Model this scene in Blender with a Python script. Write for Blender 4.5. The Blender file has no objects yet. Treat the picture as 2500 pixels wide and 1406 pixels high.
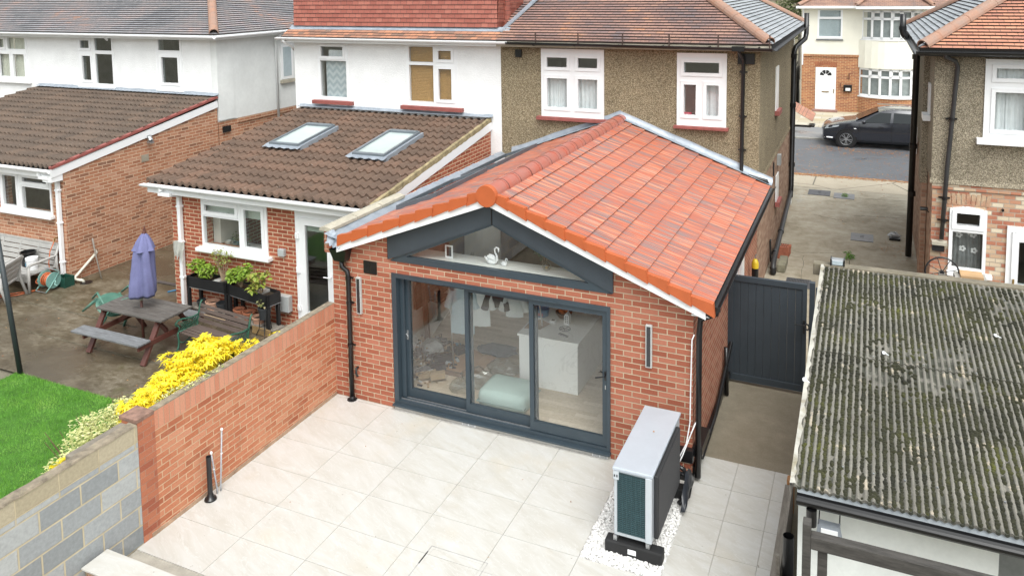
import bpy, math, random
from mathutils import Vector, Matrix
from mathutils.geometry import tessellate_polygon
random.seed(7)
R = math.radians
S = bpy.context.scene
COL = S.collection
# ---------------------------------------------------------------- camera, sky, sun, exposure
def set_camera():
    cam = bpy.data.cameras.new('camera'); o = bpy.data.objects.new('camera', cam); COL.objects.link(o)
    y, p, r = R(24.1594), R(5.3484), R(-0.7859)
    fw = Vector((-math.sin(y)*math.cos(p), math.cos(y)*math.cos(p), -math.sin(p)))
    rt = Vector((math.cos(y), math.sin(y), 0)); up = rt.cross(fw)
    rt2 = rt*math.cos(r)+up*math.sin(r); up2 = -rt*math.sin(r)+up*math.cos(r)
    M = Matrix((rt2, up2, -fw)).transposed().to_4x4(); M.translation = Vector((7.2589, -9.5036, 6.1570))
    o.matrix_world = M
    cam.sensor_width = 36; cam.lens = 1948.665/2500*36
    cam.shift_x = 0; cam.shift_y = -(703-146.598)/2500
    cam.clip_start = .1; cam.clip_end = 500
    S.camera = o
set_camera()
SUN_EL, SUN_ROT = 58, 142        # degrees; rotation measured like the sky texture's
W = bpy.data.worlds.new('World'); S.world = W; W.use_nodes = True
nt = W.node_tree; bg = nt.nodes['Background']
sky = nt.nodes.new('ShaderNodeTexSky'); sky.sky_type = 'NISHITA'; sky.sun_disc = False
sky.sun_elevation = R(SUN_EL); sky.sun_rotation = R(SUN_ROT); sky.air_density = 1.0; sky.dust_density = 4.0
hs = nt.nodes.new('ShaderNodeHueSaturation'); hs.inputs['Saturation'].default_value = .16
nt.links.new(sky.outputs[0], hs.inputs['Color']); tn = nt.nodes.new('ShaderNodeMix'); tn.data_type = 'RGBA'; tn.blend_type = 'MULTIPLY'; tn.inputs[0].default_value = 1; tn.inputs[7].default_value = (.975, 1, .985, 1)   # overcast cloud tint
nt.links.new(hs.outputs[0], tn.inputs[6]); nt.links.new(tn.outputs[2], bg.inputs[0])
bg.inputs[1].default_value = .15
sl = bpy.data.lights.new('sun', 'SUN'); sl.energy = .7; sl.angle = R(40); sl.color = (1, .99, .965)
so = bpy.data.objects.new('sun', sl); COL.objects.link(so)
sd = Vector((math.sin(R(SUN_ROT))*math.cos(R(SUN_EL)), math.cos(R(SUN_ROT))*math.cos(R(SUN_EL)), math.sin(R(SUN_EL))))
so.rotation_euler = sd.to_track_quat('Z', 'Y').to_euler(); so.location = (0, -10, 20)
S.view_settings.view_transform = 'Standard'; S.view_settings.look = 'None'
S.view_settings.exposure = 1.09; S.view_settings.gamma = 1
S.render.engine = 'CYCLES'
S.cycles.max_bounces = 10; S.cycles.diffuse_bounces = 5; S.cycles.transparent_max_bounces = 16
S.cycles.caustics_reflective = False; S.cycles.caustics_refractive = False
# ---------------------------------------------------------------- objects
ORG = {}
def tag(o, label=None, cat=None, group=None, kind=None):
    if label: o['label'] = label
    if cat: o['category'] = cat
    if group: o['group'] = group
    if kind: o['kind'] = kind
    return o
def thing(name, label, cat, loc=(0, 0, 0), group=None):
    o = bpy.data.objects.new(name, None); COL.objects.link(o); o.location = loc
    o.empty_display_size = .1; ORG[o.name] = Vector(loc)
    return tag(o, label, cat, group)
def org(o): return ORG[o.name]
SPLIT = {'union_clip','pipe_clip','pipe_collar','hinge','bay_render','chimney_pot','flower_print','side_window','perforations','bracket','lattice','cap','sash','inner_wall','hip_ridge','armrest','wheel_arch','fixing_bolts','bay_sill','trickle_vent','door_seam'}
class MB:
    def __init__(s): s.v = []; s.f = []; s.uv = {}; s.sm = False
    def add(s, vs, fs, uvs=None):
        b = len(s.v); s.v += [tuple(v) for v in vs]
        for i, f in enumerate(fs):
            if uvs: s.uv[len(s.f)] = uvs[i]
            s.f.append(tuple(b+k for k in f))
        return s
    def box(s, x0, x1, y0, y1, z0, z1):
        if x0 > x1: x0, x1 = x1, x0
        if y0 > y1: y0, y1 = y1, y0
        if z0 > z1: z0, z1 = z1, z0
        v = [(x0,y0,z0),(x1,y0,z0),(x1,y1,z0),(x0,y1,z0),(x0,y0,z1),(x1,y0,z1),(x1,y1,z1),(x0,y1,z1)]
        return s.add(v, [(0,3,2,1),(4,5,6,7),(0,1,5,4),(1,2,6,5),(2,3,7,6),(3,0,4,7)])
    def beam(s, p, q, w, h, upv=(0,0,1)):
        p = Vector(p); q = Vector(q); d = (q-p).normalized(); u = Vector(upv)
        if abs(d.dot(u)) > .98: u = Vector((0,1,0))
        r = d.cross(u).normalized(); u = r.cross(d).normalized(); r *= w/2; u *= h/2
        v = [p-r-u, p+r-u, p+r+u, p-r+u, q-r-u, q+r-u, q+r+u, q-r+u]
        return s.add(v, [(0,1,2,3),(7,6,5,4),(0,4,5,1),(1,5,6,2),(2,6,7,3),(3,7,4,0)])
    def tube(s, pts, r, n=10, cap=True, rs=None):
        pts = [Vector(p) for p in pts]; rings = []; prev = None
        for i, p in enumerate(pts):
            d = (pts[min(i+1, len(pts)-1)]-pts[max(i-1, 0)]).normalized()
            if prev is None:
                a = Vector((0,0,1)) if abs(d.z) < .9 else Vector((1,0,0))
                u = d.cross(a).normalized()
            else: u = (prev-d*prev.dot(d)).normalized()
            prev = u; w = d.cross(u); rr = rs[i] if rs else r
            rings.append([p+(u*math.cos(2*math.pi*k/n)+w*math.sin(2*math.pi*k/n))*rr for k in range(n)])
        b = len(s.v); vs = [v for g in rings for v in g]; fs = []
        for i in range(len(rings)-1):
            for k in range(n):
                fs.append((i*n+k, i*n+(k+1) % n, (i+1)*n+(k+1) % n, (i+1)*n+k))
        if cap: fs.append(tuple(range(n-1, -1, -1))); fs.append(tuple((len(rings)-1)*n+k for k in range(n)))
        return s.add(vs, fs)
    def lathe(s, prof, c=(0,0,0), n=20, axis='z', a0=0, a1=360, fn=None):
        full = abs(a1-a0) >= 360; m = n if full else n+1; vs = []
        for (r, z) in prof:
            for k in range(m):
                a = R(a0+(a1-a0)*k/n); rr = r*(fn(a, z) if fn else 1)
                x, y = rr*math.cos(a), rr*math.sin(a)
                p = (x, y, z) if axis == 'z' else ((x, z, y) if axis == 'y' else (z, x, y))
                vs.append((p[0]+c[0], p[1]+c[1], p[2]+c[2]))
        fs = []
        for i in range(len(prof)-1):
            for k in range(n if full else m-1):
                k2 = (k+1) % m; fs.append((i*m+k, i*m+k2, (i+1)*m+k2, (i+1)*m+k))
        return s.add(vs, fs)
    def prism(s, pts, holes=(), axis='y', a=0, b=.1):
        """outline in the plane across `axis`, extruded from a to b (x: (y,z), y: (x,z), z: (x,y))"""
        def P(p, t):
            return (t, p[0], p[1]) if axis == 'x' else ((p[0], t, p[1]) if axis == 'y' else (p[0], p[1], t))
        loops = [list(pts)]+[list(h) for h in holes]
        flat = [p for l in loops for p in l]; n = len(flat)
        tri = tessellate_polygon([[Vector((p[0], p[1], 0)) for p in l] for l in loops])
        vs = [P(p, a) for p in flat]+[P(p, b) for p in flat]
        fs = [tuple(t) for t in tri]+[tuple(n+k for k in reversed(t)) for t in tri]
        o = 0
        for l in loops:
            m = len(l)
            for k in range(m):
                k2 = (k+1) % m; fs.append((o+k, o+k2, n+o+k2, n+o+k))
            o += m
        return s.add(vs, fs)
    def quad(s, a, b, c, d, uv=None): return s.add([a, b, c, d], [(0,1,2,3)], [uv] if uv else None)
    def sphere(s, c, r, n=10, m=6, sc=(1,1,1), jit=0):
        vs = []; rnd = random.random
        for i in range(m+1):
            t = math.pi*i/m
            for k in range(n):
                a = 2*math.pi*k/n; j = 1+jit*(rnd()-.5)
                vs.append((c[0]+r*sc[0]*math.sin(t)*math.cos(a)*j, c[1]+r*sc[1]*math.sin(t)*math.sin(a)*j, c[2]+r*sc[2]*math.cos(t)*j))
        fs = [(i*n+k, (i+1)*n+k, (i+1)*n+(k+1) % n, i*n+(k+1) % n) for i in range(m) for k in range(n)]
        return s.add(vs, fs)
    def merge(s, o): return s.add(o.v, o.f)
    def xf(s, M, start=0):
        for i in range(start, len(s.v)): s.v[i] = tuple(M @ Vector(s.v[i]))
        return s
    def parts(s):
        n = len(s.v); par = list(range(n))
        def find(a):
            while par[a] != a: par[a] = par[par[a]]; a = par[a]
            return a
        for f in s.f:
            for k in f[1:]: par[find(k)] = find(f[0])
        comp = {}
        for i, f in enumerate(s.f): comp.setdefault(find(f[0]), []).append(i)
        boxes = []
        for fs in comp.values():
            vi = {k for i in fs for k in s.f[i]}; lo = [min(s.v[k][a] for k in vi)-.03 for a in range(3)]; hi = [max(s.v[k][a] for k in vi)+.03 for a in range(3)]
            boxes.append([lo, hi, fs])
        done = False
        while not done:
            done = True
            for i in range(len(boxes)):
                for j in range(i+1, len(boxes)):
                    a, b = boxes[i], boxes[j]
                    if all(a[0][q] < b[1][q] and b[0][q] < a[1][q] for q in range(3)):
                        boxes[i] = [[min(a[0][q], b[0][q]) for q in range(3)], [max(a[1][q], b[1][q]) for q in range(3)], a[2]+b[2]]; boxes.pop(j); done = False; break
                if not done: break
        out = []
        for lo, hi, fs in boxes:
            m = MB(); mp = {}
            for i in sorted(fs):
                if i in s.uv: m.uv[len(m.f)] = s.uv[i]
                for k in s.f[i]:
                    if k not in mp: mp[k] = len(m.v); m.v.append(s.v[k])
                m.f.append(tuple(mp[k] for k in s.f[i]))
            out.append(m)
        return out
    def build(s, name, mat, parent=None, bevel=0, smooth=False, loc=None, whole=False):
        if name in SPLIT and parent is not None and not whole:
            ps = s.parts()
            if len(ps) > 1: return [q.build(name, mat, parent, bevel, smooth, loc, True) for q in ps][0]
        me = bpy.data.meshes.new(name)
        if parent is not None: og = org(parent)
        elif loc is not None: og = Vector(loc)
        else:
            xs = [v[0] for v in s.v]; ys = [v[1] for v in s.v]; zs = [v[2] for v in s.v]
            og = Vector(((min(xs)+max(xs))/2, (min(ys)+max(ys))/2, min(zs)))
        me.from_pydata([(v[0]-og.x, v[1]-og.y, v[2]-og.z) for v in s.v], [], s.f)
        ul = me.uv_layers.new(name='UVMap'); ud = ul.data
        for p in me.polygons:
            if p.index in s.uv:
                for li, uv in zip(p.loop_indices, s.uv[p.index]): ud[li].uv = uv
            else:
                nx, ny, nz = abs(p.normal.x), abs(p.normal.y), abs(p.normal.z)
                for li in p.loop_indices:
                    v = s.v[me.loops[li].vertex_index]
                    if nz >= nx and nz >= ny: ud[li].uv = (v[0], v[1])
                    elif nx > ny: ud[li].uv = (v[1], v[2])
                    else: ud[li].uv = (v[0], v[2])
        me.materials.append(mat)
        o = bpy.data.objects.new(name, me); COL.objects.link(o)
        if parent is not None: o.parent = parent
        else: o.location = og
        ORG[o.name] = og
        if smooth:
            for p in me.polygons: p.use_smooth = True
            if smooth == 'auto':
                md = o.modifiers.new('es', 'EDGE_SPLIT'); md.split_angle = R(38)
        if bevel:
            md = o.modifiers.new('bv', 'BEVEL'); md.width = bevel; md.segments = 2; md.limit_method = 'ANGLE'; md.angle_limit = R(40)
        me.validate()
        return o
# ---------------------------------------------------------------- materials
def newmat(name):
    m = bpy.data.materials.new(name); m.use_nodes = True; t = m.node_tree
    return m, t, t.nodes['Principled BSDF']
def L(t, a, b): t.links.new(a, b)
def coord(t, kind='Object', scale=(1,1,1)):
    c = t.nodes.new('ShaderNodeTexCoord'); mp = t.nodes.new('ShaderNodeMapping'); mp.inputs['Scale'].default_value = scale
    L(t, c.outputs[kind], mp.inputs[0]); return mp.outputs[0]
def noise(t, vec, sc, det=4, ro=.55, dist=0):
    n = t.nodes.new('ShaderNodeTexNoise'); n.inputs['Scale'].default_value = sc; n.inputs['Detail'].default_value = det
    n.inputs['Roughness'].default_value = ro; n.inputs['Distortion'].default_value = dist; L(t, vec, n.inputs['Vector']); return n.outputs['Fac']
def ramp(t, fac, stops, interp='LINEAR'):
    r = t.nodes.new('ShaderNodeValToRGB'); r.color_ramp.interpolation = interp; e = r.color_ramp.elements
    while len(e) < len(stops): e.new(.5)
    for i, (p, c) in enumerate(stops):
        e[i].position = p; e[i].color = (c[0], c[1], c[2], 1) if hasattr(c, '__len__') else (c, c, c, 1)
    L(t, fac, r.inputs[0]); return r.outputs[0]
def mix(t, fac, a, b, mode='MIX'):
    n = t.nodes.new('ShaderNodeMix'); n.data_type = 'RGBA'; n.blend_type = mode
    for k, v in ((0, fac), (6, a), (7, b)):
        if hasattr(v, 'links'): L(t, v, n.inputs[k])
        else: n.inputs[k].default_value = v if k == 0 else ((v[0], v[1], v[2], 1) if hasattr(v, '__len__') else (v, v, v, 1))
    return n.outputs[2]
def bump(t, b, h, strength=.4, dist=.01, prev=None):
    n = t.nodes.new('ShaderNodeBump'); n.inputs['Strength'].default_value = strength; n.inputs['Distance'].default_value = dist
    L(t, h, n.inputs['Height'])
    if prev: L(t, prev, n.inputs['Normal'])
    if b: L(t, n.outputs[0], b.inputs['Normal'])
    return n.outputs[0]
_pm = {}
def pm(name, col, rough=.6, metal=0, var=.18, sc=3, col2=None, bs=0, bscale=60, bd=.004, kind='Object', aniso=(1,1,1), spec=.5, dirt=None, coat=0):
    """painted / plain surface: two noise scales vary the colour, optional bump and dirt"""
    if name in _pm: return _pm[name]
    m, t, b = newmat(name); v = coord(t, kind, aniso)
    c2 = col2 or tuple(max(0, x*(1-var*1.6)) for x in col)
    f = ramp(t, noise(t, v, sc, 6, .6), [(.3, 0), (.7, 1)])
    c = mix(t, f, col, c2)
    f2 = noise(t, v, sc*9, 3, .6)
    c = mix(t, var, c, ramp(t, f2, [(.3, .45), (.7, 1.0)]), 'MULTIPLY')
    if dirt:
        fd = ramp(t, noise(t, v, dirt[1], 7, .7, .5), [(dirt[2], 0), (dirt[2]+.15, 1)]); c = mix(t, fd, c, dirt[0])
    L(t, c, b.inputs['Base Color']); b.inputs['Roughness'].default_value = rough; b.inputs['Metallic'].default_value = metal
    b.inputs['Specular IOR Level'].default_value = spec
    if coat: b.inputs['Coat Weight'].default_value = coat; b.inputs['Coat Roughness'].default_value = .08
    if bs: bump(t, b, noise(t, v, bscale, 4, .6), bs, bd)
    _pm[name] = m; return m
def brickmat(name, stops, mortar, bw=.225, rh=.075, ms=.0055, off=.5, stain=None, stainc=(.4,.35,.28), bd=.006, freq=2, rough=.85, vmul=.35, grain=60, mortar2=None, squash=1, wet=None, stain2=None):
    m, t, b = newmat(name); v = coord(t, 'UV')
    n = t.nodes.new('ShaderNodeTexBrick'); n.offset = off; n.offset_frequency = freq; n.squash = squash
    L(t, v, n.inputs['Vector']); n.inputs['Scale'].default_value = 1
    n.inputs['Mortar Size'].default_value = ms; n.inputs['Mortar Smooth'].default_value = .25; n.inputs['Bias'].default_value = 0
    n.inputs['Brick Width'].default_value = bw; n.inputs['Row Height'].default_value = rh
    n.inputs['Color1'].default_value = (0,0,0,1); n.inputs['Color2'].default_value = (1,1,1,1); n.inputs['Mortar'].default_value = (.5,.5,.5,1)
    c = ramp(t, n.outputs['Color'], stops)
    g = noise(t, v, grain, 5, .65)
    c = mix(t, vmul, c, ramp(t, g, [(.3, .5), (.72, 1.25)]), 'MULTIPLY')
    mo = mix(t, ramp(t, noise(t, v, 4, 4), [(.35, 0), (.65, 1)]), mortar, mortar2 or tuple(x*.8 for x in mortar))
    c = mix(t, n.outputs['Fac'], c, mo)
    if stain:
        f = ramp(t, noise(t, v, stain[0], 6, .68, .4), [(stain[1], 0), (stain[1]+.22, stain[2])]); c = mix(t, f, c, stainc)
    if stain2:
        f = ramp(t, noise(t, coord(t, 'UV', stain2[3]), stain2[0], 6, .72, .3), [(stain2[1], 0), (stain2[1]+.14, stain2[2])]); c = mix(t, f, c, stain2[4])
    L(t, c, b.inputs['Base Color']); b.inputs['Roughness'].default_value = rough
    iv = t.nodes.new('ShaderNodeMath'); iv.operation = 'SUBTRACT'; iv.inputs[0].default_value = 1; L(t, n.outputs['Fac'], iv.inputs[1])
    p = bump(t, None, iv.outputs[0], .8, bd); bump(t, b, g, .25, .004, p)
    return m
def speckle(name, a, bcol, c3, sc=90, bd=.012, rough=.95, stain=None):
    """pebbledash: small stones of several colours"""
    m, t, b = newmat(name); v = coord(t, 'Object')
    n = t.nodes.new('ShaderNodeTexVoronoi'); n.inputs['Scale'].default_value = sc; L(t, v, n.inputs['Vector'])
    sp = t.nodes.new('ShaderNodeSeparateColor'); L(t, n.outputs['Color'], sp.inputs[0])
    c = ramp(t, sp.outputs[0], [(.0, a), (.45, bcol), (.8, c3), (1, tuple(min(.8, x*1.3) for x in c3))])
    c = mix(t, .75, c, ramp(t, n.outputs['Distance'], [(.2, 1.1), (.75, .35)]), 'MULTIPLY')
    big = ramp(t, noise(t, v, 1.1, 6, .65), [(.3, .78), (.7, 1.12)]); c = mix(t, .8, c, big, 'MULTIPLY')
    L(t, c, b.inputs['Base Color']); b.inputs['Roughness'].default_value = rough
    iv = t.nodes.new('ShaderNodeMath'); iv.operation = 'SUBTRACT'; iv.inputs[0].default_value = 1; L(t, n.outputs['Distance'], iv.inputs[1])
    bump(t, b, iv.outputs[0], .7, bd); return m
def glassmat(name, tint=(.975,.985,.98), refl=1.0, rough=0):
    m, t, b = newmat(name); t.nodes.remove(b); out = t.nodes['Material Output']
    tr = t.nodes.new('ShaderNodeBsdfTransparent'); tr.inputs[0].default_value = (*tint, 1)
    gl = t.nodes.new('ShaderNodeBsdfGlossy'); gl.inputs['Roughness'].default_value = rough; gl.inputs[0].default_value = (refl, refl, refl, 1)
    lw = t.nodes.new('ShaderNodeLayerWeight'); lw.inputs[0].default_value = .5
    pw = t.nodes.new('ShaderNodeMath'); pw.operation = 'POWER'; pw.inputs[1].default_value = 5; L(t, lw.outputs['Facing'], pw.inputs[0])
    fr = t.nodes.new('ShaderNodeMath'); fr.operation = 'MULTIPLY_ADD'; fr.inputs[1].default_value = .90; fr.inputs[2].default_value = .07; L(t, pw.outputs[0], fr.inputs[0])
    mx = t.nodes.new('ShaderNodeMixShader'); L(t, fr.outputs[0], mx.inputs[0]); L(t, tr.outputs[0], mx.inputs[1]); L(t, gl.outputs[0], mx.inputs[2])
    L(t, mx.outputs[0], out.inputs[0]); return m
def leafmat(name, cols, rough=.55):
    m, t, b = newmat(name); v = coord(t, 'Object')
    n = t.nodes.new('ShaderNodeTexNoise'); n.inputs['Scale'].default_value = 23; n.inputs['Detail'].default_value = 3; L(t, v, n.inputs['Vector'])
    k = len(cols); c = ramp(t, n.outputs['Fac'], [(.3+.4*i/max(1, k-1), c_) for i, c_ in enumerate(cols)])
    L(t, c, b.inputs['Base Color']); b.inputs['Roughness'].default_value = rough
    tl = t.nodes.new('ShaderNodeBsdfTranslucent'); L(t, c, tl.inputs[0]); mx = t.nodes.new('ShaderNodeMixShader'); mx.inputs[0].default_value = .3
    L(t, b.outputs[0], mx.inputs[1]); L(t, tl.outputs[0], mx.inputs[2]); L(t, mx.outputs[0], t.nodes['Material Output'].inputs[0]); return m
M = {}
M['brick_new'] = brickmat('new_red_brick', [(0, (.27,.075,.040)), (.5, (.345,.108,.060)), (1, (.41,.155,.098))], (.48,.385,.27), stain=(1.6,.62,.3), stainc=(.44,.29,.22), ms=.0072)
M['brick_orange'] = brickmat('orange_red_brick', [(0, (.28,.07,.035)), (.5, (.36,.095,.048)), (1, (.42,.13,.07))], (.66,.50,.34), ms=.0085)
M['brick_B'] = brickmat('rustic_brick', [(0, (.21,.10,.06)), (.18, (.34,.145,.08)), (.7, (.42,.19,.105)), (1, (.47,.26,.17))], (.60,.43,.30), ms=.0085, stain=(2.2,.6,.35), stainc=(.46,.34,.27))
M['brick_garden'] = brickmat('garden_wall_brick', [(0, (.33,.095,.045)), (.14, (.43,.145,.07)), (.6, (.48,.175,.09)), (1, (.54,.24,.14))], (.58,.38,.24), ms=.0075, vmul=.4, stain=(1.5,.5,.45), stainc=(.54,.29,.165), stain2=(3,.60,.55,(1,.5,1),(.27,.12,.06)), bd=.004)
M['brick_mix'] = brickmat('mixed_salvage_brick', [(0, (.36,.13,.08)), (.4, (.46,.20,.12)), (.7, (.5,.34,.22)), (1, (.66,.58,.44))], (.42,.36,.29), bw=.17, ms=.007, stain=(3,.62,.5), stainc=(.38,.32,.26))
M['brick_alley'] = brickmat('brown_alley_brick', [(0, (.26,.14,.09)), (.5, (.36,.21,.14)), (1, (.44,.30,.21))], (.36,.28,.21), ms=.007)
M['brick_E'] = brickmat('tan_jointed_brick', [(0, (.26,.10,.06)), (.5, (.36,.14,.07)), (1, (.44,.19,.09))], (.60,.42,.22), ms=.008)
M['block'] = brickmat('grey_block', [(0, (.21,.225,.23)), (.5, (.31,.325,.33)), (1, (.41,.42,.41))], (.50,.43,.30), bw=.45, rh=.225, ms=.011, stain=(1.2,.55,.7), stainc=(.45,.46,.46), stain2=(2.5,.62,.5,(1,1,1),(.20,.20,.18)), grain=25, bd=.005)
M['render'] = pm('white_render', (.86,.87,.87), .9, var=.07, sc=2, bs=.8, bscale=34, bd=.014, dirt=((.70,.71,.68), 1.7, .63))
M['render_old'] = pm('weathered_white_render', (.76,.78,.77), .9, var=.10, sc=1.2, bs=.5, bscale=60, bd=.008, dirt=((.50,.51,.47), 2.2, .66))
M['render_cream'] = pm('cream_render', (.78,.76,.66), .9, var=.05, sc=2)
M['paint_wall'] = pm('white_painted_blockwork', (.80,.82,.79), .8, var=.10, sc=2.5, bs=.3, bscale=30, dirt=((.42,.38,.30), 2.6, .69))
M['pebble'] = speckle('pebbledash', (.15,.115,.065), (.33,.265,.16), (.46,.385,.26), 92)
M['pebbleC'] = speckle('grey_pebbledash', (.16,.135,.09), (.33,.28,.20), (.46,.40,.30), 88)
M['upvc'] = pm('white_upvc', (.82,.83,.84), .28, var=.03, sc=2)
M['upvc_old'] = pm('aged_white_upvc', (.74,.76,.77), .4, var=.06, sc=5)
M['anth'] = pm('anthracite_aluminium', (.045,.064,.080), .33, metal=.15, var=.08, sc=3)
M['anth_flat'] = pm('anthracite_cladding', (.042,.055,.068), .5, var=.12, sc=3)
M['blackp'] = pm('black_plastic', (.012,.012,.013), .28, var=.2, sc=6)
M['black_iron'] = pm('black_iron', (.018,.018,.02), .5, var=.3, sc=8, bs=.2)
M['lead'] = pm('lead_sheet', (.27,.31,.36), .5, metal=.35, var=.16, sc=5, col2=(.40,.44,.49), bs=.5, bscale=14, bd=.02)
M['soffit_white'] = pm('white_board', (.80,.81,.82), .4, var=.03, sc=2)
M['sill_red'] = pm('red_painted_sill', (.33,.10,.085), .6, var=.2, sc=9, dirt=((.5,.45,.42), 8, .68))
M['conc'] = pm('concrete', (.42,.40,.36), .9, var=.22, sc=4, bs=.5, bscale=50, dirt=((.28,.26,.21), 5, .58))
M['coping'] = pm('coping_concrete', (.50,.46,.37), .9, var=.2, sc=6, bs=.5, bscale=40, dirt=((.34,.31,.22), 7, .58))
M['glass'] = glassmat('window_glass')
M['glass_dark'] = glassmat('grey_window_glass', (.84,.87,.86))
M['curtain'] = pm('net_curtain', (.80,.84,.87), .9, var=.1, sc=6)
M['curtain_beige'] = pm('beige_curtain', (.66,.67,.58), .9, var=.12, sc=6)
M['blind'] = pm('wooden_blind', (.62,.36,.13), .5, var=.15, sc=30)
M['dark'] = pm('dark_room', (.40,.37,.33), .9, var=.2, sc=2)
M['room'] = pm('room_paint', (.70,.70,.66), .9, var=.1, sc=2)
M['grey_wood'] = pm('weathered_wood', (.07,.06,.052), .6, var=.35, sc=4, col2=(.15,.14,.13), aniso=(1,9,9), bs=.5, bscale=40, bd=.004)
M['red_wood'] = pm('red_brown_wood', (.085,.025,.018), .5, var=.35, sc=4, col2=(.13,.05,.038), bs=.3, bscale=40)
M['old_wood'] = pm('silvered_timber', (.17,.15,.125), .85, var=.35, sc=5, col2=(.28,.255,.22), aniso=(6,1,6), bs=.6, bscale=45)
M['terra'] = pm('terracotta', (.46,.17,.09), .8, var=.2, sc=8)
M['terra_light'] = pm('pale_terracotta', (.62,.36,.25), .8, var=.12, sc=8)
M['teal'] = pm('teal_plastic', (.03,.14,.15), .4, var=.12, sc=6)
M['resin'] = pm('grey_resin', (.40,.39,.37), .6, var=.1, sc=6)
M['steel'] = pm('brushed_steel', (.5,.51,.52), .35, metal=.8, var=.1, sc=8)
def plaintile(name, stops, bw=.165, rh=.1, big=None, lichen=None):
    m, t, b = newmat(name); v = coord(t, 'UV')
    n = t.nodes.new('ShaderNodeTexBrick'); n.offset = .5; L(t, v, n.inputs['Vector']); n.inputs['Scale'].default_value = 1
    n.inputs['Mortar Size'].default_value = .004; n.inputs['Brick Width'].default_value = bw; n.inputs['Row Height'].default_value = rh
    n.inputs['Mortar Smooth'].default_value = .1; n.inputs['Bias'].default_value = 0
    n.inputs['Color1'].default_value = (0,0,0,1); n.inputs['Color2'].default_value = (1,1,1,1); n.inputs['Mortar'].default_value = (.5,.5,.5,1)
    f = n.outputs['Color']
    if big:
        g = ramp(t, noise(t, coord(t, 'UV', (big, big*1.2, 1)), 1, 4, .6), [(.36, 0), (.64, 1)]); f = mix(t, .62, f, g)
    c = ramp(t, f, stops)
    c = mix(t, .4, c, ramp(t, noise(t, v, 40, 5, .7), [(.3, .55), (.7, 1.2)]), 'MULTIPLY')
    if lichen:
        c = mix(t, ramp(t, noise(t, v, 9, 6, .7), [(lichen[1], 0), (lichen[1]+.1, 1)]), c, lichen[0])
    c = mix(t, n.outputs['Fac'], c, (.05,.04,.035))  # dark tile joints; row lines also paint in the shadow gap between courses
    L(t, c, b.inputs['Base Color']); b.inputs['Roughness'].default_value = .6
    bump(t, b, noise(t, v, 30, 4), .3, .006); return m
M['oldtile'] = plaintile('old_plain_tile', [(0, (.15,.13,.14)), (.35, (.23,.15,.135)), (.6, (.30,.175,.145)), (.85, (.36,.21,.16)), (1, (.47,.22,.12))], big=.9)
M['oldtileB'] = plaintile('grey_plain_tile', [(0, (.15,.155,.17)), (.45, (.24,.235,.245)), (.85, (.31,.26,.255)), (1, (.42,.25,.19))], big=.5)
M['slatetile'] = plaintile('grey_slate_tile', [(0, (.22,.24,.25)), (.5, (.30,.32,.34)), (1, (.38,.40,.42))], bw=.22, big=1.2)
M['tile_orange'] = plaintile('bright_plain_tile', [(0, (.26,.14,.12)), (.35, (.42,.19,.13)), (.7, (.52,.24,.15)), (1, (.60,.32,.20))], big=.6)
M['tile_red'] = plaintile('red_hung_tile', [(0, (.29,.085,.06)), (.5, (.34,.105,.075)), (1, (.40,.14,.10))], rh=.1)
M['tile_far'] = plaintile('far_roof_tile', [(0, (.20,.15,.14)), (.5, (.30,.18,.14)), (1, (.38,.23,.17))], big=1.0)
def pantile_mat(name, a, bcol, c3, lich=.66, pitch=.165, rows=.33):
    m, t, b = newmat(name); v = coord(t, 'UV')
    n = t.nodes.new('ShaderNodeTexBrick'); n.offset = 0; L(t, v, n.inputs['Vector']); n.inputs['Scale'].default_value = 1
    n.inputs['Brick Width'].default_value = pitch*2; n.inputs['Row Height'].default_value = rows; n.inputs['Mortar Size'].default_value = 0
    n.inputs['Color1'].default_value = (0,0,0,1); n.inputs['Color2'].default_value = (1,1,1,1); n.inputs['Bias'].default_value = 0
    c = ramp(t, mix(t, .72, n.outputs['Color'], noise(t, v, 1.6, 5, .6)), [(.2, a), (.5, bcol), (.85, c3)])
    c = mix(t, .45, c, ramp(t, noise(t, v, 24, 6, .7), [(.3, .5), (.7, 1.2)]), 'MULTIPLY')
    c = mix(t, ramp(t, noise(t, v, 34, 4, .6), [(lich, 0), (lich+.04, .75)]), c, (.46,.43,.37))
    L(t, c, b.inputs['Base Color']); b.inputs['Roughness'].default_value = .8
    bump(t, b, noise(t, v, 80, 4), .4, .004); return m
M['pan'] = pantile_mat('brown_pantile', (.095,.063,.046), (.14,.09,.064), (.20,.115,.078))
M['panB'] = pantile_mat('dark_brown_pantile', (.085,.064,.05), (.125,.09,.068), (.17,.115,.082), .66)
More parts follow.
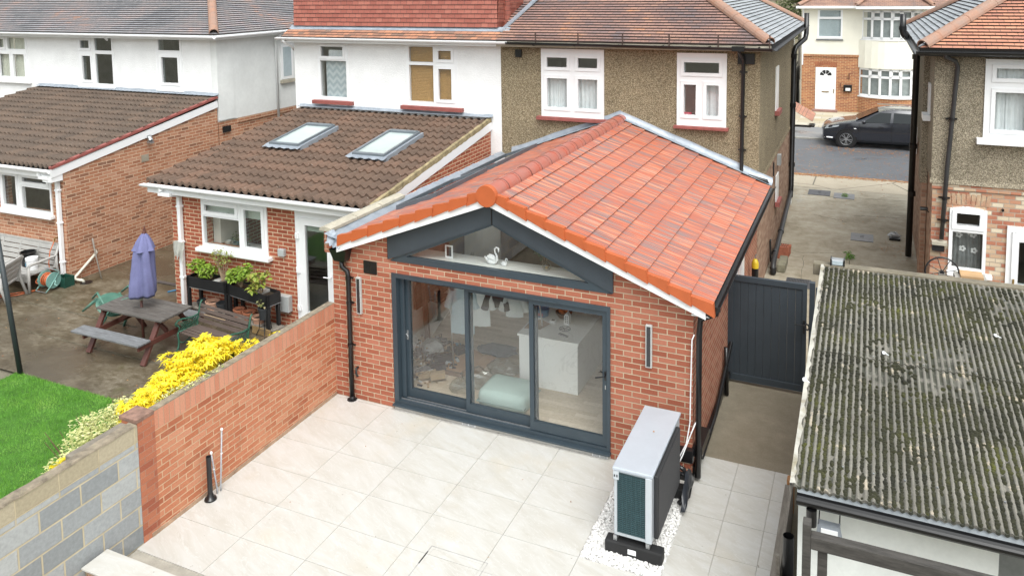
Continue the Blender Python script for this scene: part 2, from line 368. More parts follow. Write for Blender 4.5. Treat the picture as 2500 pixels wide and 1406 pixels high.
def newtile():
    m, t, b = newmat('glazed_terracotta_tile'); v = coord(t, 'UV')
    n = t.nodes.new('ShaderNodeTexBrick'); n.offset = .5; L(t, v, n.inputs['Vector']); n.inputs['Scale'].default_value = 1
    n.inputs['Brick Width'].default_value = .30; n.inputs['Row Height'].default_value = .285; n.inputs['Mortar Size'].default_value = 0
    n.inputs['Color1'].default_value = (0,0,0,1); n.inputs['Color2'].default_value = (1,1,1,1); n.inputs['Bias'].default_value = 0
    # UV: u runs along the eave, v down the slope: streaks run with the slope
    s1 = noise(t, coord(t, 'UV', (30, .9, 1)), 1, 2, .55); s2 = noise(t, coord(t, 'UV', (38, 1.6, 1)), 1, 2, .5)
    c = ramp(t, s1, [(.34, (.17,.11,.10)), (.40, (.33,.10,.062)), (.50, (.38,.105,.058)), (.57, (.43,.15,.082)), (.66, (.49,.235,.155))])
    c = mix(t, ramp(t, s2, [(.52, 0), (.58, .85)]), c, (.19,.14,.135))
    
    L(t, c, b.inputs['Base Color']); b.inputs['Roughness'].default_value = .36; b.inputs['Specular IOR Level'].default_value = .6
    bump(t, b, s2, .15, .003); return m
M['newtile'] = newtile()
M['verge'] = pm('orange_verge_tile', (.46,.105,.03), .5, var=.08, sc=5)
M['ridge_new'] = pm('glazed_ridge_tile', (.42,.11,.07), .32, var=.2, sc=5, col2=(.36,.15,.12))
M['ridge_old'] = pm('old_clay_ridge', (.38,.20,.13), .8, var=.3, sc=6, col2=(.30,.21,.17), bs=.3, dirt=((.22,.18,.13), 8, .6))
# ---------------------------------------------------------------- roofs
def slope(mb, P0, U, V, rows, gauge, ul, ur, prof=None, du=None, step=.018, skip=None, lap=.03, jit=0, voff=0, urow=0):
    """tile courses: P0 eave origin, U along eave, V up the slope (unit), ul/ur(v) side limits"""
    P0, U, V = Vector(P0), Vector(U).normalized(), Vector(V).normalized(); Nn = U.cross(V).normalized()
    if Nn.z < 0: Nn = -Nn
    for i in range(rows):
        v0 = i*gauge; v1 = v0+gauge+lap
        a0, b0 = ul(v0), ur(v0); a1, b1 = ul(v0+gauge), ur(v0+gauge)
        if b0-a0 < .02: break
        n = 1 if du is None else max(1, int((b0-a0)/du))
        vs = []; js = random.uniform(-jit, jit)
        for k in range(n+1):
            f = k/n; u0 = a0+(b0-a0)*f; u1 = max(a1, min(b1, u0)) if prof else a1+(b1-a1)*f
            h = prof(u0) if prof else 0; uo = u0+i*urow; u1o = u1+i*urow; j = js+(random.uniform(-jit, jit) if jit else 0)
            vs.append((P0+U*u0+V*(v0+j)+Nn*(step+h), (uo, -v0-voff)))
            vs.append((P0+U*u1+V*v1+Nn*(h), (u1o, -v1+lap-voff)))
            vs.append((P0+U*u0+V*(v0+j+.004)+Nn*(h-.012), (uo, -v0-voff)))
        fs = []; uvs = []
        for k in range(n):
            q = k*3
            if skip and skip((vs[q][1][0]+vs[q+3][1][0])/2-i*urow, v0+gauge/2): continue
            for f in ((q, q+3, q+4, q+1), (q+2, q+5, q+3, q)):
                fs.append(f); uvs.append([vs[x][1] for x in f])
        mb.add([x[0] for x in vs], fs, uvs)
    return mb
def roman(pitch=.165, h=.042):
    def f(u):
        x = (u/pitch) % 1.0
        return h*math.sin(math.pi*x/.62) if x < .62 else -.004
    return f
def halfround(mb, p, q, r, seg=.42, n=8, a=190, up=(0,0,1)):
    """row of half-round ridge tiles from p to q"""
    p, q = Vector(p), Vector(q); d = q-p; ln = d.length; d.normalize(); w = d.cross(Vector(up)).normalized(); u = w.cross(d).normalized()
    k = max(1, round(ln/seg)); s = ln/k
    for i in range(k):
        vs = []; jj = random.uniform(-.003, .003)
        for e, rr in ((i*s-.012, r+.004+jj), ((i+1)*s, r-.001)):
            for m in range(n+1):
                t = R(-(a-180)/2+a*m/n); vs.append(p+d*e+(w*math.cos(t)+u*math.sin(t))*rr)
        for m in range(n+1):
            t = R(-(a-180)/2+a*m/n); vs.append(p+d*(i*s-.012)+(w*math.cos(t)+u*math.sin(t))*(r-.012))
        fs = [(m, m+1, n+2+m, n+1+m) for m in range(n)]+[(m+1, m, 2*n+2+m, 2*n+3+m) for m in range(n)]
        mb.add(vs, fs)
    return mb
def gutter(mb, p, q, r=.055, n=8, up=.0):
    """open half-round channel with wall thickness"""
    p, q = Vector(p), Vector(q); d = (q-p).normalized(); w = d.cross(Vector((0,0,1))).normalized(); u = Vector((0,0,1))
    vs = []
    for e in (p, q):
        for rr in (r, r-.007):
            for m in range(n+1):
                t = math.pi+math.pi*m/n; vs.append(e+(w*math.cos(t)+u*math.sin(t))*rr)
    c = n+1; fs = []
    for m in range(n):
        fs += [(m, m+1, 2*c+m+1, 2*c+m), (c+m+1, c+m, 3*c+m, 3*c+m+1), (m+1, m, c+m, c+m+1), (2*c+m, 2*c+m+1, 3*c+m+1, 3*c+m)]
    fs += [(0, c, 3*c, 2*c), (n, n+2*c, n+3*c, n+c)]
    return mb.add(vs, fs)
# ---------------------------------------------------------------- windows
def wavy(mb, x0, x1, y, z0, z1, amp=.02, wl=.09, n=None):
    n = n or max(6, int((x1-x0)/.012)); vs = []; ph = random.random()*6
    for k in range(n+1):
        x = x0+(x1-x0)*k/n; a = amp*math.sin(2*math.pi*(x-x0)/wl+ph)+amp*.5*math.sin(2*math.pi*(x-x0)/(wl*2.3)+ph*2)
        vs += [(x, y+a, z0), (x, y+a*.6, z1)]
    return mb.add(vs, [(2*k, 2*k+2, 2*k+3, 2*k+1) for k in range(n)])
def window(parent, x0, x1, z0, z1, y, lights, fw=.055, dep=.07, mat=None, sill=None, name='window', back=None, glass=None, proud=.0, lab=None):
    """faces -y.  lights: (u0,u1,w0,w1,sash) in fractions, z from the bottom; back: list of (kind,u0,u1,w0,w1)"""
    mat = mat or M['upvc']; Wd, H = x1-x0, z1-z0; yf = y-proud
    fr = MB().prism([(x0,z0),(x1,z0),(x1,z1),(x0,z1)], [[(x0+Wd*l[0], z0+H*l[2]), (x0+Wd*l[0], z0+H*l[3]), (x0+Wd*l[1], z0+H*l[3]), (x0+Wd*l[1], z0+H*l[2])] for l in lights], 'y', yf, yf+dep)
    f = fr.build(name, mat, parent, bevel=.004)
    if lab: f['label'] = lab
    sm = MB(); g = MB()
    for l in lights:
        a, b, c, d = x0+Wd*l[0], x0+Wd*l[1], z0+H*l[2], z0+H*l[3]
        if l[4]:
            s = .045; o = .018
            sm.prism([(a-o,c-o),(b+o,c-o),(b+o,d+o),(a-o,d+o)], [[(a+s,c+s),(a+s,d-s),(b-s,d-s),(b-s,c+s)]], 'y', yf-.016, yf+.03)
        g.box(a-.01, b+.01, yf+.035, yf+.041, c-.01, d+.01)
    if sm.v: sm.build('sash', mat, f, bevel=.004)
    g.build('pane', glass or M['glass'], f)
    if sill:
        MB().box(x0-sill[0], x1+sill[0], yf-sill[1], y+.05, z0-sill[2], z0-.002).build('sill', sill[3], f, bevel=.006)
    for k, u0, u1, w0, w1 in (back or []):
        a, b, c, d = x0+Wd*u0, x0+Wd*u1, z0+H*w0, z0+H*w1; mb = MB()
        if k == 'curtain': wavy(mb, a, b, y+.10, c, d, .014).build('curtain', M['curtain'], f, smooth=True)
        elif k == 'beige': wavy(mb, a, b, y+.10, c, d, .013, .06).build('curtain', M['curtain_beige'], f, smooth=True)
        elif k == 'roller': mb.box(a, b, y+.12, y+.125, c, d).build('blind', M['roller'], f)
        elif k == 'slats':
            zz = c
            while zz < d: mb.beam((a, y+.085, zz), (b, y+.085, zz), .040, .004, (0, -.75, .66)); zz += .034
            mb.build('blind', M['blind'], f)
        elif k == 'frost': mb.box(a, b, y+.05, y+.056, c, d).build('frosted_screen', M['frost'], f)
        elif k == 'zigzag': mb.box(a, b, y+.10, y+.105, c, d).build('blind', M['zigzag'], f)
    return f
M['roller'] = pm('pale_green_blind', (.50,.58,.52), .8, var=.05)
M['frost'] = pm('frosted_film', (.33,.40,.43), .5, var=.15, sc=1.5, col2=(.45,.52,.55))
def zigzag():
    m, t, b = newmat('zigzag_blind'); v = coord(t, 'UV', (1,1,1)); sp = t.nodes.new('ShaderNodeSeparateXYZ'); L(t, v, sp.inputs[0])
    def ma(op, a, bb):
        n = t.nodes.new('ShaderNodeMath'); n.operation = op
        for i, x in enumerate((a, bb)):
            if hasattr(x, 'links'): L(t, x, n.inputs[i])
            else: n.inputs[i].default_value = x
        return n.outputs[0]
    pp = ma('PINGPONG', sp.outputs[0], .11); z = ma('ADD', sp.outputs[1], pp); q = ma('PINGPONG', z, .085)
    L(t, ramp(t, ma('MULTIPLY', q, 11), [(.3, (.36,.43,.47)), (.7, (.50,.56,.59))]), b.inputs['Base Color']); b.inputs['Roughness'].default_value = .8; return m
M['zigzag'] = zigzag()
def wall_y(holes, outer, y, th, mat, parent, name='wall'):
    return MB().prism(outer, [[(a,c),(a,d),(b,d),(b,c)] for a, b, c, d in holes], 'y', y, y+th).build(name, mat, parent)
def downpipe(mb, pts, r=.034, n=10): return mb.tube(pts, r, n)
def rect(x0, x1, y0, y1): return [(x0,y0),(x1,y0),(x1,y1),(x0,y1)]
# ================================================================ SETTING
def ground_mat(name, stops, sc=1.2, wet=None, rough=.9, cracks=None, moss=None, fine=70, aniso=(1,1,1), bs=.35):
    m, t, b = newmat(name); v = coord(t, 'Object', aniso)
    c = ramp(t, mix(t, .38, noise(t, v, sc, 10, .74, .1), noise(t, v, sc*5.3, 8, .75)), stops)
    g = noise(t, coord(t), fine, 5, .75); c = mix(t, .55, c, ramp(t, g, [(.3, .6), (.7, 1.25)]), 'MULTIPLY')
    if moss: c = mix(t, ramp(t, noise(t, coord(t), moss[1], 7, .7), [(moss[2], 0), (moss[2]+.16, .8)]), c, moss[0])
    rr = None
    if wet:
        w = ramp(t, noise(t, coord(t), wet[0], 5, .6, .5), [(wet[1], 0), (wet[1]+.2, 1)])
        c = mix(t, w, c, wet[2]); rr = ramp(t, w, [(0, rough), (1, .13)]); L(t, rr, b.inputs['Roughness'])
    else: b.inputs['Roughness'].default_value = rough
    if cracks:
        vo = t.nodes.new('ShaderNodeTexVoronoi'); vo.feature = 'DISTANCE_TO_EDGE'; vo.inputs['Scale'].default_value = cracks
        L(t, coord(t), vo.inputs['Vector']); c = mix(t, ramp(t, vo.outputs['Distance'], [(0, 1), (.012, 0)]), c, (.07,.065,.05))
    L(t, c, b.inputs['Base Color']); bump(t, b, g, bs, .006); return m
def sheet(name, pts, z, mat, kind='structure', label=None):
    o = MB().add([(p[0], p[1], z) for p in pts], [tuple(range(len(pts)))]).build(name, mat, loc=(pts[0][0], pts[0][1], z)); o['kind'] = kind
    return o
sheet('ground', rect(-150, 150, -60, 250), -.06, ground_mat('earth', [(.3, (.12,.11,.08)), (.7, (.2,.18,.13))]))
yard = ground_mat('wet_yard_concrete', [(.36, (.045,.033,.016)), (.47, (.09,.07,.041)), (.56, (.16,.135,.095)), (.68, (.31,.285,.225))], 1.5, (.55, .46, (.075,.060,.040)), .5, moss=((.085,.08,.03), 1.1, .58), aniso=(1,1.5,1))
sheet('yard_concrete', [(-20,-1.46), (-.12,-1.46), (-.12,6.2), (-20,6.2)], -.006, yard)
MBj = MB()
for y, w in ((.55,.03), (-.35,.02)): MBj.box(-20, -4.9 if y > 0 else -.4, y, y+w, -.01, .001)
MBj.build('yard_joint', pm('joint_edging', (.20,.175,.125), .9, var=.4, sc=9, dirt=((.07,.06,.035), 5, .46)), loc=(-5,.5,0))['kind'] = 'structure'
side = ground_mat('side_path_concrete', [(.3, (.15,.125,.085)), (.5, (.215,.185,.135)), (.72, (.30,.265,.20))], .9, None, .85, moss=((.25,.21,.11), .8, .62))
sheet('side_path', rect(5.3, 6.75, .545, 3.3), -.006, side)
alley = ground_mat('alley_concrete', [(.36, (.19,.155,.10)), (.47, (.31,.27,.20)), (.56, (.39,.35,.275)), (.68, (.50,.46,.38))], .7, (.75, .64, (.30,.29,.27)), .75, moss=((.33,.26,.14), .6, .63), cracks=None)
sheet('alley_path', rect(5.3, 12, 3.3, 15.6), -.008, alley)
sheet('front_pavement', rect(-20, 40, 15.6, 17.35), -.003, ground_mat('paving_concrete', [(.3, (.36,.31,.23)), (.7, (.48,.42,.33))], .8, None, .9, cracks=.5))
tar = ground_mat('road_asphalt', [(.3, (.085,.09,.1)), (.7, (.135,.14,.15))], .5, (.5, .55, (.10,.105,.115)), .55, fine=120)
sheet('road', rect(-40, 60, 17.35, 23.45), -.03, tar)
sheet('far_pavement', rect(-40, 60, 23.55, 26.0), .03, ground_mat('far_asphalt_pavement', [(.3, (.17,.175,.18)), (.7, (.25,.25,.25))], .5, (.6, .5, (.2,.2,.2)), .6))
sheet('driveway_paving', rect(-40, 60, 26.0, 31), .034, brickmat('stone_driveway', [(0, (.38,.31,.20)), (.5, (.44,.40,.32)), (1, (.50,.46,.38))], (.3,.27,.22), bw=.9, rh=.6, ms=.012, bd=.003, stain=(.4,.5,.8), stainc=(.43,.37,.24)))
k = MB()
for i in range(60): k.box(-20+i*.915, -20+i*.915+.905, 23.44, 23.56, -.05, .035)
k.build('kerb', M['conc'], loc=(0,23.5,0))['kind'] = 'structure'
# joints and cracks in the alley
k = MB()
for p, q, w in (((6.25,3.3),(6.05,9.2),.006), ((6.95,3.3),(7.0,9.7),.010), ((6.05,12.6),(6.9,12.2),.008), ((5.5,14.6),(8.3,14.9),.012), ((7.0,12.9),(8.2,13.1),.008), ((5.5,9.2),(7.0,9.7),.007)):
    n_ = 24; pp_ = [(p[0]+(q[0]-p[0])*i/n_+random.gauss(0,.018), p[1]+(q[1]-p[1])*i/n_+random.gauss(0,.018)) for i in range(n_+1)]
    for a, b in zip(pp_, pp_[1:]):
        if random.random() < .85: k.beam((*a,-.008), (*b,-.008), w*random.uniform(.4,1.4), .004)
k.build('alley_cracks', pm('dark_crack', (.10,.09,.06), 1, var=.3, sc=8), loc=(7,9,0))['kind'] = 'structure'
# patio of pale porcelain slabs
def slabmat():
    m, t, b = newmat('pale_porcelain'); v = coord(t, 'UV')
    w = noise(t, coord(t, 'UV', (.9, 3.2, 1)), 1.6, 6, .62, 1.2)
    c = ramp(t, w, [(.3, (.44,.422,.38)), (.5, (.485,.472,.438)), (.7, (.52,.515,.495))])
    vn = noise(t, coord(t, 'UV', (1.1, 5, 1)), 1.3, 4, .6, 2.2)
    c = mix(t, ramp(t, vn, [(.485, 0), (.5, .6), (.515, 0)]), c, (.58,.58,.57))
    st = noise(t, coord(t), .9, 5, .6); c = mix(t, ramp(t, st, [(.58, 0), (.78, .5)]), c, (.50,.43,.32)); c = mix(t, ramp(t, noise(t, coord(t), 14, 2, .5), [(.745, 0), (.76, .8)]), c, (.20,.17,.13)); c = mix(t, ramp(t, noise(t, coord(t), 3.1, 5, .7), [(.5, 0), (.75, .35)]), c, (.44,.43,.40))
    L(t, c, b.inputs['Base Color']); b.inputs['Roughness'].default_value = .42; return m
M['slab'] = slabmat()
pat = MB()
def slab(x0, x1, y0, y1, z=0):
    g = .0024; x0 += g; x1 -= g; y0 += g; y1 -= g
    n = len(pat.f); pat.box(x0, x1, y0, y1, z-.03, z); ox, oy = random.random()*50, random.random()*50
    a = random.choice((0, math.pi)) + random.uniform(.35, .5)
    for i in (1,):
        pat.uv[n+i] = [(ox+(x*math.cos(a)-y*math.sin(a)), oy+(x*math.sin(a)+y*math.cos(a))) for x, y in ((x0,y0),(x1,y0),(x1,y1),(x0,y1))]
xs = [0, .036+0] + [.036+.9*i for i in range(1, 7)]; xs = [.0, .936, 1.836, 2.736, 3.636, 4.536, 5.42]
ys = [0, -.06]+[-.06-.6*j for j in range(1, 10)]
PX0, PX1, PY0, PY1 = 4.536, 5.42, -1.86, -.28      # gravel bed
for i in range(len(xs)-1):
    for j in range(len(ys)-1):
        x0, x1, y1, y0 = xs[i], xs[i+1], ys[j], ys[j+1]
        if x0 >= PX0-.01:
            if y0 < PY0 and y1 > PY0: slab(x0, x1, y0, PY0); continue
            if y1 > PY0 and y0 < PY1:
                if y1 > PY1: slab(x0, x1, PY1, y1)
                continue
        if x0 < 2 and y0 < -4: continue
        slab(x0, x1, y0, y1)
for x0, x1 in ((5.42,5.87), (5.87,6.32), (6.32,6.49)):
    for j in range(9):
        y1 = .54-.6*j; y0 = y1-.6
        if x0 == 5.87 and j == 3: slab(x0, x1, y0, y1); continue
        slab(x0, x1, y0, y1)
o = pat.build('patio_paving', M['slab'], loc=(0,0,0)); o['kind'] = 'structure'
sheet('patio_bed', rect(-.02, 6.56, -6.2, .55), -.012, pm('grout', (.43,.40,.34), .9, var=.2, sc=5))
# ================================================================ NEW BRICK EXTENSION
WX, DY = 5.385, 6.088
ZA, SL, XR = 3.42, .38, 2.68
ext = thing('brick_extension', 'new red brick extension with orange tiled gable roof and sliding glass doors', 'house extension', (2.7, 0, 0))
door = (1.046, 4.327, .09, 2.043)
outer = [(0,0),(WX,0),(WX,2.20),(XR,3.25),(0,2.22)]
tri = [(1.14,2.29),(XR,2.965),(4.25,2.29)]
MB().prism(outer, [[(door[0],.0),(door[0],door[3]),(door[1],door[3]),(door[1],.0)], tri], 'y', 0, .28).build('front_wall', M['brick_new'], ext)
MB().box(WX-.28, WX, .28, DY, .0, 2.18).build('side_wall', M['brick_new'], ext)
MB().box(0, .26, .28, DY, 0, 2.36).build('side_wall', M['brick_new'], ext)
f = MB()
for (y0, y1, z0, z1, xo) in ((.0, 3.4, .06, .16, .05), (.0, 6.0, .0, .03, .03)): f.box(WX, WX+xo, y0, y1, z0, z1)
f.build('plinth_trim', M['blackp'], ext, bevel=.004)
# side drain run
f = MB().tube([(WX+.05,3.0,.75),(WX+.05,2.95,.70),(WX+.06,1.3,.18),(WX+.06,.3,.12)], .03)
f.tube([(WX+.05,2.2,.75),(WX+.07,2.2,.02)], .03); f.build('waste_pipe', M['blackp'], ext, smooth=True)
f = MB().box(WX-.0, WX+.12, -.02, .5, .30, .42); f.box(WX-.16, WX+.02, -.09, -.0, .24, .40); f.box(WX-.16, WX+.03, -.09, -.0, -.0, .07)
f.build('drain_box', M['blackp'], ext, bevel=.006)
MB().box(WX-.16, WX-.01, -.07, -.0, .07, .24).build('brick_pier', M['brick_new'], ext)
# left slope, right slope
n = 11; ca = 1/math.sqrt(1+SL*SL); Lr = 2.95/ca; Ll = 2.42/ca; ga = Lr/11
rib = lambda u: .0045*math.sin(u*2*math.pi/.05)
y0r, y1r = -.15, DY
f = MB(); slope(f, (XR+2.95, y0r, ZA-SL*2.95), (0,1,0), (-1,0,SL), 11, ga, lambda v: 0, lambda v: y1r-y0r, rib, .0125, .028, jit=.0008, urow=13.7)
f.build('roof_slope', M['newtile'], ext)
LIGHTS = ((1.40, 3.05), (3.65, 5.4)); LX0, LX1 = .36, 1.0
sk = lambda u, v: any(a < u+y0r < b for a, b in LIGHTS) and LX0-.02 < XR-2.42+v*ca < LX1+.05
f = MB(); slope(f, (XR-2.42, y0r, ZA-SL*2.42), (0,1,0), (1,0,SL), 9, Ll/9, lambda v: 0, lambda v: y1r-y0r, rib, .0125, .028, skip=sk, jit=.0008, urow=11.3)
f.build('roof_slope', M['newtile'], ext)
f = halfround(MB(), (XR, y0r-.02, ZA-.055), (XR, DY-.02, ZA-.055), .142, .40, 12)
rg = f.build('ridge', M['ridge_new'], ext, smooth='auto')
f = MB()
for i in range(15):
    yy = y0r+.4*i+.02+.38
    f.lathe([(.149,0),(.150,.010),(.140,.010)], (XR, yy, ZA-.055), 10, 'y', 0, 180)
f.build('union_clip', M['blackp'], rg)
f = MB().lathe([(0,-.03),(.145,-.03),(.15,-.02),(.15,.05)], (XR, y0r-.03, ZA-.045), 24, 'y')
f.build('ridge_end_cap', M['verge'], ext, smooth='auto')
for sgn, ln, cnt in ((1, 2.95, 11), (-1, 2.42, 9)):       # dry verge caps
    f = MB(); g = ln/cnt
    for i in range(cnt):
        a = i*g-.0 if i else .05; b = (i+1)*g+.02; da, db = .0, .018
        xa, xb = XR+sgn*a, XR+sgn*b; za, zb = ZA-SL*a+.030+da, ZA-SL*b+.030+db
        dp = .13
        yo = -.012*(i % 2)
        f.prism([(xa+sgn*.010,za-.012),(xb+sgn*.002,zb+.014),(xb+sgn*.018,zb-dp-.026),(xa+sgn*.030,za-dp+.012)], (), 'y', y0r-.035+yo, y0r+.047+yo)
    f.build('verge_trim', M['verge'], ext)
zb = lambda x, d: ZA-SL*abs(x-XR)-d
xl, xr_ = .20, 5.56
MB().prism([(xl,zb(xl,.19)),(XR,zb(XR,.185)),(xr_,zb(xr_,.19)),(xr_,zb(xr_,.07)),(XR,zb(XR,.07)),(xl,zb(xl,.07))], (), 'y', y0r-.012, y0r+.012).build('bargeboard', M['soffit_white'], ext)
f = MB()
for a, b in ((xl,XR), (XR,xr_)):
    f.add([(a,y0r+.012,zb(a,.17)),(b,y0r+.012,zb(b,.17)),(b,.0,zb(b,.17)),(a,.0,zb(a,.17)),(a,y0r+.012,zb(a,.155)),(b,y0r+.012,zb(b,.155)),(b,.0,zb(b,.155)),(a,.0,zb(a,.155))], [(0,1,2,3),(7,6,5,4),(0,4,5,1),(2,6,7,3)])
f.build('soffit', M['soffit_white'], ext)
# chevron cladding round the gable window
co = lambda x: 3.235-.395*abs(x-XR); ci = lambda x: 2.955-.43*abs(x-XR)
MB().prism([(1.0,2.245),(1.0,co(1.0)),(XR,co(XR)),(4.37,co(4.37)),(4.37,2.235),(4.16,2.32),(XR,2.955),(1.22,2.328)], (), 'y', -.035, -.001).build('gable_cladding', M['anth_flat'], ext)
gw = MB().prism([(1.03,2.225),(4.35,2.222),(4.18,2.335),(XR,2.985),(1.18,2.335)], [[(1.30,2.315),(XR,2.925),(4.06,2.315)]], 'y', -.018, .05).build('gable_window', M['anth'], ext)
MB().prism([(1.29,2.31),(4.07,2.31),(XR,2.935)], (), 'y', .012, .022).build('pane', M['glass'], gw)
MB().box(1.14, 4.25, .052, .42, 2.25, 2.301).build('window_ledge', pm('ledge_paint', (.74,.75,.72), .5, var=.04), ext)
MB().add([(1.0,-.037,2.248),(1.006,-.037,2.248),(1.006,-.037,co(1.0)),(1.0,-.037,co(1.0))], [(0,1,2,3)]).build('cladding_joint', M['blackp'], ext)
MB().beam((XR,-.04,3.22), (XR,-.04,2.95), .012, .01).build('cladding_joint', M['blackp'], ext)
# sliding door
x0, x1, z0, z1 = door
sd = MB().prism([(x0,z0),(x1,z0),(x1,z1),(x0,z1)], [[(x0+.075,z0+.05),(x0+.075,z1-.06),(x1-.045,z1-.06),(x1-.045,z0+.05)]], 'y', -.02, .19).build('sliding_door', M['anth'], ext, bevel=.003)
MB().box(x0-.01, x1+.01, -.075, .0, .062, .088).build('sill', M['anth'], sd, bevel=.004)
f = MB()
for yy in (.035, .095): f.box(x0+.08, x1-.05, yy, yy+.012, z0+.05, z0+.062)
f.build('track', M['steel'], sd)
for a, b, yy in ((x0+.15, 2.26, .125), (2.185, 3.275, .065), (3.19, x1-.046, .005)):
    p = MB().prism([(a,z0+.062),(b,z0+.062),(b,z1-.065),(a,z1-.065)], [[(a+.062,z0+.185),(a+.062,z1-.135),(b-.062,z1-.135),(b-.062,z0+.185)]], 'y', yy, yy+.05).build('sliding_panel', M['anth'], sd, bevel=.003)
    MB().box(a+.055, b-.055, yy+.02, yy+.028, z0+.18, z1-.13).build('pane', M['glass'], p)
f = MB().box(x0+.08, x0+.15, .07, .19, z0+.06, z1-.06); f.build('side_channel', M['anth'], sd)
h = MB().box(4.245, 4.275, -.004, .004, 1.05, 1.17); h.tube([(4.26,0,1.12),(4.26,-.05,1.12),(4.14,-.055,1.09)], .009, 8); h.tube([(4.25,.0,1.13),(4.18,.03,1.15)], .006, 6)
h.build('handle', M['blackp'], sd, smooth='auto')
MB().box(4.252, 4.268, -.006, 0, .93, .985).build('lock', M['steel'], sd, bevel=.003)
h = MB().box(1.20, 1.225, .112, .12, 1.02, 1.16); h.tube([(1.212,.11,1.12),(1.212,.08,1.12),(1.25,.078,1.08)], .007, 6); h.build('handle', M['steel'], sd)
f = MB(); f.box(1.9, 2.45, -.032, -.02, z1-.055, z1-.035); f.box(3.15, 3.6, -.032, -.02, z1-.06, z1-.04); f.build('trickle_vent', M['anth'], sd, bevel=.003)
MB().box(x0, x1, -.022, .2, 0, .060).build('upstand', M['slab'], ext)
for vx in (2.16, 4.085):
    v = MB().box(vx, vx+.21, -.034, -.02, .004, .066).build('air_brick', M['upvc'], ext, bevel=.003)
    f = MB()
    for a in (vx+.012, vx+.112):
        for q in range(5): f.box(a, a+.086, -.0365, -.034, .012+q*.0105, .0165+q*.0105)
    f.build('grille', pm('vent_shadow', (.30,.32,.33), .7, var=.1), v)
f = MB().box(.565, .79, -.016, .0, 1.975, 2.165).build('wall_vent', M['blackp'], ext, bevel=.004)
g = MB()
for q in range(12):
    for a in (.58, .682): g.box(a, a+.09, -.022, -.014, 1.988+q*.0145, 1.994+q*.0145)
g.build('louvre', M['black_iron'], f)
for lx in (.475, 4.835):
    wl = MB().box(lx-.04, lx+.04, -.04, 0, 1.345, 1.90).build('wall_light', pm('grey_light_case', (.46,.47,.46), .5, var=.06), ext, bevel=.003)
    MB().box(lx-.024, lx+.024, -.046, -.038, 1.365, 1.88).build('lens', pm('dark_lens', (.03,.032,.035), .15, var=.1), wl)
# rainwater goods
g = MB().add([(.06,-.16,2.32),(.36,-.16,2.32),(.31,-.13,2.14),(.12,-.13,2.14),(.06,.03,2.32),(.36,.03,2.32),(.31,.0,2.14),(.12,.0,2.14)], [(0,1,2,3),(4,7,6,5),(0,3,7,4),(1,5,6,2),(3,2,6,7)])
hp = g.build('hopper', M['blackp'], ext)
MB().tube([(.21,-.06,2.15),(.21,-.06,2.04),(.30,-.055,1.98),(.315,-.055,1.90),(.315,-.055,.06)], .036, 12).build('downpipe', M['blackp'], ext, smooth=True)
g = MB()
for zz in (1.88, 1.5, .85): g.lathe([(.042,-.02),(.042,.02)], (.315,-.055,zz), 12); g.box(.315, .385, -.03, -.015, zz-.01, zz+.01)
g.lathe([(.042,.0),(.05,.03),(.036,.06)], (.315,-.055,0), 12); g.build('pipe_clip', M['blackp'], ext)
MB().tube([(.315,-.055,.0),(.315,-.055,.012)], .075, 16).build('drain_collar', M['black_iron'], ext)
MB().tube([(.40,-.0,.50),(.40,-.05,.50),(.41,-.06,.42),(.43,-.06,.38)], .016, 8).build('outside_tap', M['black_iron'], ext, smooth=True)
g = MB(); zg = ZA-SL*2.95-.01; gutter(g, (5.665,y0r+.05,zg), (5.665,DY+.02,zg), .06); g.lathe([(.06,0),(.06,.01)], (5.665,y0r+.05,zg), 12, 'y', 180, 360); g.box(5.605, 5.725, y0r+.04, y0r+.055, zg-.05, zg)
for q in range(7): g.lathe([(.066,0),(.066,.03)], (5.665,.3+q*.95,zg), 10, 'y', 180, 360)
g.build('gutter', M['blackp'], ext)
MB().box(5.585, 5.605, y0r+.02, DY, zg-.13, zg+.01).build('fascia', M['blackp'], ext)
MB().box(WX, 5.6, y0r+.02, DY, zg-.135, zg-.12).build('soffit', M['soffit_white'], ext)
MB().tube([(5.665,-.02,zg-.05),(5.665,-.02,zg-.11),(5.47,-.0,zg-.22),(5.46,-.02,zg-.4),(5.46,-.03,.05)], .037, 12).build('downpipe', M['blackp'], ext, smooth=True)
MB().tube([(5.40,-.02,1.87),(5.375,-.03,1.8),(5.365,-.04,1.2),(5.36,-.04,.75),(5.33,-.1,.5),(5.2,-.25,.22)], .0085, 6).build('cable', M['upvc'], ext, smooth=True)
MB().tube([(5.43,-.04,.76),(5.38,-.06,.62),(5.3,-.16,.38),(5.2,-.3,.15)], .0085, 6).build('cable', M['upvc'], ext, smooth=True)
# lead work and party parapet
g = MB().add([(.0,-.14,2.50),(.30,-.16,2.50),(.36,6.08,2.50),(.0,6.08,2.50)], [(0,1,2,3)])
leadv = MB(); ny = 60
vs = []; fs = []
for i in range(ny+1):
    y = -.14+(DY+.14)*i/ny
    for j, (x, z) in enumerate(((-.03,2.545),(.06,2.50),(.20,2.475),(.40,2.545))):
        vs.append((x+random.uniform(-.012,.012), y, z+random.uniform(-.008,.008)))
fs = [(4*i+j, 4*i+j+1, 4*i+5+j, 4*i+4+j) for i in range(ny) for j in range(3)]
leadv.add(vs, fs); leadv.build('lead_valley', M['lead'], ext, smooth=True)
g = MB(); vs = []
for i in range(12):
    for j in range(5): vs.append((.0+i*.03+random.uniform(-.012,.012), -.17+j*.035+random.uniform(-.01,.01), 2.36+.20*j/5+random.uniform(-.03,.03)+(.03 if i < 4 else 0)))
g.add(vs, [(5*i+j, 5*i+5+j, 5*i+6+j, 5*i+1+j) for i in range(11) for j in range(4)]); g.build('lead_end', M['lead'], ext, smooth=False)
g = MB()
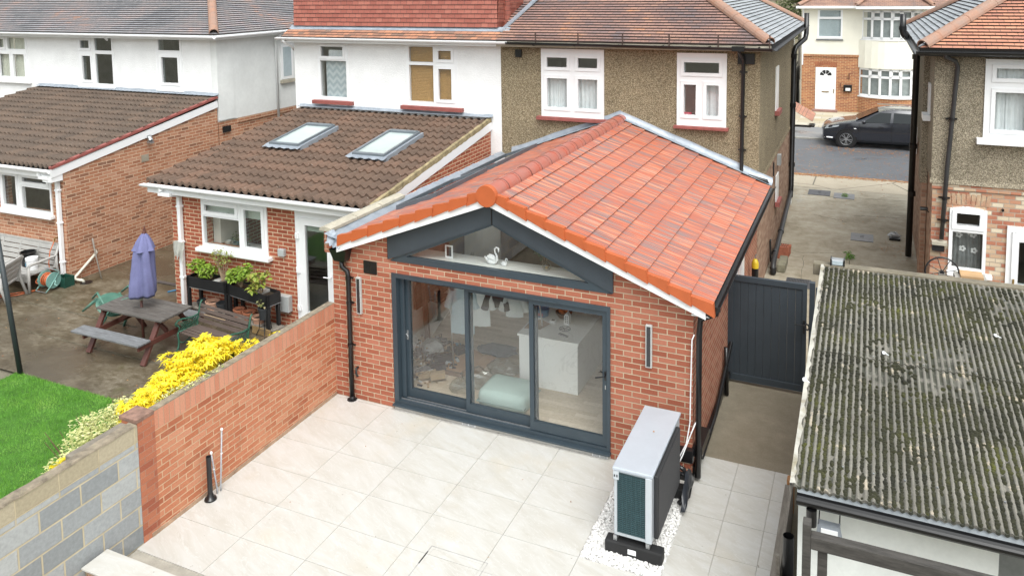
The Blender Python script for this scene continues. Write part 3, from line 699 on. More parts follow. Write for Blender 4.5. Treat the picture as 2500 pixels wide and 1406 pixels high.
for sgn, ln in ((1,2.98), (-1,2.45)):
    k = 10; pts = []
    for i in range(k+1):
        a = ln*i/k; x = XR+sgn*a; z = ZA-SL*a; jj = random.uniform(-.012,.012)
        pts += [(x, DY-.17+jj*.5, z+.045), (x, DY-.02, z+.06), (x, DY-.006, z+.16+jj)]
    g.add(pts, [(3*i+j, 3*i+j+1, 3*i+4+j, 3*i+3+j) if sgn < 0 else (3*i+3+j, 3*i+4+j, 3*i+j+1, 3*i+j) for i in range(k) for j in range(2)])
g.build('wall_flashing', M['lead'], ext, smooth=True)
for a, b in LIGHTS:      # rooflights on the hidden slope
    s = lambda x: ZA-SL*(XR-x)
    def pr(xa, xb, ya, yb, h0, h1, mb): return mb.add([(xa,ya,s(xa)+h0),(xb,ya,s(xb)+h0),(xb,yb,s(xb)+h0),(xa,yb,s(xa)+h0),(xa,ya,s(xa)+h1),(xb,ya,s(xb)+h1),(xb,yb,s(xb)+h1),(xa,yb,s(xa)+h1)], [(0,3,2,1),(4,5,6,7),(0,1,5,4),(1,2,6,5),(2,3,7,6),(3,0,4,7)])
    mb = MB(); pr(LX0-.05, LX0+.03, a-.1, b+.1, -.02, .10, mb); pr(LX1-.02, LX1+.07, a-.1, b+.1, -.02, .10, mb); pr(LX0+.03, LX1-.02, a-.1, a-.02, -.02, .095, mb); pr(LX0+.03, LX1-.02, b+.02, b+.1, -.02, .095, mb)
    rl = mb.build('roof_window', pm('slate_grey_flashing', (.14,.165,.19), .45, metal=.2, var=.15), ext); mb = MB(); pr(LX0+.02, LX1-.01, a-.03, b+.03, .06, .07, mb); mb.build('pane', M['glass'], rl)
g = MB().box(-.13, .0, 2.05, DY-.02, 2.3, 2.50); g.build('parapet', M['brick_orange'], ext)
MB().box(-.14, .0, -.0, 2.05, 2.2, 2.53).build('parapet', M['brick_new'], ext)
for i in range(3):
    MB().add([(-.19,-.04+i*.70,2.575),(.02,-.04+i*.70,2.575),(.02,.64+i*.70,2.575),(-.19,.64+i*.70,2.575),(-.19,-.04+i*.70,2.62),(.02,-.04+i*.70,2.62),(.02,.64+i*.70,2.62),(-.19,.64+i*.70,2.62),(-.085,-.04+i*.70,2.645),(-.085,.64+i*.70,2.645)],
      [(0,3,2,1),(0,1,5,8,4),(2,3,7,9,6),(1,2,6,5),(3,0,4,7),(4,8,9,7),(8,5,6,9)]).xf(Matrix.Translation((0,0,-.04))).build('coping_stone', M['coping'], ext)
# interior shell
fl = brickmat('oak_floor', [(0, (.46,.37,.27)), (.5, (.53,.44,.34)), (1, (.60,.51,.41))], (.36,.28,.20), bw=.6, rh=.09, ms=.001, bd=.001, grain=20, rough=.5)
MB().box(.27, 5.1, .2, 9.0, .06, .1).build('floor', fl, ext)
f = MB().box(.265, .28, .28, 9, .1, 2.45); f.box(5.09, 5.105, .28, 9, .1, 2.15); f.box(.27, 5.1, 9, 9.02, .1, 3.2); f.build('inner_wall', pm('plaster', (.80,.79,.75), .9, var=.05), ext)
f = MB(); 
f.add([(XR,.28,3.2),(XR-1.6,.28,3.2-SL*1.6),(XR-1.6,DY,3.2-SL*1.6),(XR,DY,3.2)], [(0,1,2,3)])
for y0_, y1_ in ((.28,LIGHTS[0][0]-.05),(LIGHTS[0][1]+.05,LIGHTS[1][0]-.05),(LIGHTS[1][1]+.05,DY)): f.add([(XR-1.6,y0_,3.2-SL*1.6),(.2,y0_,3.2-SL*2.48),(.2,y1_,3.2-SL*2.48),(XR-1.6,y1_,3.2-SL*1.6)], [(0,1,2,3)])
for sgn, ln in ((1,2.7),): f.add([(XR,.28,3.2),(XR+ln,.28,3.2-SL*ln),(XR+ln,DY,3.2-SL*ln),(XR,DY,3.2)], [(0,1,2,3)])
f.box(.2, 5.2, DY, 9, 2.6, 2.62)
f.build('ceiling', pm('ceiling_plaster', (.80,.79,.75), .9, var=.03), ext)
mb = MB(); mb.box(.3, 2.5, 5.3, 5.34, .1, 1.5); mb.build('cupboard', pm('dark_brown_panel', (.13,.075,.05), .6, var=.25, sc=5), ext)
mb = MB(); mb.box(4.62, 5.08, .9, 4.4, .1, .95); cab = mb.build('kitchen_unit', pm('grey_kitchen', (.33,.34,.33), .4, var=.05), ext)
MB().box(4.6, 5.09, .88, 4.42, .95, .99).build('worktop', pm('grey_worktop', (.42,.42,.41), .3, var=.2, sc=3), cab)
# ================================================================ HOUSES
HS = .60                                            # slope of the old roofs
def hip_roof(root, x0, x1, y0, y1, ze, mats, hipL=False, hipR=False, rows=34, names=('roof','roof')):
    """rear slope (facing -y) and, where hipped, the side slopes; eave rectangle x0..x1, y0..y1"""
    c = 1/math.sqrt(1+HS*HS); half = (y1-y0)/2; rows = min(rows, int(half/c/.1))
    f = MB(); slope(f, (x0,y0,ze), (1,0,0), (0,1,HS), rows, .1, (lambda v: v*c) if hipL else (lambda v: 0), (lambda v: x1-x0-v*c) if hipR else (lambda v: x1-x0), None, .33, .032, jit=.003)
    r = f.build('roof', mats[0], root)
    if hipR:
        f = MB(); slope(f, (x1,y0,ze), (0,1,0), (-1,0,HS), rows, .1, lambda v: v*c, lambda v: y1-y0-v*c, None, .33, .032, jit=.003)
        f.build('roof', mats[1], root)
    if hipL:
        f = MB(); slope(f, (x0,y0,ze), (0,1,0), (1,0,HS), rows, .1, lambda v: v*c, lambda v: y1-y0-v*c, None, .33, .032, jit=.003)
        f.build('roof', mats[1], root)
    # front slope closes the shape
    f = MB(); f.add([(x0,y1,ze),(x1,y1,ze),(x1-(half if hipR else 0),y0+half,ze+HS*half),(x0+(half if hipL else 0),y0+half,ze+HS*half)], [(0,1,2,3)]); f.build('roof', mats[0], root)
    t = half*.98
    for hp, xx, sg in ((hipR, x1, -1), (hipL, x0, 1)):
        if hp:
            f = MB(); halfround(f, (xx+sg*.06,y0+.06,ze+.045), (xx+sg*t,y0+t,ze+HS*t+.01), .115, .36)
            halfround(f, (xx+sg*.06,y1-.06,ze+.045), (xx+sg*t,y1-t,ze+HS*t+.01), .115, .36); f.build('hip_ridge', M['ridge_old'], root)
# ---- pebbledashed house behind the new extension
tan = thing('pebbledash_house', 'tan pebbledashed semi-detached house behind the new brick extension', 'house', (2.8, DY, 0), 'houses of the terrace row')
YF = 13.4
h1 = (.95, 2.33, 3.385, 4.815); h2 = (3.83, 4.785, 3.36, 4.79)
WT = .25
wt = MB().prism([(0,2.3),(5.4,2.3),(5.4,4.88),(0,4.88)], [[(a,c),(a,d),(b,d),(b,c)] for a,b,c,d in (h1,h2)], 'y', DY, DY+WT)
wt.build('rear_wall', M['pebble'], tan)
MB().prism([(0,0),(.3,0),(.3,2.29),(5.1,2.29),(5.1,0),(5.385,0),(5.385,2.299),(0,2.299)], (), 'y', DY+.012, DY+WT).build('lower_wall', M['brick_alley'], tan)
# alley side wall
g = MB().box(5.15, 5.4, DY+WT, YF, 2.3, 4.88); g.build('side_wall', M['pebble'], tan)
g = MB().box(5.15, 5.385, DY+WT, YF, 0, 2.299); g.build('lower_wall', M['brick_alley'], tan)
g = MB().add([(5.385,DY-.01,2.30),(5.42,DY-.03,2.27),(5.42,YF,2.27),(5.385,YF,2.30),(5.402,YF,2.36),(5.402,DY-.01,2.36)], [(0,3,2,1),(1,2,4,5)]); g.build('bellcast', M['pebble'], tan)
g = MB().box(0, .2, DY+WT, YF, 0, 4.88); g.box(0, 5.4, YF, YF+.2, 0, 4.88); g.build('hidden_wall', M['render_old'], tan)
g = MB().box(.2, 5.15, DY+3.2, DY+3.3, 2.62, 4.88); g.box(.2, 5.15, DY+WT, YF, 2.62, 2.7); g.box(.2, 5.15, DY+WT, YF, 4.83, 4.85); g.build('room_lining', M['room'], tan)
win = window(tan, *h1, DY, [(.065,.455,.70,.905,1),(.565,.935,.70,.905,1),(.065,.455,.11,.60,1),(.565,.935,.11,.60,1)], proud=.03, sill=(.09,.09,.075,M['sill_red']), back=[('curtain',0,.36,.05,.62),('curtain',.2,.52,.05,.62),('curtain',.55,1,.05,.62)])
window(tan, *h2, DY, [(.10,.90,.70,.905,1),(.10,.44,.12,.60,1),(.56,.90,.12,.60,1)], proud=.03, sill=(.05,.09,.06,M['sill_red']), back=[('curtain',.5,.98,.05,.62),('curtain',0,.14,.1,.95),('curtain',.84,1,.6,.95)])
b = MB().box(.36, .50, DY-.045, DY, 4.62, 4.78).build('airbrick', M['blackp'], tan)
MB().box(4.99, 5.30, DY-.05, DY, 4.60, 4.80).build('airbrick', M['blackp'], tan)
# side windows of the alley seen edge on
for y, z0, z1 in ((9.1,3.3,4.27), (9.45,1.15,1.75)):
    s = MB().box(5.40, 5.425, y-.25, y+.25, z0, z1).build('side_window', M['upvc'], tan); MB().box(5.40, 5.50, y-.3, y+.3, z0-.1, z0).build('sill', M['sill_red'], s)
MB().box(5.39, 5.47, 9.55, 9.75, 1.92, 2.16).build('meter_box', pm('grey_box', (.33,.34,.33), .6, var=.1), tan)
MB().box(5.39, 5.41, 8.75, 8.85, 1.85, 2.15).build('wall_vent', M['black_iron'], tan)
hip_roof(tan, .02, 5.64, DY-.28, YF+.5, 4.98, (M['oldtile'], M['slatetile']), hipR=True)
# lichen patch comes from the tile colours at the party line
g = MB(); gutter(g, (.28,DY-.34,4.965), (5.66,DY-.34,4.93), .055)
for q in range(6): g.lathe([(.062,0),(.062,.03)], (.9+q*.9,DY-.34,4.955), 10, 'x', 180, 360)
g.build('gutter', M['blackp'], tan)
g = MB(); gutter(g, (5.71,DY-.3,4.93), (5.71,YF+.4,4.95), .055); g.build('gutter', M['black_iron'], tan)
MB().box(.02, 5.62, DY-.27, DY-.25, 4.86, 4.975).build('fascia', pm('cream_fascia', (.58,.53,.42), .7, var=.2, sc=4), tan)
g = MB().box(.02, 5.62, DY-.25, DY, 4.865, 4.88); g.box(5.4, 5.62, DY, YF+.4, 4.865, 4.88); g.build('soffit', pm('cream_soffit', (.5,.47,.4), .8, var=.2), tan)
MB().box(5.62, 5.64, DY-.25, YF+.4, 4.86, 4.975).build('fascia', M['black_iron'], tan)
# wire mesh guard on the eave
g = MB(); mm = pm('rusty_iron', (.09,.055,.045), .8, var=.3, sc=10)
ss = lambda d: (DY-.30+d, 4.985+.0+d*.25)
for q in range(6): g.box(.95+q*.93-.012, .95+q*.93+.012, DY-.33, DY-.315, 4.93, 5.18)
for zz in (5.0,5.05,5.1,5.17): g.box(.45, 5.35, DY-.327, DY-.323, zz-.003, zz+.003)
x = .45
while x < 5.35: g.box(x-.0012, x+.0012, DY-.3255, DY-.3245, 4.99, 5.17); x += .028
g.build('eave_guard', mm, tan)
# rainwater pipe down the rear wall and across to the new gutter
MB().tube([(5.05,DY-.33,4.90),(5.06,DY-.30,4.84),(5.10,DY-.10,4.70),(5.10,DY-.07,4.62),(5.09,DY-.07,2.60),(5.10,DY-.09,2.52),(5.18,DY-.11,2.48),(5.56,DY-.11,2.40),(5.60,DY-.11,2.30)], .036, 12).build('downpipe', M['blackp'], tan, smooth=True)
g = MB()
for zz in (4.45,3.6,2.95): g.lathe([(.045,-.025),(.045,.025)], (5.095,DY-.07,zz), 12); g.box(5.02, 5.17, DY-.03, DY-.0, zz-.012, zz+.012)
g.box(4.93, 5.16, DY-.40, DY-.28, 4.87, 4.96); g.build('pipe_clip', M['blackp'], tan)
# black soil stack in the alley
MB().tube([(5.72,13.3,5.30),(5.72,13.3,4.75),(5.70,13.2,4.62),(5.50,12.75,4.42),(5.47,12.7,4.30),(5.47,12.55,.75),(5.47,12.3,.5)], .065, 14).build('soil_stack', M['blackp'], tan, smooth=True)
g = MB()
for zz in (4.2,2.9,1.3): g.lathe([(.08,-.05),(.08,.05)], (5.47,12.6,zz), 14)
g.build('pipe_collar', M['blackp'], tan)
MB().tube([(5.47,12.5,.62),(5.48,11.2,.48),(5.50,9.6,.36),(5.52,8.2,.26),(5.53,7.75,.20),(5.54,7.62,.02)], .055, 14).build('waste_pipe', pm('worn_black_pipe', (.045,.045,.047), .45, var=.3), tan, smooth=True)
g = MB()
for y, z in ((9.6,.36), (8.3,.27)): g.tube([(5.5,y-.05,z-.005),(5.5,y+.05,z+.005)], .068, 12)
for z in (.06,.14): g.lathe([(.066,-.012),(.066,.012)], (5.54,7.64,z), 14)
g.tube([(5.43,8.1,.6),(5.43,8.02,.6),(5.45,8.0,.15)], .022, 8); g.build('pipe_collar', M['blackp'], tan)
g = MB().tube([(5.47,12.6,2.35),(5.9,12.9,2.3)], .03, 8); g.box(5.85, 6.0, 12.8, 13.2, 2.3, 2.34); g.build('pipe_branch', M['blackp'], tan)
g = MB().add([(5.42,12.8,2.75),(5.95,12.8,2.45),(5.95,14.2,2.45),(5.42,14.2,2.75)], [(0,1,2,3)]); slope(g, (5.95,12.8,2.45), (0,1,0), (-.87,0,.49), 5, .12, lambda v: 0, lambda v: 1.4, None, .3, .012); g.build('porch_roof', M['tile_orange'], tan)
# ---- white rendered half
wa = thing('white_rendered_house', 'white rendered house half with red hung-tile loft dormer and brown blinds', 'house', (-2.8, DY, 0), 'houses of the terrace row')
a1 = (-4.88, -3.99, 3.46, 4.86); a2 = (-2.37, -1.06, 3.45, 4.86)
MB().prism([(-5.57,0),(0,0),(0,4.90),(-5.57,4.90)], [[(a,c),(a,d),(b,d),(b,c)] for a,b,c,d in (a1,a2)], 'y', DY-.004, DY+WT).build('rear_wall', M['render'], wa)
g = MB().box(-5.57, -5.35, DY+WT, YF, 0, 4.9); g.box(-5.57, 0, YF, YF+.2, 0, 4.9); g.build('side_wall', M['render_old'], wa)
g = MB().box(-5.35, -.0, DY+2.6, DY+2.7, 2.7, 4.88); g.box(-5.35, 0, DY+WT, YF, 2.62, 2.7); g.box(-5.35, 0, DY+WT, YF, 4.87, 4.89); g.build('room_lining', M['room'], wa)
window(wa, *a1, DY, [(.09,.90,.725,.955,1),(.09,.93,.06,.68,0)], proud=.012, sill=(.13,.10,.09,M['sill_red']), back=[('zigzag',.2,1,.0,.72),('curtain',.3,.8,.74,.86)])
window(wa, *a2, DY, [(.05,.53,.71,.955,0),(.60,.92,.725,.93,1),(.05,.53,.07,.66,0),(.60,.92,.085,.64,1)], proud=.012, sill=(.14,.10,.09,M['sill_red']), back=[('slats',0,1,.03,.97)])
g = MB(); slope(g, (-5.72,DY-.28,4.985), (1,0,0), (0,1,HS), 3, .1, lambda v: 0, lambda v: 5.95, None, .2, .018, jit=.006); g.build('eave_tiles', plaintile('mossy_orange_tile', [(0,(.20,.13,.10)),(.5,(.36,.18,.12)),(1,(.50,.24,.14))], lichen=((.30,.30,.24), .6)), wa)
g = MB().add([(-5.7,DY+.0,5.16),(.2,DY+.0,5.16),(.2,DY+.1,5.25),(-5.7,DY+.1,5.25)], [(0,1,2,3)]); g.build('lead_apron', M['lead'], wa)
g = MB(); slope(g, (-5.60,DY+.06,5.24), (1,0,0), (0,.045,1), 14, .1, lambda v: 0, lambda v: 5.50, None, .165, .02, jit=.002); g.build('dormer_wall', M['tile_red'], wa)
g = MB(); slope(g, (-.10,DY+.06,5.24), (.18,.75,0), (.06,.045,1), 14, .1, lambda v: 0, lambda v: .9, None, .165, .02, jit=.002); g.build('dormer_cheek', M['tile_red'], wa)
MB().box(-5.6, .02, DY+.3, DY+.9, 5.2, 6.66).build('dormer_core', M['tile_red'], wa)
MB().beam((.0,DY-.02,5.15), (.55,DY+1.35,6.05), .12, .03).build('lead_flashing', M['lead'], wa)
g = MB(); gutter(g, (-5.83,DY-.34,4.975), (.28,DY-.34,4.965), .055)
for q in range(6): g.lathe([(.062,0),(.062,.03)], (-5.4+q*.95,DY-.34,4.97), 10, 'x', 180, 360)
g.lathe([(.0,0),(.055,0),(.055,.005)], (-5.83,DY-.34,4.975), 12, 'x', 180, 360); g.build('gutter', M['upvc'], wa)
MB().box(-5.75, .02, DY-.27, DY-.25, 4.86, 4.97).build('fascia', M['upvc'], wa)
MB().box(-5.75, .02, DY-.25, DY, 4.875, 4.885).build('soffit', M['upvc'], wa)
MB().tube([(-5.62,DY-.33,4.93),(-5.62,DY-.30,4.86),(-5.60,DY-.02,4.72),(-5.66,DY+.1,4.65)], .036, 8).build('downpipe', M['upvc'], wa, smooth=True)
g = MB().add([(-5.75,DY+1.0,4.95),(-.1,DY+1.0,4.95),(-.1,9.9,7.2),(-5.75,9.9,7.2)], [(0,1,2,3)]); g.build('roof', M['oldtile'], wa)
# ---- tiled rear extension of the white half
def lean_to(root, x0, x1, yf, yb, ze, zt, mat, pitch, wallm, holes, vergeR, brick_side_from=0, front_over=.25):
    wall_y(holes, [(x0+.35,0),(x1,0),(x1,ze-.05),(x0+.35,ze-.05)], yf, .25, wallm, root, 'front_wall')
    g = MB(); k = (zt-ze)/(yb-yf+front_over)
    zz = lambda y: ze+k*(y-yf+front_over)-.07
    g.prism([(yf+.25,0),(yb,0),(yb,zz(yb)),(yf+.25,zz(yf+.25))], (), 'x', x1-.25, x1); g.build('side_wall', wallm, root)
    g = MB().prism([(yf+.25,0),(yb,0),(yb,zz(yb)),(yf+.25,zz(yf+.25))], (), 'x', x0+.35, x0+.6); g.build('side_wall', wallm, root)
    L_ = math.hypot(yb-yf+front_over, zt-ze); rows = max(1, round(L_/.33))
    f = MB(); slope(f, (x0, yf-front_over, ze), (1,0,0), (0,1,k), rows, L_/rows, lambda v: 0, lambda v: x1-x0+vergeR, roman(pitch, .052), pitch/8, .050, lap=.04, jit=.004)
    f.build('roof', mat, root)
    MB().prism([(yf+.26,ze-.16),(yb-.02,zz(yb)-.08),(yb-.02,zz(yb)-.06),(yf+.26,ze-.14)], (), 'x', x0+.61, x1-.26).build('ceiling', M['room'], root)
    # plain sheet under the tiles
    f = MB().add([(x0,yf-front_over+.02,ze-.02),(x1+vergeR,yf-front_over+.02,ze-.02),(x1+vergeR,yb,zt-.03),(x0,yb,zt-.03)], [(0,1,2,3)]); f.build('roof_felt', M['black_iron'], root)
    f = MB(); gutter(f, (x0-.1,yf-front_over-.045,ze-.035), (x1+vergeR-.02,yf-front_over-.045,ze-.035), .055)
    q = x0+.5
    while q < x1: f.lathe([(.061,0),(.061,.03)], (q,yf-front_over-.045,ze-.035), 10, 'x', 180, 360); q += .9
    f.lathe([(.0,0),(.055,0),(.055,.005)], (x0-.1,yf-front_over-.045,ze-.035), 12, 'x', 180, 360); f.build('gutter', M['upvc'], root)
    MB().box(x0, x1+vergeR-.02, yf-front_over+.01, yf-front_over+.03, ze-.20, ze-.03).build('fascia', M['upvc'], root)
    MB().box(x0, x1+vergeR-.02, yf-front_over+.03, yf, ze-.195, ze-.18).build('soffit', M['upvc'], root)
    return zz, k
ae = thing('tiled_lean_to', 'orange brick lean-to with brown pantile roof and two roof windows', 'house extension', (-2.6, 1.67, 0), 'lean-to rear extensions')
aw = (-4.29, -2.70, 1.26, 2.20); ad = (-2.05, -.55, .06, 2.2)
zz, k = lean_to(ae, -5.42, -.25, 1.67, DY-.05, 2.47, 3.20, M['pan'], .178, M['brick_orange'], [aw, ad], -.0)
MB().box(-4.905, -4.83, 1.92, 1.93, 0, .1).build('damp_course', M['blackp'], ae)
f = window(ae, *aw, 1.67, [(.03,.56,.70,.93,1),(.03,.58,.06,.64,0),(.64,.95,.08,.93,1)], proud=.02, sill=(.09,.11,.07,M['upvc']), back=[('roller',0,.6,.7,1),('roller',.6,1,.66,1)])
# door of the lean-to
dr = MB().prism([(-2.05,.08),(-.55,.08),(-.55,2.2),(-2.05,2.2)], [[(-1.97,.16),(-1.97,2.08),(-1.22,2.08),(-1.22,.16)]], 'y', 1.645, 1.72).build('back_door', M['upvc'], ae, bevel=.004)
lf = MB().prism([(-1.98,.14),(-1.2,.14),(-1.2,2.09),(-1.98,2.09)], [[(-1.82,.36),(-1.82,1.96),(-1.35,1.96),(-1.35,.36)]], 'y', 1.625, 1.68).build('door_leaf', M['upvc'], dr, bevel=.004)
MB().box(-1.84, -1.33, 1.65, 1.656, .34, 1.98).build('pane', M['glass_dark'], dr)
MB().box(-1.84, -1.33, 1.69, 1.70, 1.84, 1.98).build('blind', M['roller'], dr)
h = MB().tube([(-1.27,1.62,1.08),(-1.27,1.57,1.08),(-1.40,1.565,1.08)], .011, 8); h.box(-1.285, -1.255, 1.615, 1.626, .9, 1.15); h.build('handle', M['upvc'], dr)
h = MB()
for z in (1.75,1.12,.42): h.box(-2.03, -1.95, 1.60, 1.63, z-.05, z+.05); h.tube([(-1.99,1.60,z-.045),(-1.99,1.60,z+.045)], .014, 8)
h.build('hinge', M['upvc'], dr)
MB().box(-2.1, -.5, 1.50, 1.67, .03, .075).build('threshold', M['upvc'], ae, bevel=.006)
MB().box(-2.35, -.3, 1.15, 1.67, -.0, .028).build('doorstep', pm('mossy_brick_step', (.30,.25,.19), .9, var=.3, sc=9), ae)
g = MB().box(-2.44, -2.30, 1.60, 1.67, 1.32, 1.45).build('junction_box', pm('grey_box_pl', (.42,.44,.44), .5, var=.08), ae, bevel=.006)
g = MB().box(-2.52, -2.20, 1.56, 1.67, .30, .60).build('socket_box', pm('grey_box_pl', (.42,.44,.44), .5), ae, bevel=.01)
MB().tube([(-5.02,1.38,2.43),(-5.02,1.38,2.33)], .04, 8).build('gutter_outlet', M['upvc'], ae)
dp = MB().box(-5.08, -4.78, 1.36, 1.43, 2.24, 2.31); dp.beam((-4.83,1.40,2.28), (-4.80,1.60,2.22), .07, .07); dp.box(-4.84, -4.765, 1.575, 1.65, .02, 2.24)
for z in (2.0,1.3,.6): dp.box(-4.86, -4.745, 1.57, 1.66, z-.02, z+.02)
dp.build('downpipe', M['upvc'], ae, bevel=.004)
MB().beam((-.245,1.40,2.375), (-.245,DY-.02,3.10), .03, .19).build('bargeboard', M['soffit_white'], ae)
g = MB(); vs = []
for i in range(50):
    y = 1.42+(DY-1.45)*i/49; z = 2.47+k*(y-1.42); vs += [(-.285+random.uniform(-.012,.01), y, z+.080), (-.235, y, z+.07+random.uniform(-.008,.008)), (-.228, y, z-.02+random.uniform(-.01,.01))]
g.add(vs, [(3*i+j, 3*i+3+j, 3*i+4+j, 3*i+1+j) for i in range(49) for j in range(2)]); g.build('verge_mortar', pm('yellowed_mortar', (.42,.34,.19), .95, var=.4, sc=8), ae)
vs = []
for i in range(40):
    x = -5.45+5.25*i/39; vs += [(x, DY-.16+random.uniform(-.012,.012), 3.20+.10), (x, DY-.03, 3.30), (x, DY-.007, 3.34+random.uniform(-.01,.01))]
MB().add(vs, [(3*i+j, 3*i+3+j, 3*i+4+j, 3*i+1+j) for i in range(39) for j in range(2)]).build('wall_flashing', M['lead'], ae, smooth=True)
for (xa, xb, ya, yb) in ((-4.16,-3.40,3.45,4.72), (-1.96,-1.22,3.30,4.68)):      # roof windows
    s = lambda y: 2.47+k*(y-1.42)
    def pr(mb, x0, x1, y0, y1, h0, h1): return mb.add([(x0,y0,s(y0)+h0),(x1,y0,s(y0)+h0),(x1,y1,s(y1)+h0),(x0,y1,s(y1)+h0),(x0,y0,s(y0)+h1),(x1,y0,s(y0)+h1),(x1,y1,s(y1)+h1),(x0,y1,s(y1)+h1)], [(0,3,2,1),(4,5,6,7),(0,1,5,4),(1,2,6,5),(2,3,7,6),(3,0,4,7)])
    mb = MB(); w = .045
    pr(mb, xa, xa+w, ya, yb, -.02, .17); pr(mb, xb-w, xb, ya, yb, -.02, .17); pr(mb, xa+w, xb-w, ya, ya+w*1.6, -.02, .165); pr(mb, xa+w, xb-w, yb-w*2.2, yb, -.02, .18)
    rl = mb.build('roof_window', pm('grey_flashing_metal', (.20,.23,.255), .4, metal=.4, var=.1), ae, bevel=.004)
    mb = MB(); pr(mb, xa+w, xb-w, ya+w, yb-w, .13, .138)
    mb.build('pane', M['skyl'] if 'skyl' in M else M.setdefault('skyl', pm('bright_roof_glass', (.36,.42,.405), .08, var=.05, sc=.8, col2=(.46,.52,.51), spec=.8)), rl)
    mb = MB(); vs = []
    for i in range(25):
        x = xa-.08+(xb-xa+.16)*i/24; vs += [(x, ya, s(ya)+.125), (x, ya-.13+random.uniform(-.01,.01), s(ya-.13)+.115+.012*math.sin(x*33))]
    mb.add(vs, [(2*i, 2*i+1, 2*i+3, 2*i+2) for i in range(24)]); pr(mb, xa-.09, xa, ya, yb+.05, .0, .125); pr(mb, xb, xb+.05, ya, yb+.05, .0, .125); mb.build('lead_skirt', M['lead'], rl)
# inside of the lean-to: ledge items behind the kitchen window
MB().box(-4.4, -2.6, 1.92, 2.3, 1.16, 1.2).build('worktop', M['room'], ae)
g = MB().box(-5.0, -.5, 4.4, 4.45, 0, 2.6); g.box(-4.3, -4.12, 1.95, 2.5, 1.2, 2.2); g.build('inner_wall', pm('pale_room_wall', (.66,.66,.60), .9, var=.1), ae)
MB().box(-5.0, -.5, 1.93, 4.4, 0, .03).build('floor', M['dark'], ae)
# ---- left hand house and its lean-to
wb = thing('white_hipped_house', 'weathered white rendered house with grey hipped tile roof at far left', 'house', (-12, DY, 0), 'houses of the terrace row')
b1 = (-16.8, -15.42, 3.53, 4.96); b2 = (-13.26, -11.83, 3.49, 4.93); b3 = (-10.2, -9.27, 3.50, 4.90)
MB().box(-20, -8.11, DY, DY+WT, 0, 2.719).build('lower_wall', M['brick_B'], wb)
MB().prism([(-20,2.72),(-8.1,2.72),(-8.1,4.90),(-20,4.90)], [[(a,c),(a,d),(b,d),(b,c)] for a,b,c,d in ((-16.8,-15.42,3.53,4.88),(-13.26,-11.83,3.49,4.88),(-10.2,-9.27,3.5,4.88))], 'y', DY, DY+WT).build('rear_wall', M['render'], wb)
MB().box(-8.35, -8.1, DY+WT, YF, 2.72, 4.9).build('side_wall', M['render_old'], wb)
MB().box(-8.28, -8.075, DY-.01, DY+.55, 2.75, 4.895).build('chimney_breast', M['render_old'], wb)
g = MB().box(-8.35, -8.11, DY+WT, YF, 0, 2.719); g.box(-8.11, -8.08, DY+WT+.4, YF, 2.60, 2.71); g.build('lower_wall', M['brick_B'], wb)
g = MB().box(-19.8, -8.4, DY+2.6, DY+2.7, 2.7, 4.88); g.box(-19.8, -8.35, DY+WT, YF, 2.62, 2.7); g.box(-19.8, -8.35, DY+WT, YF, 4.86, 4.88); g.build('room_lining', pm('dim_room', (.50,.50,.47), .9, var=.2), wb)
window(wb, -16.8, -15.42, 3.53, 4.86, DY, [(.06,.30,.70,.95,1),(.38,.94,.70,.95,0),(.52,.94,.05,.62,1),(.06,.46,.05,.62,1)], proud=.012, sill=(.12,.08,.08,M['render']), back=[('beige',0,.48,0,1),('beige',.5,1,0,1)])
window(wb, *b2[:3], 4.88, DY, [(.07,.38,.73,.95,1),(.50,.96,.72,1.0,0),(.10,.40,.08,.64,1),(.50,.96,.05,.65,0)], proud=.012, sill=(.02,.04,.05,M['upvc']), glass=M['glass_dark'])
window(wb, *b3[:3], 4.88, DY, [(.10,.92,.76,.98,0),(.16,.88,.10,.66,1)], proud=.012, sill=(.02,.04,.05,M['upvc']), glass=M['glass_dark'])
g = MB().box(-8.1, -8.07, 8.55, 9.05, 3.55, 4.55); sw = g.build('side_window', M['upvc'], wb); MB().box(-8.075, -8.062, 8.63, 8.97, 3.63, 4.47).build('pane', M['frost'], sw); MB().box(-8.1, -8.02, 8.5, 9.1, 3.44, 3.53).build('sill', M['coping'], sw)
hip_roof(wb, -20, -7.86, DY-.28, YF+.5, 5.0, (M['oldtileB'], M['oldtileB']), hipR=True)
g = MB(); gutter(g, (-20,DY-.34,4.985), (-7.80,DY-.34,4.955), .055); gutter(g, (-7.80,DY-.34,4.955), (-7.80,YF+.3,4.97), .055)
for q in range(9): g.lathe([(.062,0),(.062,.03)], (-17.2+q*1.1,DY-.34,4.97), 10, 'x', 180, 360)
g.build('gutter', M['upvc'], wb)
g = MB().box(-20, -7.88, DY-.27, DY-.25, 4.86, 4.985); g.box(-7.88, -7.86, DY-.25, YF+.3, 4.86, 4.985); g.box(-20, -7.88, DY-.25, DY, 4.87, 4.885); g.box(-8.1, -7.88, DY, YF+.3, 4.87, 4.885); g.build('fascia', M['upvc'], wb)
MB().tube([(-7.85,8.3,4.92),(-7.9,8.3,4.80),(-8.03,8.3,4.66),(-8.04,8.3,2.4)], .036, 10).build('downpipe', M['upvc_old'], wb, smooth=True)
MB().tube([(-11.78,DY-.33,4.93),(-11.9,DY-.12,4.80)], .03, 8).build('gutter_outlet', M['upvc'], wb)
MB().box(-8.085, -8.06, 6.18, 6.46, 2.42, 2.58).build('wall_vent', M['blackp'], wb)
be = thing('tiled_lean_to', 'rustic brick lean-to with dark pantile roof and red painted verge at far left', 'house extension', (-11.5, 1.64, 0), 'lean-to rear extensions')
bw_ = (-10.15, -8.47, 1.42, 2.28)
zz, kb = lean_to(be, -15.0, -8.1, 1.64, DY-.05, 2.50, 3.34, M['panB'], .15, M['brick_B'], [bw_], .02)
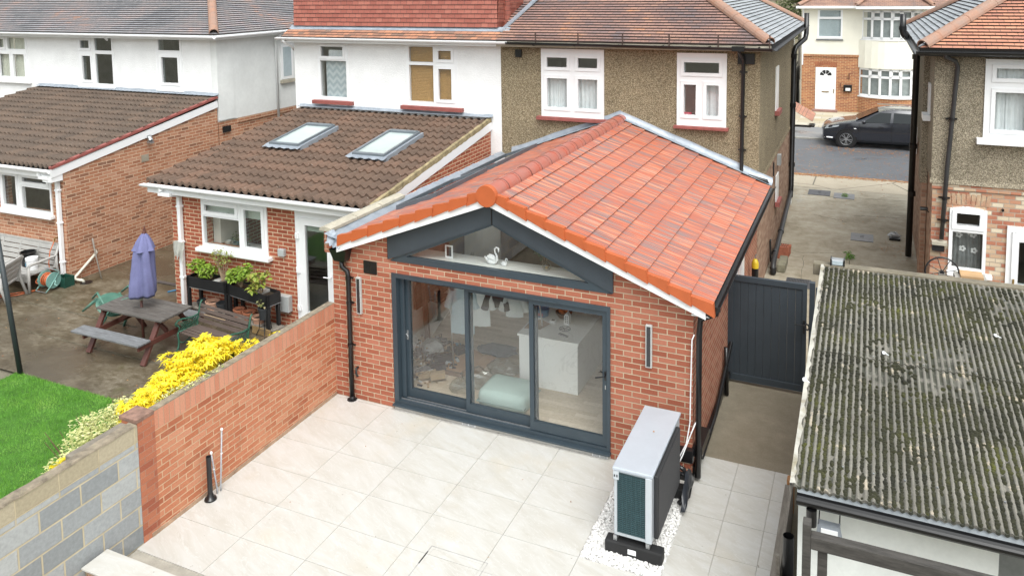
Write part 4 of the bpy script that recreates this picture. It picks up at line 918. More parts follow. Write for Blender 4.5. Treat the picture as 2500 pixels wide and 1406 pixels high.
window(be, -11.6+1.45, -8.47, 1.42, 2.28, 1.64, [(.05,.36,.06,.93,1),(.44,.95,.72,.93,1),(.44,.97,.06,.64,0)], proud=.02, sill=(.05,.10,.07,M['upvc']), glass=M['glass'])
MB().beam((-8.085,1.35,2.40), (-8.085,DY-.05,3.20), .035, .17).build('bargeboard', M['soffit_white'], be)
MB().box(-8.35, -8.08, 1.36, 1.62, 2.22, 2.36).build('box_end', M['soffit_white'], be)
MB().beam((-8.10,1.37,2.525), (-8.10,DY-.05,3.375), .10, .05).build('verge_strip', M['sill_red'], be)
vs = []
for i in range(40):
    x = -15+6.95*i/39; vs += [(x, DY-.16+random.uniform(-.012,.012), 3.425), (x, DY-.03, 3.44), (x, DY-.007, 3.48+random.uniform(-.01,.01))]
MB().add(vs, [(3*i+j, 3*i+3+j, 3*i+4+j, 3*i+1+j) for i in range(39) for j in range(2)]).build('wall_flashing', M['lead'], be, smooth=True)
dp = MB().box(-8.46, -8.18, 1.34, 1.41, 2.27, 2.34); dp.box(-8.50, -8.43, 1.34, 1.41, 2.33, 2.46); dp.box(-8.255, -8.18, 1.41, 1.60, 2.27, 2.34); dp.box(-8.255, -8.18, 1.55, 1.625, .03, 2.27); dp.beam((-8.217,1.59,.06), (-8.217,1.50,.0), .08, .07)
for z in (2.0,1.3,.45): dp.box(-8.275, -8.16, 1.545, 1.635, z-.018, z+.018)
dp.build('downpipe', M['upvc'], be, bevel=.004)
g = MB().box(-8.1, -8.0, 3.78, 3.86, 2.72, 2.78); g.tube([(-8.03,3.82,2.74),(-7.96,3.80,2.66)], .05, 10); g.box(-8.05, -7.93, 3.76, 3.86, 2.60, 2.64); g.build('security_light', M['steel'], be)
MB().box(-8.1, -8.085, 3.62, 3.82, 2.18, 2.34).build('air_brick', pm('stone_airbrick', (.36,.32,.25), .9), be)
MB().tube([(-8.38,1.63,.95),(-8.38,1.56,.95),(-8.38,1.55,.88)], .015, 8).build('outside_tap', pm('brass', (.45,.30,.10), .35, metal=.8), be)
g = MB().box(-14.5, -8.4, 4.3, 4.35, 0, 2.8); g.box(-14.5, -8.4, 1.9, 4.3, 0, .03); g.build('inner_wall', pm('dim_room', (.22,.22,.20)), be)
# ---- right hand house
hc = thing('pebbledash_house', 'grey pebbledashed house with orange hipped roof and salvaged brick ground floor at right', 'house', (11, DY, 0), 'houses of the terrace row')
CX = 8.32
c1 = (9.08, 10.4, 3.45, 4.80); c2 = (8.63, 9.20, 1.06, 2.22); c3 = (9.50, 10.35, .03, 1.95)
MB().prism([(CX,2.62),(15,2.62),(15,4.86),(CX,4.86)], [[(c1[0],c1[2]),(c1[0],c1[3]),(c1[1],c1[3]),(c1[1],c1[2])]], 'y', DY, DY+WT).build('rear_wall', M['pebbleC'], hc)
arch = [(c2[0],c2[2]),(c2[0],c2[3]-.05)]+[(c2[0]+(c2[1]-c2[0])*i/6, c2[3]-.05+.05*math.sin(math.pi*i/6)) for i in range(1, 6)]+[(c2[1],c2[3]-.05),(c2[1],c2[2])]
MB().prism([(CX+.03,0),(15,0),(15,2.619),(CX+.03,2.619)], [arch, [(c3[0],c3[2]),(c3[0],c3[3]),(c3[1],c3[3]),(c3[1],c3[2])]], 'y', DY+.014, DY+WT).build('lower_wall', M['brick_mix'], hc)
g = MB().box(CX, CX+.25, DY+WT, YF, 2.62, 4.86); g.build('side_wall', M['pebbleC'], hc)
MB().box(CX+.03, CX+.25, DY+WT, YF, 0, 2.619).build('lower_wall', M['brick_alley'], hc)
MB().box(CX-.1, CX+.02, 7.3, 7.9, 2.3, 4.84).build('chimney_breast', M['pebbleC'], hc)
MB().box(CX-.07, CX+.02, 7.3, 7.9, 0, 2.3).build('chimney_breast', M['brick_alley'], hc)
g = MB().add([(CX-.02,DY-.035,2.60),(15,DY-.035,2.60),(15,DY,2.68),(CX-.02,DY,2.68),(CX-.02,DY+.014,2.60),(15,DY+.014,2.60)], [(0,1,2,3),(4,5,1,0)]); g.build('bellcast', M['pebbleC'], hc)
g = MB().box(CX+.02, 15, DY-.012, DY+.014, 2.50, 2.59); g.build('brick_band', M['brick_mix'], hc)
g = MB()
for i in range(9): g.add([(c2[0]-.04+.072*i,DY+.004,2.24+.0),(c2[0]+.022+.072*i,DY+.004,2.24),(c2[0]+.022+.072*i+(i-4)*.006,DY+.004,2.44),(c2[0]-.04+.072*i+(i-4)*.006,DY+.004,2.44)], [(0,1,2,3)])
g.build('brick_arch', pm('pale_arch_brick', (.55,.42,.28), .9, var=.5, sc=6, col2=(.42,.18,.11)), hc)
g = MB().box(CX+.25, 14.8, DY+3, DY+3.1, 0, 4.84); g.box(CX+.25, 15, DY+WT, YF, 2.6, 2.68); g.box(CX+.25, 15, DY+WT, YF, 4.81, 4.83); g.box(15, 15.2, DY, YF, 0, 4.86); g.box(CX, 15.2, YF, YF+.2, 0, 4.86); g.build('room_lining', M['room'], hc)
window(hc, 9.08, 10.4, 3.45, 4.80, DY, [(.09,.50,.73,.92,1),(.58,.92,.73,.92,1),(.09,.50,.08,.62,1),(.58,.92,.08,.62,1)], proud=.03, sill=(.10,.12,.10,M['upvc']), back=[('curtain',0,.28,.05,1),('curtain',.25,.55,.05,1),('curtain',.55,1,.05,1)])
w2 = MB().prism(arch, [[(c2[0]+.11,c2[2]+.83),(c2[0]+.11,c2[2]+1.04),(c2[1]-.11,c2[2]+1.04),(c2[1]-.11,c2[2]+.83)], [(c2[0]+.055,c2[2]+.06),(c2[0]+.055,c2[2]+.70),(c2[1]-.055,c2[2]+.70),(c2[1]-.055,c2[2]+.06)]], 'y', DY-.02, DY+.06).build('window', M['upvc'], hc, bevel=.004)
MB().prism([(c2[0]+.04,c2[2]+.76),(c2[1]-.04,c2[2]+.76),(c2[1]-.04,c2[2]+1.08),(c2[0]+.04,c2[2]+1.08)], [[(c2[0]+.11,c2[2]+.83),(c2[0]+.11,c2[2]+1.04),(c2[1]-.11,c2[2]+1.04),(c2[1]-.11,c2[2]+.83)]], 'y', DY-.035, DY-.0).build('sash', M['upvc'], w2, bevel=.004)
MB().box(c2[0]+.03, c2[1]-.03, DY+.03, DY+.036, c2[2]+.04, c2[3]-.06).build('pane', M['glass'], w2)
MB().box(c2[0]-.02, c2[1]+.10, DY-.12, DY+.03, c2[2]-.07, c2[2]).build('sill', M['upvc'], w2, bevel=.006)
g = MB(); wavy(g, c2[0]+.05, c2[1]-.06, DY+.2, c2[2]+.02, c2[2]+.72, .01, .07); g.build('curtain', pm('sheer_curtain', (.30,.32,.32), .9, var=.25, sc=8), w2)
g = MB()
for cx, cz in ((8.80,1.66),(8.98,1.72),(9.02,1.68),(8.86,1.42),(9.04,1.40)):
    for q in range(5): g.sphere((cx+.035*math.cos(q*1.257), DY+.17, cz+.035*math.sin(q*1.257)), .018, 6, 4, (1.3,.3,1.3))
g.build('flower_print', M['upvc'], w2)
dr = MB().prism([(9.50,.03),(10.35,.03),(10.35,1.95),(9.50,1.95)], [[(9.68,.95),(9.68,1.70),(10.17,1.70),(10.17,.95)]], 'y', DY-.02, DY+.05).build('back_door', M['upvc'], hc, bevel=.006)
MB().prism([(9.58,.06),(10.27,.06),(10.27,1.86),(9.58,1.86)], [[(9.68,.95),(9.68,1.70),(10.17,1.70),(10.17,.95)]], 'y', DY-.045, DY-.02).build('door_leaf', M['upvc'], dr, bevel=.006)
MB().box(9.66, 10.2, DY+.0, DY+.006, .93, 1.72).build('pane', M['glass_dark'], dr)
g = MB().box(9.60, 9.63, DY-.06, DY-.044, .86, 1.04); g.tube([(9.615,DY-.05,.93),(9.615,DY-.09,.93),(9.71,DY-.092,.93)], .009, 8); g.build('handle', pm('brass', (.45,.30,.10)), dr)
hip_roof(hc, 8.06, 15.3, DY-.28, YF-.5, 4.97, (M['tile_orange'], M['slatetile']), hipL=True)
g = MB(); gutter(g, (8.0,DY-.34,4.93), (15.3,DY-.34,4.95), .06); gutter(g, (8.0,YF-.4,4.95), (8.0,DY-.34,4.93), .055); g.build('gutter', M['blackp'], hc)
g = MB().box(8.08, 15.3, DY-.27, DY-.25, 4.85, 4.96); g.box(8.06, 8.08, DY-.25, YF-.5, 4.85, 4.96); g.box(8.08, 15.3, DY-.25, DY, 4.855, 4.865); g.box(8.08, CX, DY, YF-.4, 4.855, 4.865); g.build('fascia', M['blackp'], hc)
MB().tube([(8.44,DY-.33,4.9),(8.46,DY-.30,4.84),(8.62,DY-.10,4.76),(8.66,DY-.07,4.66),(8.56,DY-.07,2.9),(8.51,DY-.08,1.62)], .036, 12).build('downpipe', pm('worn_black_pipe', (.045,.045,.047)), hc, smooth=True)
g = MB()
for x, z in ((8.60,3.75),(8.535,2.35),(8.53,1.95)): g.lathe([(.046,-.025),(.046,.025)], (x,DY-.07,z), 12); g.box(x-.09, x+.09, DY-.03, DY-.0, z-.012, z+.012)
g.build('pipe_clip', M['blackp'], hc)
MB().box(8.36, 8.60, DY-.14, DY, 1.52, 1.58).build('stone_shelf', M['coping'], hc)
MB().box(8.37, 8.56, DY-.10, DY, 1.40, 1.52).build('drain_hopper', M['black_iron'], hc)
MB().tube([(7.92,9.6,5.42),(7.92,9.6,5.06),(7.94,9.6,4.98),(8.19,9.6,4.72),(8.21,9.6,4.62),(8.18,9.8,.05)], .065, 14).build('soil_stack', M['blackp'], hc, smooth=True)
g = MB()
for z in (4.5,2.55,1.5): g.lathe([(.08,-.05),(.08,.05)], (8.2,9.68,z), 14)
g.lathe([(.078,-.04),(.078,.04)], (7.92,9.6,5.12), 14); g.build('pipe_collar', M['blackp'], hc)
g = MB().box(CX-.03, CX, 6.8, 7.15, 3.7, 4.25); g.box(CX-.12, CX, 6.75, 7.2, 3.58, 3.68); g.box(CX-.03, CX+.0, 10.6, 11, 2.2, 2.8); g.build('side_window', M['upvc'], hc)
g = MB().tube([(8.30,6.35,2.05),(8.18,6.33,2.05)], .035, 10); g.tube([(8.32,6.40,1.98),(8.27,6.36,2.04)], .012, 6); g.build('security_camera', M['blackp'], hc)
MB().tube([(9.42,DY,2.22),(9.42,DY-.05,2.22)], .022, 8).build('wall_hook', M['blackp'], hc)
# ---- house across the street
he = thing('cream_bay_house', 'cream and brick house across the street with white front door and curved bay', 'house', (7.5, 30.57, 0))
YE = 30.57
MB().prism([(4.38,0),(10.6,0),(10.6,2.72),(4.38,2.72)], [[(5.0,.0),(5.0,2.04),(5.45,2.12),(5.9,2.04),(5.9,.0)]], 'y', YE, YE+.3).build('lower_wall', M['brick_E'], he)
MB().prism([(4.36,2.72),(10.6,2.72),(10.6,4.9),(4.36,4.9)], [[(5.04,3.46),(5.04,4.80),(6.13,4.80),(6.13,3.46)]], 'y', YE-.03, YE+.3).build('upper_wall', M['render_cream'], he)
MB().box(4.38, 6.86, YE-.05, YE, 2.62, 2.715).build('brick_band', M['brick_E'], he)
MB().box(4.3, 4.5, YE+.3, YE+8, 0, 4.9).build('side_wall', M['render_cream'], he)
MB().box(4.5, 10.6, YE+3, YE+3.1, 0, 4.9).build('room_lining', M['room'], he)
dr = MB().box(5.0, 5.9, YE-.03, YE+.1, .0, 2.10).build('front_door', M['upvc'], he, bevel=.01)
g = MB(); 
for a in range(4):
    t0, t1 = math.pi*(a+.08)/4, math.pi*(a+.92)/4; c_ = (5.45,1.72)
    g.add([(c_[0]+r*math.cos(t), YE-.036, c_[1]+r*math.sin(t)) for r, t in ((.09,t0),(.26,t0),(.27,(t0+t1)/2),(.26,t1),(.09,t1))], [(0,1,2,3,4)])
g.build('fanlight', M['blackp'], dr); g = MB()
for a, b, c, d in ((5.12,5.40,.25,.85),(5.50,5.78,.25,.85),(5.12,5.40,.98,1.5),(5.50,5.78,.98,1.5)): g.prism(rect(a,b,c,d), [rect(a+.03,b-.03,c+.03,d-.03)], 'y', YE-.042, YE-.031)
g.build('moulding', M['upvc'], dr)
g = MB().box(5.3, 5.6, YE-.05, YE-.03, .93, .97); g.box(5.80, 5.83, YE-.06, YE-.03, .9, 1.1); g.build('handle', pm('brass', (.45,.30,.10)), dr)
g = MB()
for i in range(13): g.add([(4.98+.073*i,YE-.012,2.13+.06*math.sin(math.pi*i/12)),(5.04+.073*i,YE-.012,2.13+.06*math.sin(math.pi*i/12)),(5.04+.073*i+(i-6)*.006,YE-.012,2.35+.05*math.sin(math.pi*i/12)),(4.98+.073*i+(i-6)*.006,YE-.012,2.35+.05*math.sin(math.pi*i/12))], [(0,1,2,3)])
g.build('brick_arch', pm('arch_brick', (.44,.16,.08), .9, var=.3), he)
MB().box(4.9, 6.0, YE-.35, YE-.0, .034, .12).build('doorstep', pm('red_step', (.32,.18,.15), .8), he)
mb_ = MB().box(6.24, 6.60, YE-.14, YE, 1.0, 1.32).build('letter_box', M['blackp'], he, bevel=.02); MB().box(6.33, 6.53, YE-.146, YE-.139, 1.05, 1.18).build('number_plate', M['upvc'], mb_)
g = MB().box(6.08, 6.12, YE-.08, YE, 1.22, 1.38); g.box(6.45, 6.49, YE-.08, YE, 1.6, 1.85); g.build('wall_lantern', pm('rust', (.2,.08,.05), .8), he)
MB().box(5.0, 6.17, YE-.09, YE-.0, 3.38, 3.43).build('window_sill', pm('grey_sill', (.12,.13,.15), .6), he)
window(he, 5.04, 6.13, 3.46, 4.80, YE-.03, [(.09,.91,.76,.98,0),(.07,.93,.08,.68,0)], proud=.01, back=[('frost',0,1,0,1)])
# curved bay
def arc(x0, x1, bulge, n): return [(x0+(x1-x0)*i/n, YE-.03-bulge*math.sin(math.pi*i/n)**.8) for i in range(n+1)]
def band(x0, x1, b0, b1, z0, z1, n=10, th=.0):
    p, q = arc(x0, x1, b0, n), arc(x0, x1, b1, n); return MB().add([(*a, z0) for a in p]+[(*a, z1) for a in q], [(i, i+1, n+2+i, n+1+i) for i in range(n)])
g = band(6.88, 9.5, .55, .55, .03, .82); u = {}; s_ = 0
for i in range(10): u[i] = [(i*.29,.03),(i*.29+.29,.03),(i*.29+.29,.82),(i*.29,.82)]
g.uv = u; g.build('bay_base', M['brick_E'], he)
g = band(6.84, 9.54, .60, .45, 2.15, 3.42); g.merge(band(6.84, 9.54, .0, .60, 2.15, 2.151)); g.merge(band(6.95, 9.45, .45, .45, 4.78, 4.9)); g.build('bay_render', M['render_cream'], he)
g = band(6.84, 9.54, .63, .63, .80, .86); g.merge(band(6.84, 9.54, .0, .63, .86, .861)); g.merge(band(6.9, 9.5, .49, .49, 3.42, 3.48)); g.build('bay_sill', M['upvc'], he)
for z0, z1, b, xa, xb in ((.86,2.15,.54,6.90,9.48), (3.48,4.79,.42,6.97,9.41)):
    n = 6; p = arc(xa, xb, b, n); g = MB(); gg = MB(); cc = MB(); tr = z0+(z1-z0)*.70
    for i in range(n):
        a, c = Vector((*p[i],0)), Vector((*p[i+1],0)); d = (c-a); w = d.length; d.normalize()
        def bar(u0, u1, za, zb): g.add([(*(a+d*u)[:2], z) if True else 0 for u, z in ((u0,za),(u1,za),(u1,zb),(u0,zb))], [(0,1,2,3)])
        for s0, s1, za, zb in ((0,.055,z0,z1),(w-.055,w,z0,z1),(0,w,z0,z0+.09),(0,w,z1-.09,z1),(0,w,tr-.05,tr+.05)): bar(s0, s1, za, zb)
        if i % 2:
            for s0, s1, za, zb in ((.05,.095,tr,z1),(w-.095,w-.05,tr,z1),(.05,w-.05,tr+.04,tr+.10),(.05,w-.05,z1-.13,z1-.08)): bar(s0, s1, za, zb)
        o_ = Vector((0,.03,0)); gg.add([(*(a+o_)[:2],z0),(*(c+o_)[:2],z0),(*(c+o_)[:2],z1),(*(a+o_)[:2],z1)], [(0,1,2,3)])
        o_ = Vector((0,.12,0)); cc.add([(*(a+o_)[:2],z0),(*(c+o_)[:2],z0),(*(c+o_)[:2],z1),(*(a+o_)[:2],z1)], [(0,1,2,3)])
    bw = g.build('bay_window', M['upvc'], he); gg.build('pane', M['glass'], bw); cc.build('curtain', pm('bay_net', (.34,.38,.38), .9, var=.2, sc=5), bw)
g = MB(); slope(g, (4.15,YE-.35,4.97), (1,0,0), (0,1,.62), 20, .12, lambda v: v*.8, lambda v: 6.6, None, .6, .014); g.build('roof', M['tile_far'], he)
g = MB(); slope(g, (6.7,YE-.75,4.99), (1,0,0), (0,1,.62), 14, .12, lambda v: v*.75, lambda v: 3.1-v*.75, None, .6, .014); g.build('bay_roof', M['tile_far'], he)
g = MB(); halfround(g, (4.2,YE-.33,5.03), (6.0,YE+1.5,6.1), .11, .35); halfround(g, (6.72,YE-.73,5.05), (7.5,YE+.1,5.7), .10, .35); halfround(g, (9.78,YE-.73,5.05), (9.0,YE+.1,5.7), .10, .35); g.build('hip_ridge', M['ridge_old'], he)
g = MB().box(4.1, 6.7, YE-.4, YE-.3, 4.88, 4.99); g.box(6.68, 9.85, YE-.82, YE-.68, 4.86, 4.98); g.box(4.1, 10.6, YE-.3, YE+.1, 4.88, 4.9); g.build('gutter', M['upvc'], he)
MB().box(4.38, 4.44, YE-.09, YE-.03, 2.2, 4.88).build('downpipe', M['upvc'], he)
MB().tube([(8.55,YE+.3,4.9),(8.55,YE+.3,5.9)], .07, 10).build('vent_pipe', M['blackp'], he)
# far house and its tree seen over the roofs
fh = thing('brown_house', 'distant tan pebbledashed house glimpsed beside the street house roof', 'house', (2, 62, 0))
MB().box(-6, 12, 62, 70, 0, 7.0).build('wall', pm('far_pebble', (.36,.32,.23), .9, var=.15, sc=.8), fh)
for x in (-1.2, 1.2, 3.3):
    w = MB().box(x, x+1.3, 61.93, 62, 4.6, 5.9).build('window', M['upvc'], fh); g = MB()
    for q in range(3): g.box(x+.09+q*.4, x+.42+q*.4, 61.92, 61.935, 4.7, 5.8)
    g.build('pane', pm('far_glass', (.25,.30,.33), .1), w)
g = MB(); slope(g, (-6.4,61.6,7.0), (1,0,0), (0,1,.7), 24, .2, lambda v: 0, lambda v: 18.8, None, 2, .02); g.build('roof', M['tile_far'], fh)
# ================================================================ GARAGE
ga_ = thing('garage', 'white painted garage with mossy grey corrugated roof at lower right', 'garage', (8, 0, 0))
GX0, GX1, GY0, GY1 = 6.775, 11.5, -2.76, 1.78
gz = lambda y: 1.93+(y-GY0)*(.38/(GY1-GY0))
GYW = -2.58
MB().prism([(GX0+.03,0),(GX1,0),(GX1,gz(GYW)-.04),(GX0+.03,gz(GYW)-.04)], [[(8.30,.1),(8.30,1.72),(10.9,1.72),(10.9,.1)]], 'y', GYW, GYW+.2).build('front_wall', M['paint_wall'], ga_)
MB().prism([(GYW+.2,0),(GY1-.2,0),(GY1-.2,gz(GY1-.2)-.04),(GYW+.2,gz(GYW+.2)-.04)], (), 'x', GX0+.03, GX0+.2).build('side_wall', M['paint_wall'], ga_)
MB().box(GX0+.03, GX1, GY1-.2, GY1+.0, 0, 2.21).build('back_wall', M['conc'], ga_)
MB().box(GX0-.13, GX1, GY1-.0, GY1+.15, 2.18, 2.335).build('ring_beam', pm('mossy_beam', (.24,.21,.155), .95, var=.3, sc=5, bs=.5, dirt=((.12,.105,.06), 4, .55)), ga_, bevel=.008)
MB().box(8.28, 10.9, GYW+.45, GYW+.5, .1, 1.75).build('door_recess', pm('grey_door_boards', (.30,.31,.30), .7, var=.2), ga_)
pf = .0100
PITCH = .060
def corr(u): return pf*math.sin(2*math.pi*u/PITCH)
cm = MB(); Lc = math.hypot(GY1-GY0, .38); kk = .38/(GY1-GY0)
slope(cm, (GX0,GY0,1.93), (1,0,0), (0,1,kk), 2, Lc/2, lambda v: 0, lambda v: GX1-GX0, corr, PITCH/8, .016, lap=.05)
def corrmat():
    m, t, b = newmat('mossy_cement_sheet'); v = coord(t, 'Object'); c = ramp(t, noise(t, v, 1.4, 8, .7), [(.3, (.115,.108,.09)), (.5, (.18,.17,.145)), (.72, (.25,.235,.20))])
    c = mix(t, .6, c, ramp(t, noise(t, v, 60, 5, .75), [(.3, .5), (.7, 1.3)]), 'MULTIPLY')
    c = mix(t, ramp(t, noise(t, v, 3.3, 7, .72, .4), [(.59, 0), (.62, .85)]), c, (.40,.34,.26))
    # dirt and algae gather in the troughs of the sheet: height of the wave, from its own u coordinate
    sp = t.nodes.new('ShaderNodeSeparateXYZ'); L(t, coord(t, 'UV'), sp.inputs[0]); s = t.nodes.new('ShaderNodeMath'); s.operation = 'MULTIPLY'; s.inputs[1].default_value = 2*math.pi/PITCH; L(t, sp.outputs[0], s.inputs[0])
    sn = t.nodes.new('ShaderNodeMath'); sn.operation = 'SINE'; L(t, s.outputs[0], sn.inputs[0])
    tr = ramp(t, sn.outputs[0], [(0, 1), (.35, 0)]); ms = t.nodes.new('ShaderNodeMath'); ms.operation = 'MULTIPLY'; L(t, tr, ms.inputs[0]); L(t, ramp(t, noise(t, v, 7, 6, .7), [(.40, 0), (.5, .9)]), ms.inputs[1])
    c = mix(t, ms.outputs[0], c, (.035,.038,.025)); L(t, c, b.inputs['Base Color']); b.inputs['Roughness'].default_value = .95
    bump(t, b, noise(t, v, 70, 5), .6, .006); return m
M['corr'] = corrmat(); cm.build('roof', M['corr'], ga_)
# moss cushions in the troughs: one mass nobody could count
mb = MB(); rr = random.Random(5); vs = []; fs = []
def blob(x, y, z, r, h):
    n = 6; b = len(vs); a0 = rr.random()*6
    for k in range(n): a = a0+2*math.pi*k/n; q = r*rr.uniform(.8,1.2); vs.append((x+q*math.cos(a), y+q*1.15*math.sin(a), z-.004))
    for k in range(n): a = a0+2*math.pi*(k+.5)/n; q = r*.68*rr.uniform(.8,1.2); vs.append((x+q*math.cos(a), y+q*1.15*math.sin(a), z+h*.75))
    vs.append((x, y, z+h))
    for k in range(n): k2 = (k+1) % n; fs.extend([(b+k,b+k2,b+n+k), (b+k2,b+n+k2,b+n+k), (b+n+k,b+n+k2,b+2*n)])
from mathutils import noise as mn
for i in range(int((GX1-GX0)/PITCH)):
    x = GX0+PITCH*(i+.75)
    if x > 9.9: break
    y = GY0+.03
    while y < GY1-.05:
        d = mn.noise(Vector((x*1.4, y*.8, 3)))+.45*mn.noise(Vector((x*6, y*2.2, 9)))
        if d > -.42+rr.uniform(-.35,.35): r = rr.uniform(.015,.029); blob(x+rr.uniform(-.008,.008), y, gz(y)+.004+rr.uniform(-.002,.004), r, r*.85)
        y += rr.uniform(.022,.05)
for i in range(1500):      # clumps that spill over the ridges
    x, y = rr.uniform(GX0+.05, 9.8), rr.uniform(GY0+.05, GY1-.1)
    if mn.noise(Vector((x*2.3, y*1.7, 20))) > .12: r = rr.uniform(.018,.034); blob(x, y, gz(y)+.008, r, r*.75)
mb.v = vs; mb.f = fs
g = MB()
for y in (GY0+.35, GY0+2.3, GY0+2.95, GY1-.4):
    for i in range(9): x = GX0+PITCH*(4*i+.25+2); g.tube([(x,y,gz(y)+.01),(x,y,gz(y)+.034)], .009, 6)
g.build('fixing_bolts', M['steel'], ga_)
def mossmat():
    m, t, b = newmat('moss'); v = coord(t, 'Object'); c = ramp(t, noise(t, v, 2.2, 6, .65), [(.34, (.016,.016,.009)), (.53, (.034,.034,.014)), (.65, (.058,.060,.015)), (.74, (.15,.16,.018))])
    c = mix(t, .6, c, ramp(t, noise(t, v, 90, 4, .7), [(.3, .45), (.7, 1.5)]), 'MULTIPLY'); L(t, c, b.inputs['Base Color']); b.inputs['Roughness'].default_value = 1; bump(t, b, noise(t, v, 220, 3), .9, .01); return m
M['moss'] = mossmat(); mo = mb.build('moss', M['moss'], ga_, smooth=True); mo['kind'] = 'stuff'
g = MB(); gutter(g, (GX0+.03,GY0-.04,1.875), (GX1,GY0-.04,1.855), .062); g.lathe([(.0,0),(.062,0),(.062,.006)], (GX0+.03,GY0-.04,1.875), 12, 'x', 180, 360); g.build('gutter', M['blackp'], ga_)
MB().tube([(GX0+.15,GY0-.05,1.80),(GX0+.15,GY0-.05,1.66)], .042, 12).build('gutter_outlet', M['blackp'], ga_)
MB().box(GX0+.03, GX1, GY0+.02, GY0+.045, 1.76, 1.915).build('fascia', pm('peeling_fascia', (.50,.54,.57), .7, var=.2, sc=4, dirt=((.13,.19,.22), 4, .6)), ga_)
MB().box(GX0+.03, GX1, GY0+.045, GYW, 1.76, 1.775).build('soffit', M['paint_wall'], ga_)
g = MB(); vs = []
for i in range(60):
    y = GY0-.0+(GY1-GY0)*i/59; vs += [(GX0-.025, y, gz(y)-.10), (GX0-.03, y, gz(y)+.03+rr.uniform(-.004,.004)), (GX0+.012+rr.uniform(-.014,.014), y, gz(y)+.033)]
g.add(vs, [(3*i+j, 3*i+3+j, 3*i+4+j, 3*i+1+j) for i in range(59) for j in range(2)]); g.build('verge_mortar', pm('painted_verge', (.52,.50,.44), .9, var=.25, sc=5, dirt=((.25,.22,.15), 5, .5)), ga_)
g = MB().prism([(6.98,1.67),(7.14,1.67),(7.16,1.54),(6.97,1.54)], (), 'y', GYW-.22, GYW-.15)
fl_ = g.build('floodlight', pm('light_case', (.30,.33,.37), .5, var=.2), ga_, bevel=.008)
g = MB().tube([(6.98,GYW-.19,1.60),(6.98,GYW-.06,1.74),(7.14,GYW-.06,1.74),(7.14,GYW-.19,1.60)], .006, 6); g.tube([(7.06,GYW-.0,1.74),(7.06,GYW-.07,1.74)], .01, 6); g.build('bracket', M['black_iron'], fl_)
MB().box(7.0, 7.13, GYW-.228, GYW-.215, 1.56, 1.65).build('lens', M['upvc'], fl_)
# ================================================================ WALLS AND FENCES
bwall = thing('garden_wall', 'orange red brick garden wall between the pale patio and the neighbouring yard', 'garden wall', (-.05, -1.7, 0))
MB().box(-.105, 0, -3.33, -.0, 0, 1.205).build('brickwork', M['brick_garden'], bwall)
M['soldier'] = brickmat('soldier_course', [(0, (.48,.19,.11)), (.5, (.55,.24,.15)), (1, (.58,.28,.18))], (.40,.27,.18), bw=.078, rh=.6, ms=.004, off=0, stain=(3,.6,.5), stainc=(.40,.28,.17), bd=.004)
MB().box(-.107, .002, -3.33, -.0, 1.207, 1.425).build('soldier_course', M['soldier'], bwall)
mortar_top = pm('mortar_cap', (.36,.30,.22), .95, var=.4, sc=9, bs=.6, bscale=40, dirt=((.24,.21,.14), 10, .55))
MB().box(-.11, .0, -3.33, -.0, 1.4255, 1.434).build('mortar_cap', mortar_top, bwall)
MB().box(-.24, .004, -3.56, -3.331, 0, 1.40).build('pier', brickmat('dark_pier_brick', [(0, (.30,.085,.045)), (.5, (.38,.125,.065)), (1, (.46,.17,.09))], (.38,.22,.15), ms=.004, bd=.004), bwall)
MB().box(-.27, .006, -3.57, -3.33, 1.401, 1.445).build('cap_stone', pm('brick_cap', (.34,.20,.15), .9, var=.35, sc=14, bs=.6, bscale=30), bwall, bevel=.004)
MB().box(-.0, .012, -3.45, -.02, .0, .05).build('mortar_fillet', pm('fillet', (.5,.33,.22), .9, var=.3, sc=8), bwall)
bl = thing('garden_wall', 'grey concrete block garden wall with mortar coping beside the raised step', 'garden wall', (-.1, -5, 0))
MB().box(-.10, 0, -9, -3.562, 0, 1.19).build('blockwork', M['block'], bl)
MB().box(-.102, .002, -9, -3.562, 1.192, 1.385).build('top_course', brickmat('sandy_block', [(0, (.36,.31,.21)), (1, (.46,.40,.29))], (.50,.42,.28), bw=.45, rh=.6, ms=.008, off=0, grain=30, bd=.004), bl)
g = MB(); vs = []
for i in range(70):
    y = -9+5.43*i/69; vs += [(-.115+random.uniform(-.006,.006), y, 1.38), (-.11, y, 1.40+random.uniform(-.006,.006)), (.0, y, 1.402+random.uniform(-.006,.006)), (.008+random.uniform(-.004,.004), y, 1.382)]
g.add(vs, [(4*i+j, 4*i+j+1, 4*i+5+j, 4*i+4+j) for i in range(69) for j in range(3)]); g.build('mortar_cap', mortar_top, bl)
MB().box(-.24, -.115, -4.25, -3.57, 1.10, 1.375).build('coping_block', pm('coping_block', (.27,.235,.19), .95, var=.3, sc=9, bs=.6, bscale=40), bl, bevel=.01)
st = thing('raised_step', 'raised brick step with pale porcelain top at bottom left of the patio', 'step', (1.2, -4.3, 0))
MB().box(.09, 3.2, -4.33, -4.08, 0, .278).build('brick_base', M['brick_new'], st)
MB().box(.06, 3.2, -4.37, -4.06, .28, .30).build('tread', M['slab'], st, bevel=.003)
gt = thing('side_gate', 'tall anthracite boarded metal gate between the extension and the garage', 'gate', (5.94, 2.7, 0))
g = MB()
for i in range(9): g.box(5.455+i*.1135, 5.455+i*.1135+.111, 2.69, 2.72, .12, 1.62)
g.build('boards', M['anth_flat'], gt, bevel=.003)
MB().prism(rect(5.40, 6.52, .04, 1.69), [rect(5.47, 6.46, .14, 1.61)], 'y', 2.672, 2.735).build('frame', M['anth_flat'], gt, bevel=.004)
for x in (5.358, 6.555): MB().box(x, x+.075 if x > 6 else x+.04, 2.66, 2.75, 0, 1.735).build('post', M['anth_flat'], gt, bevel=.004)
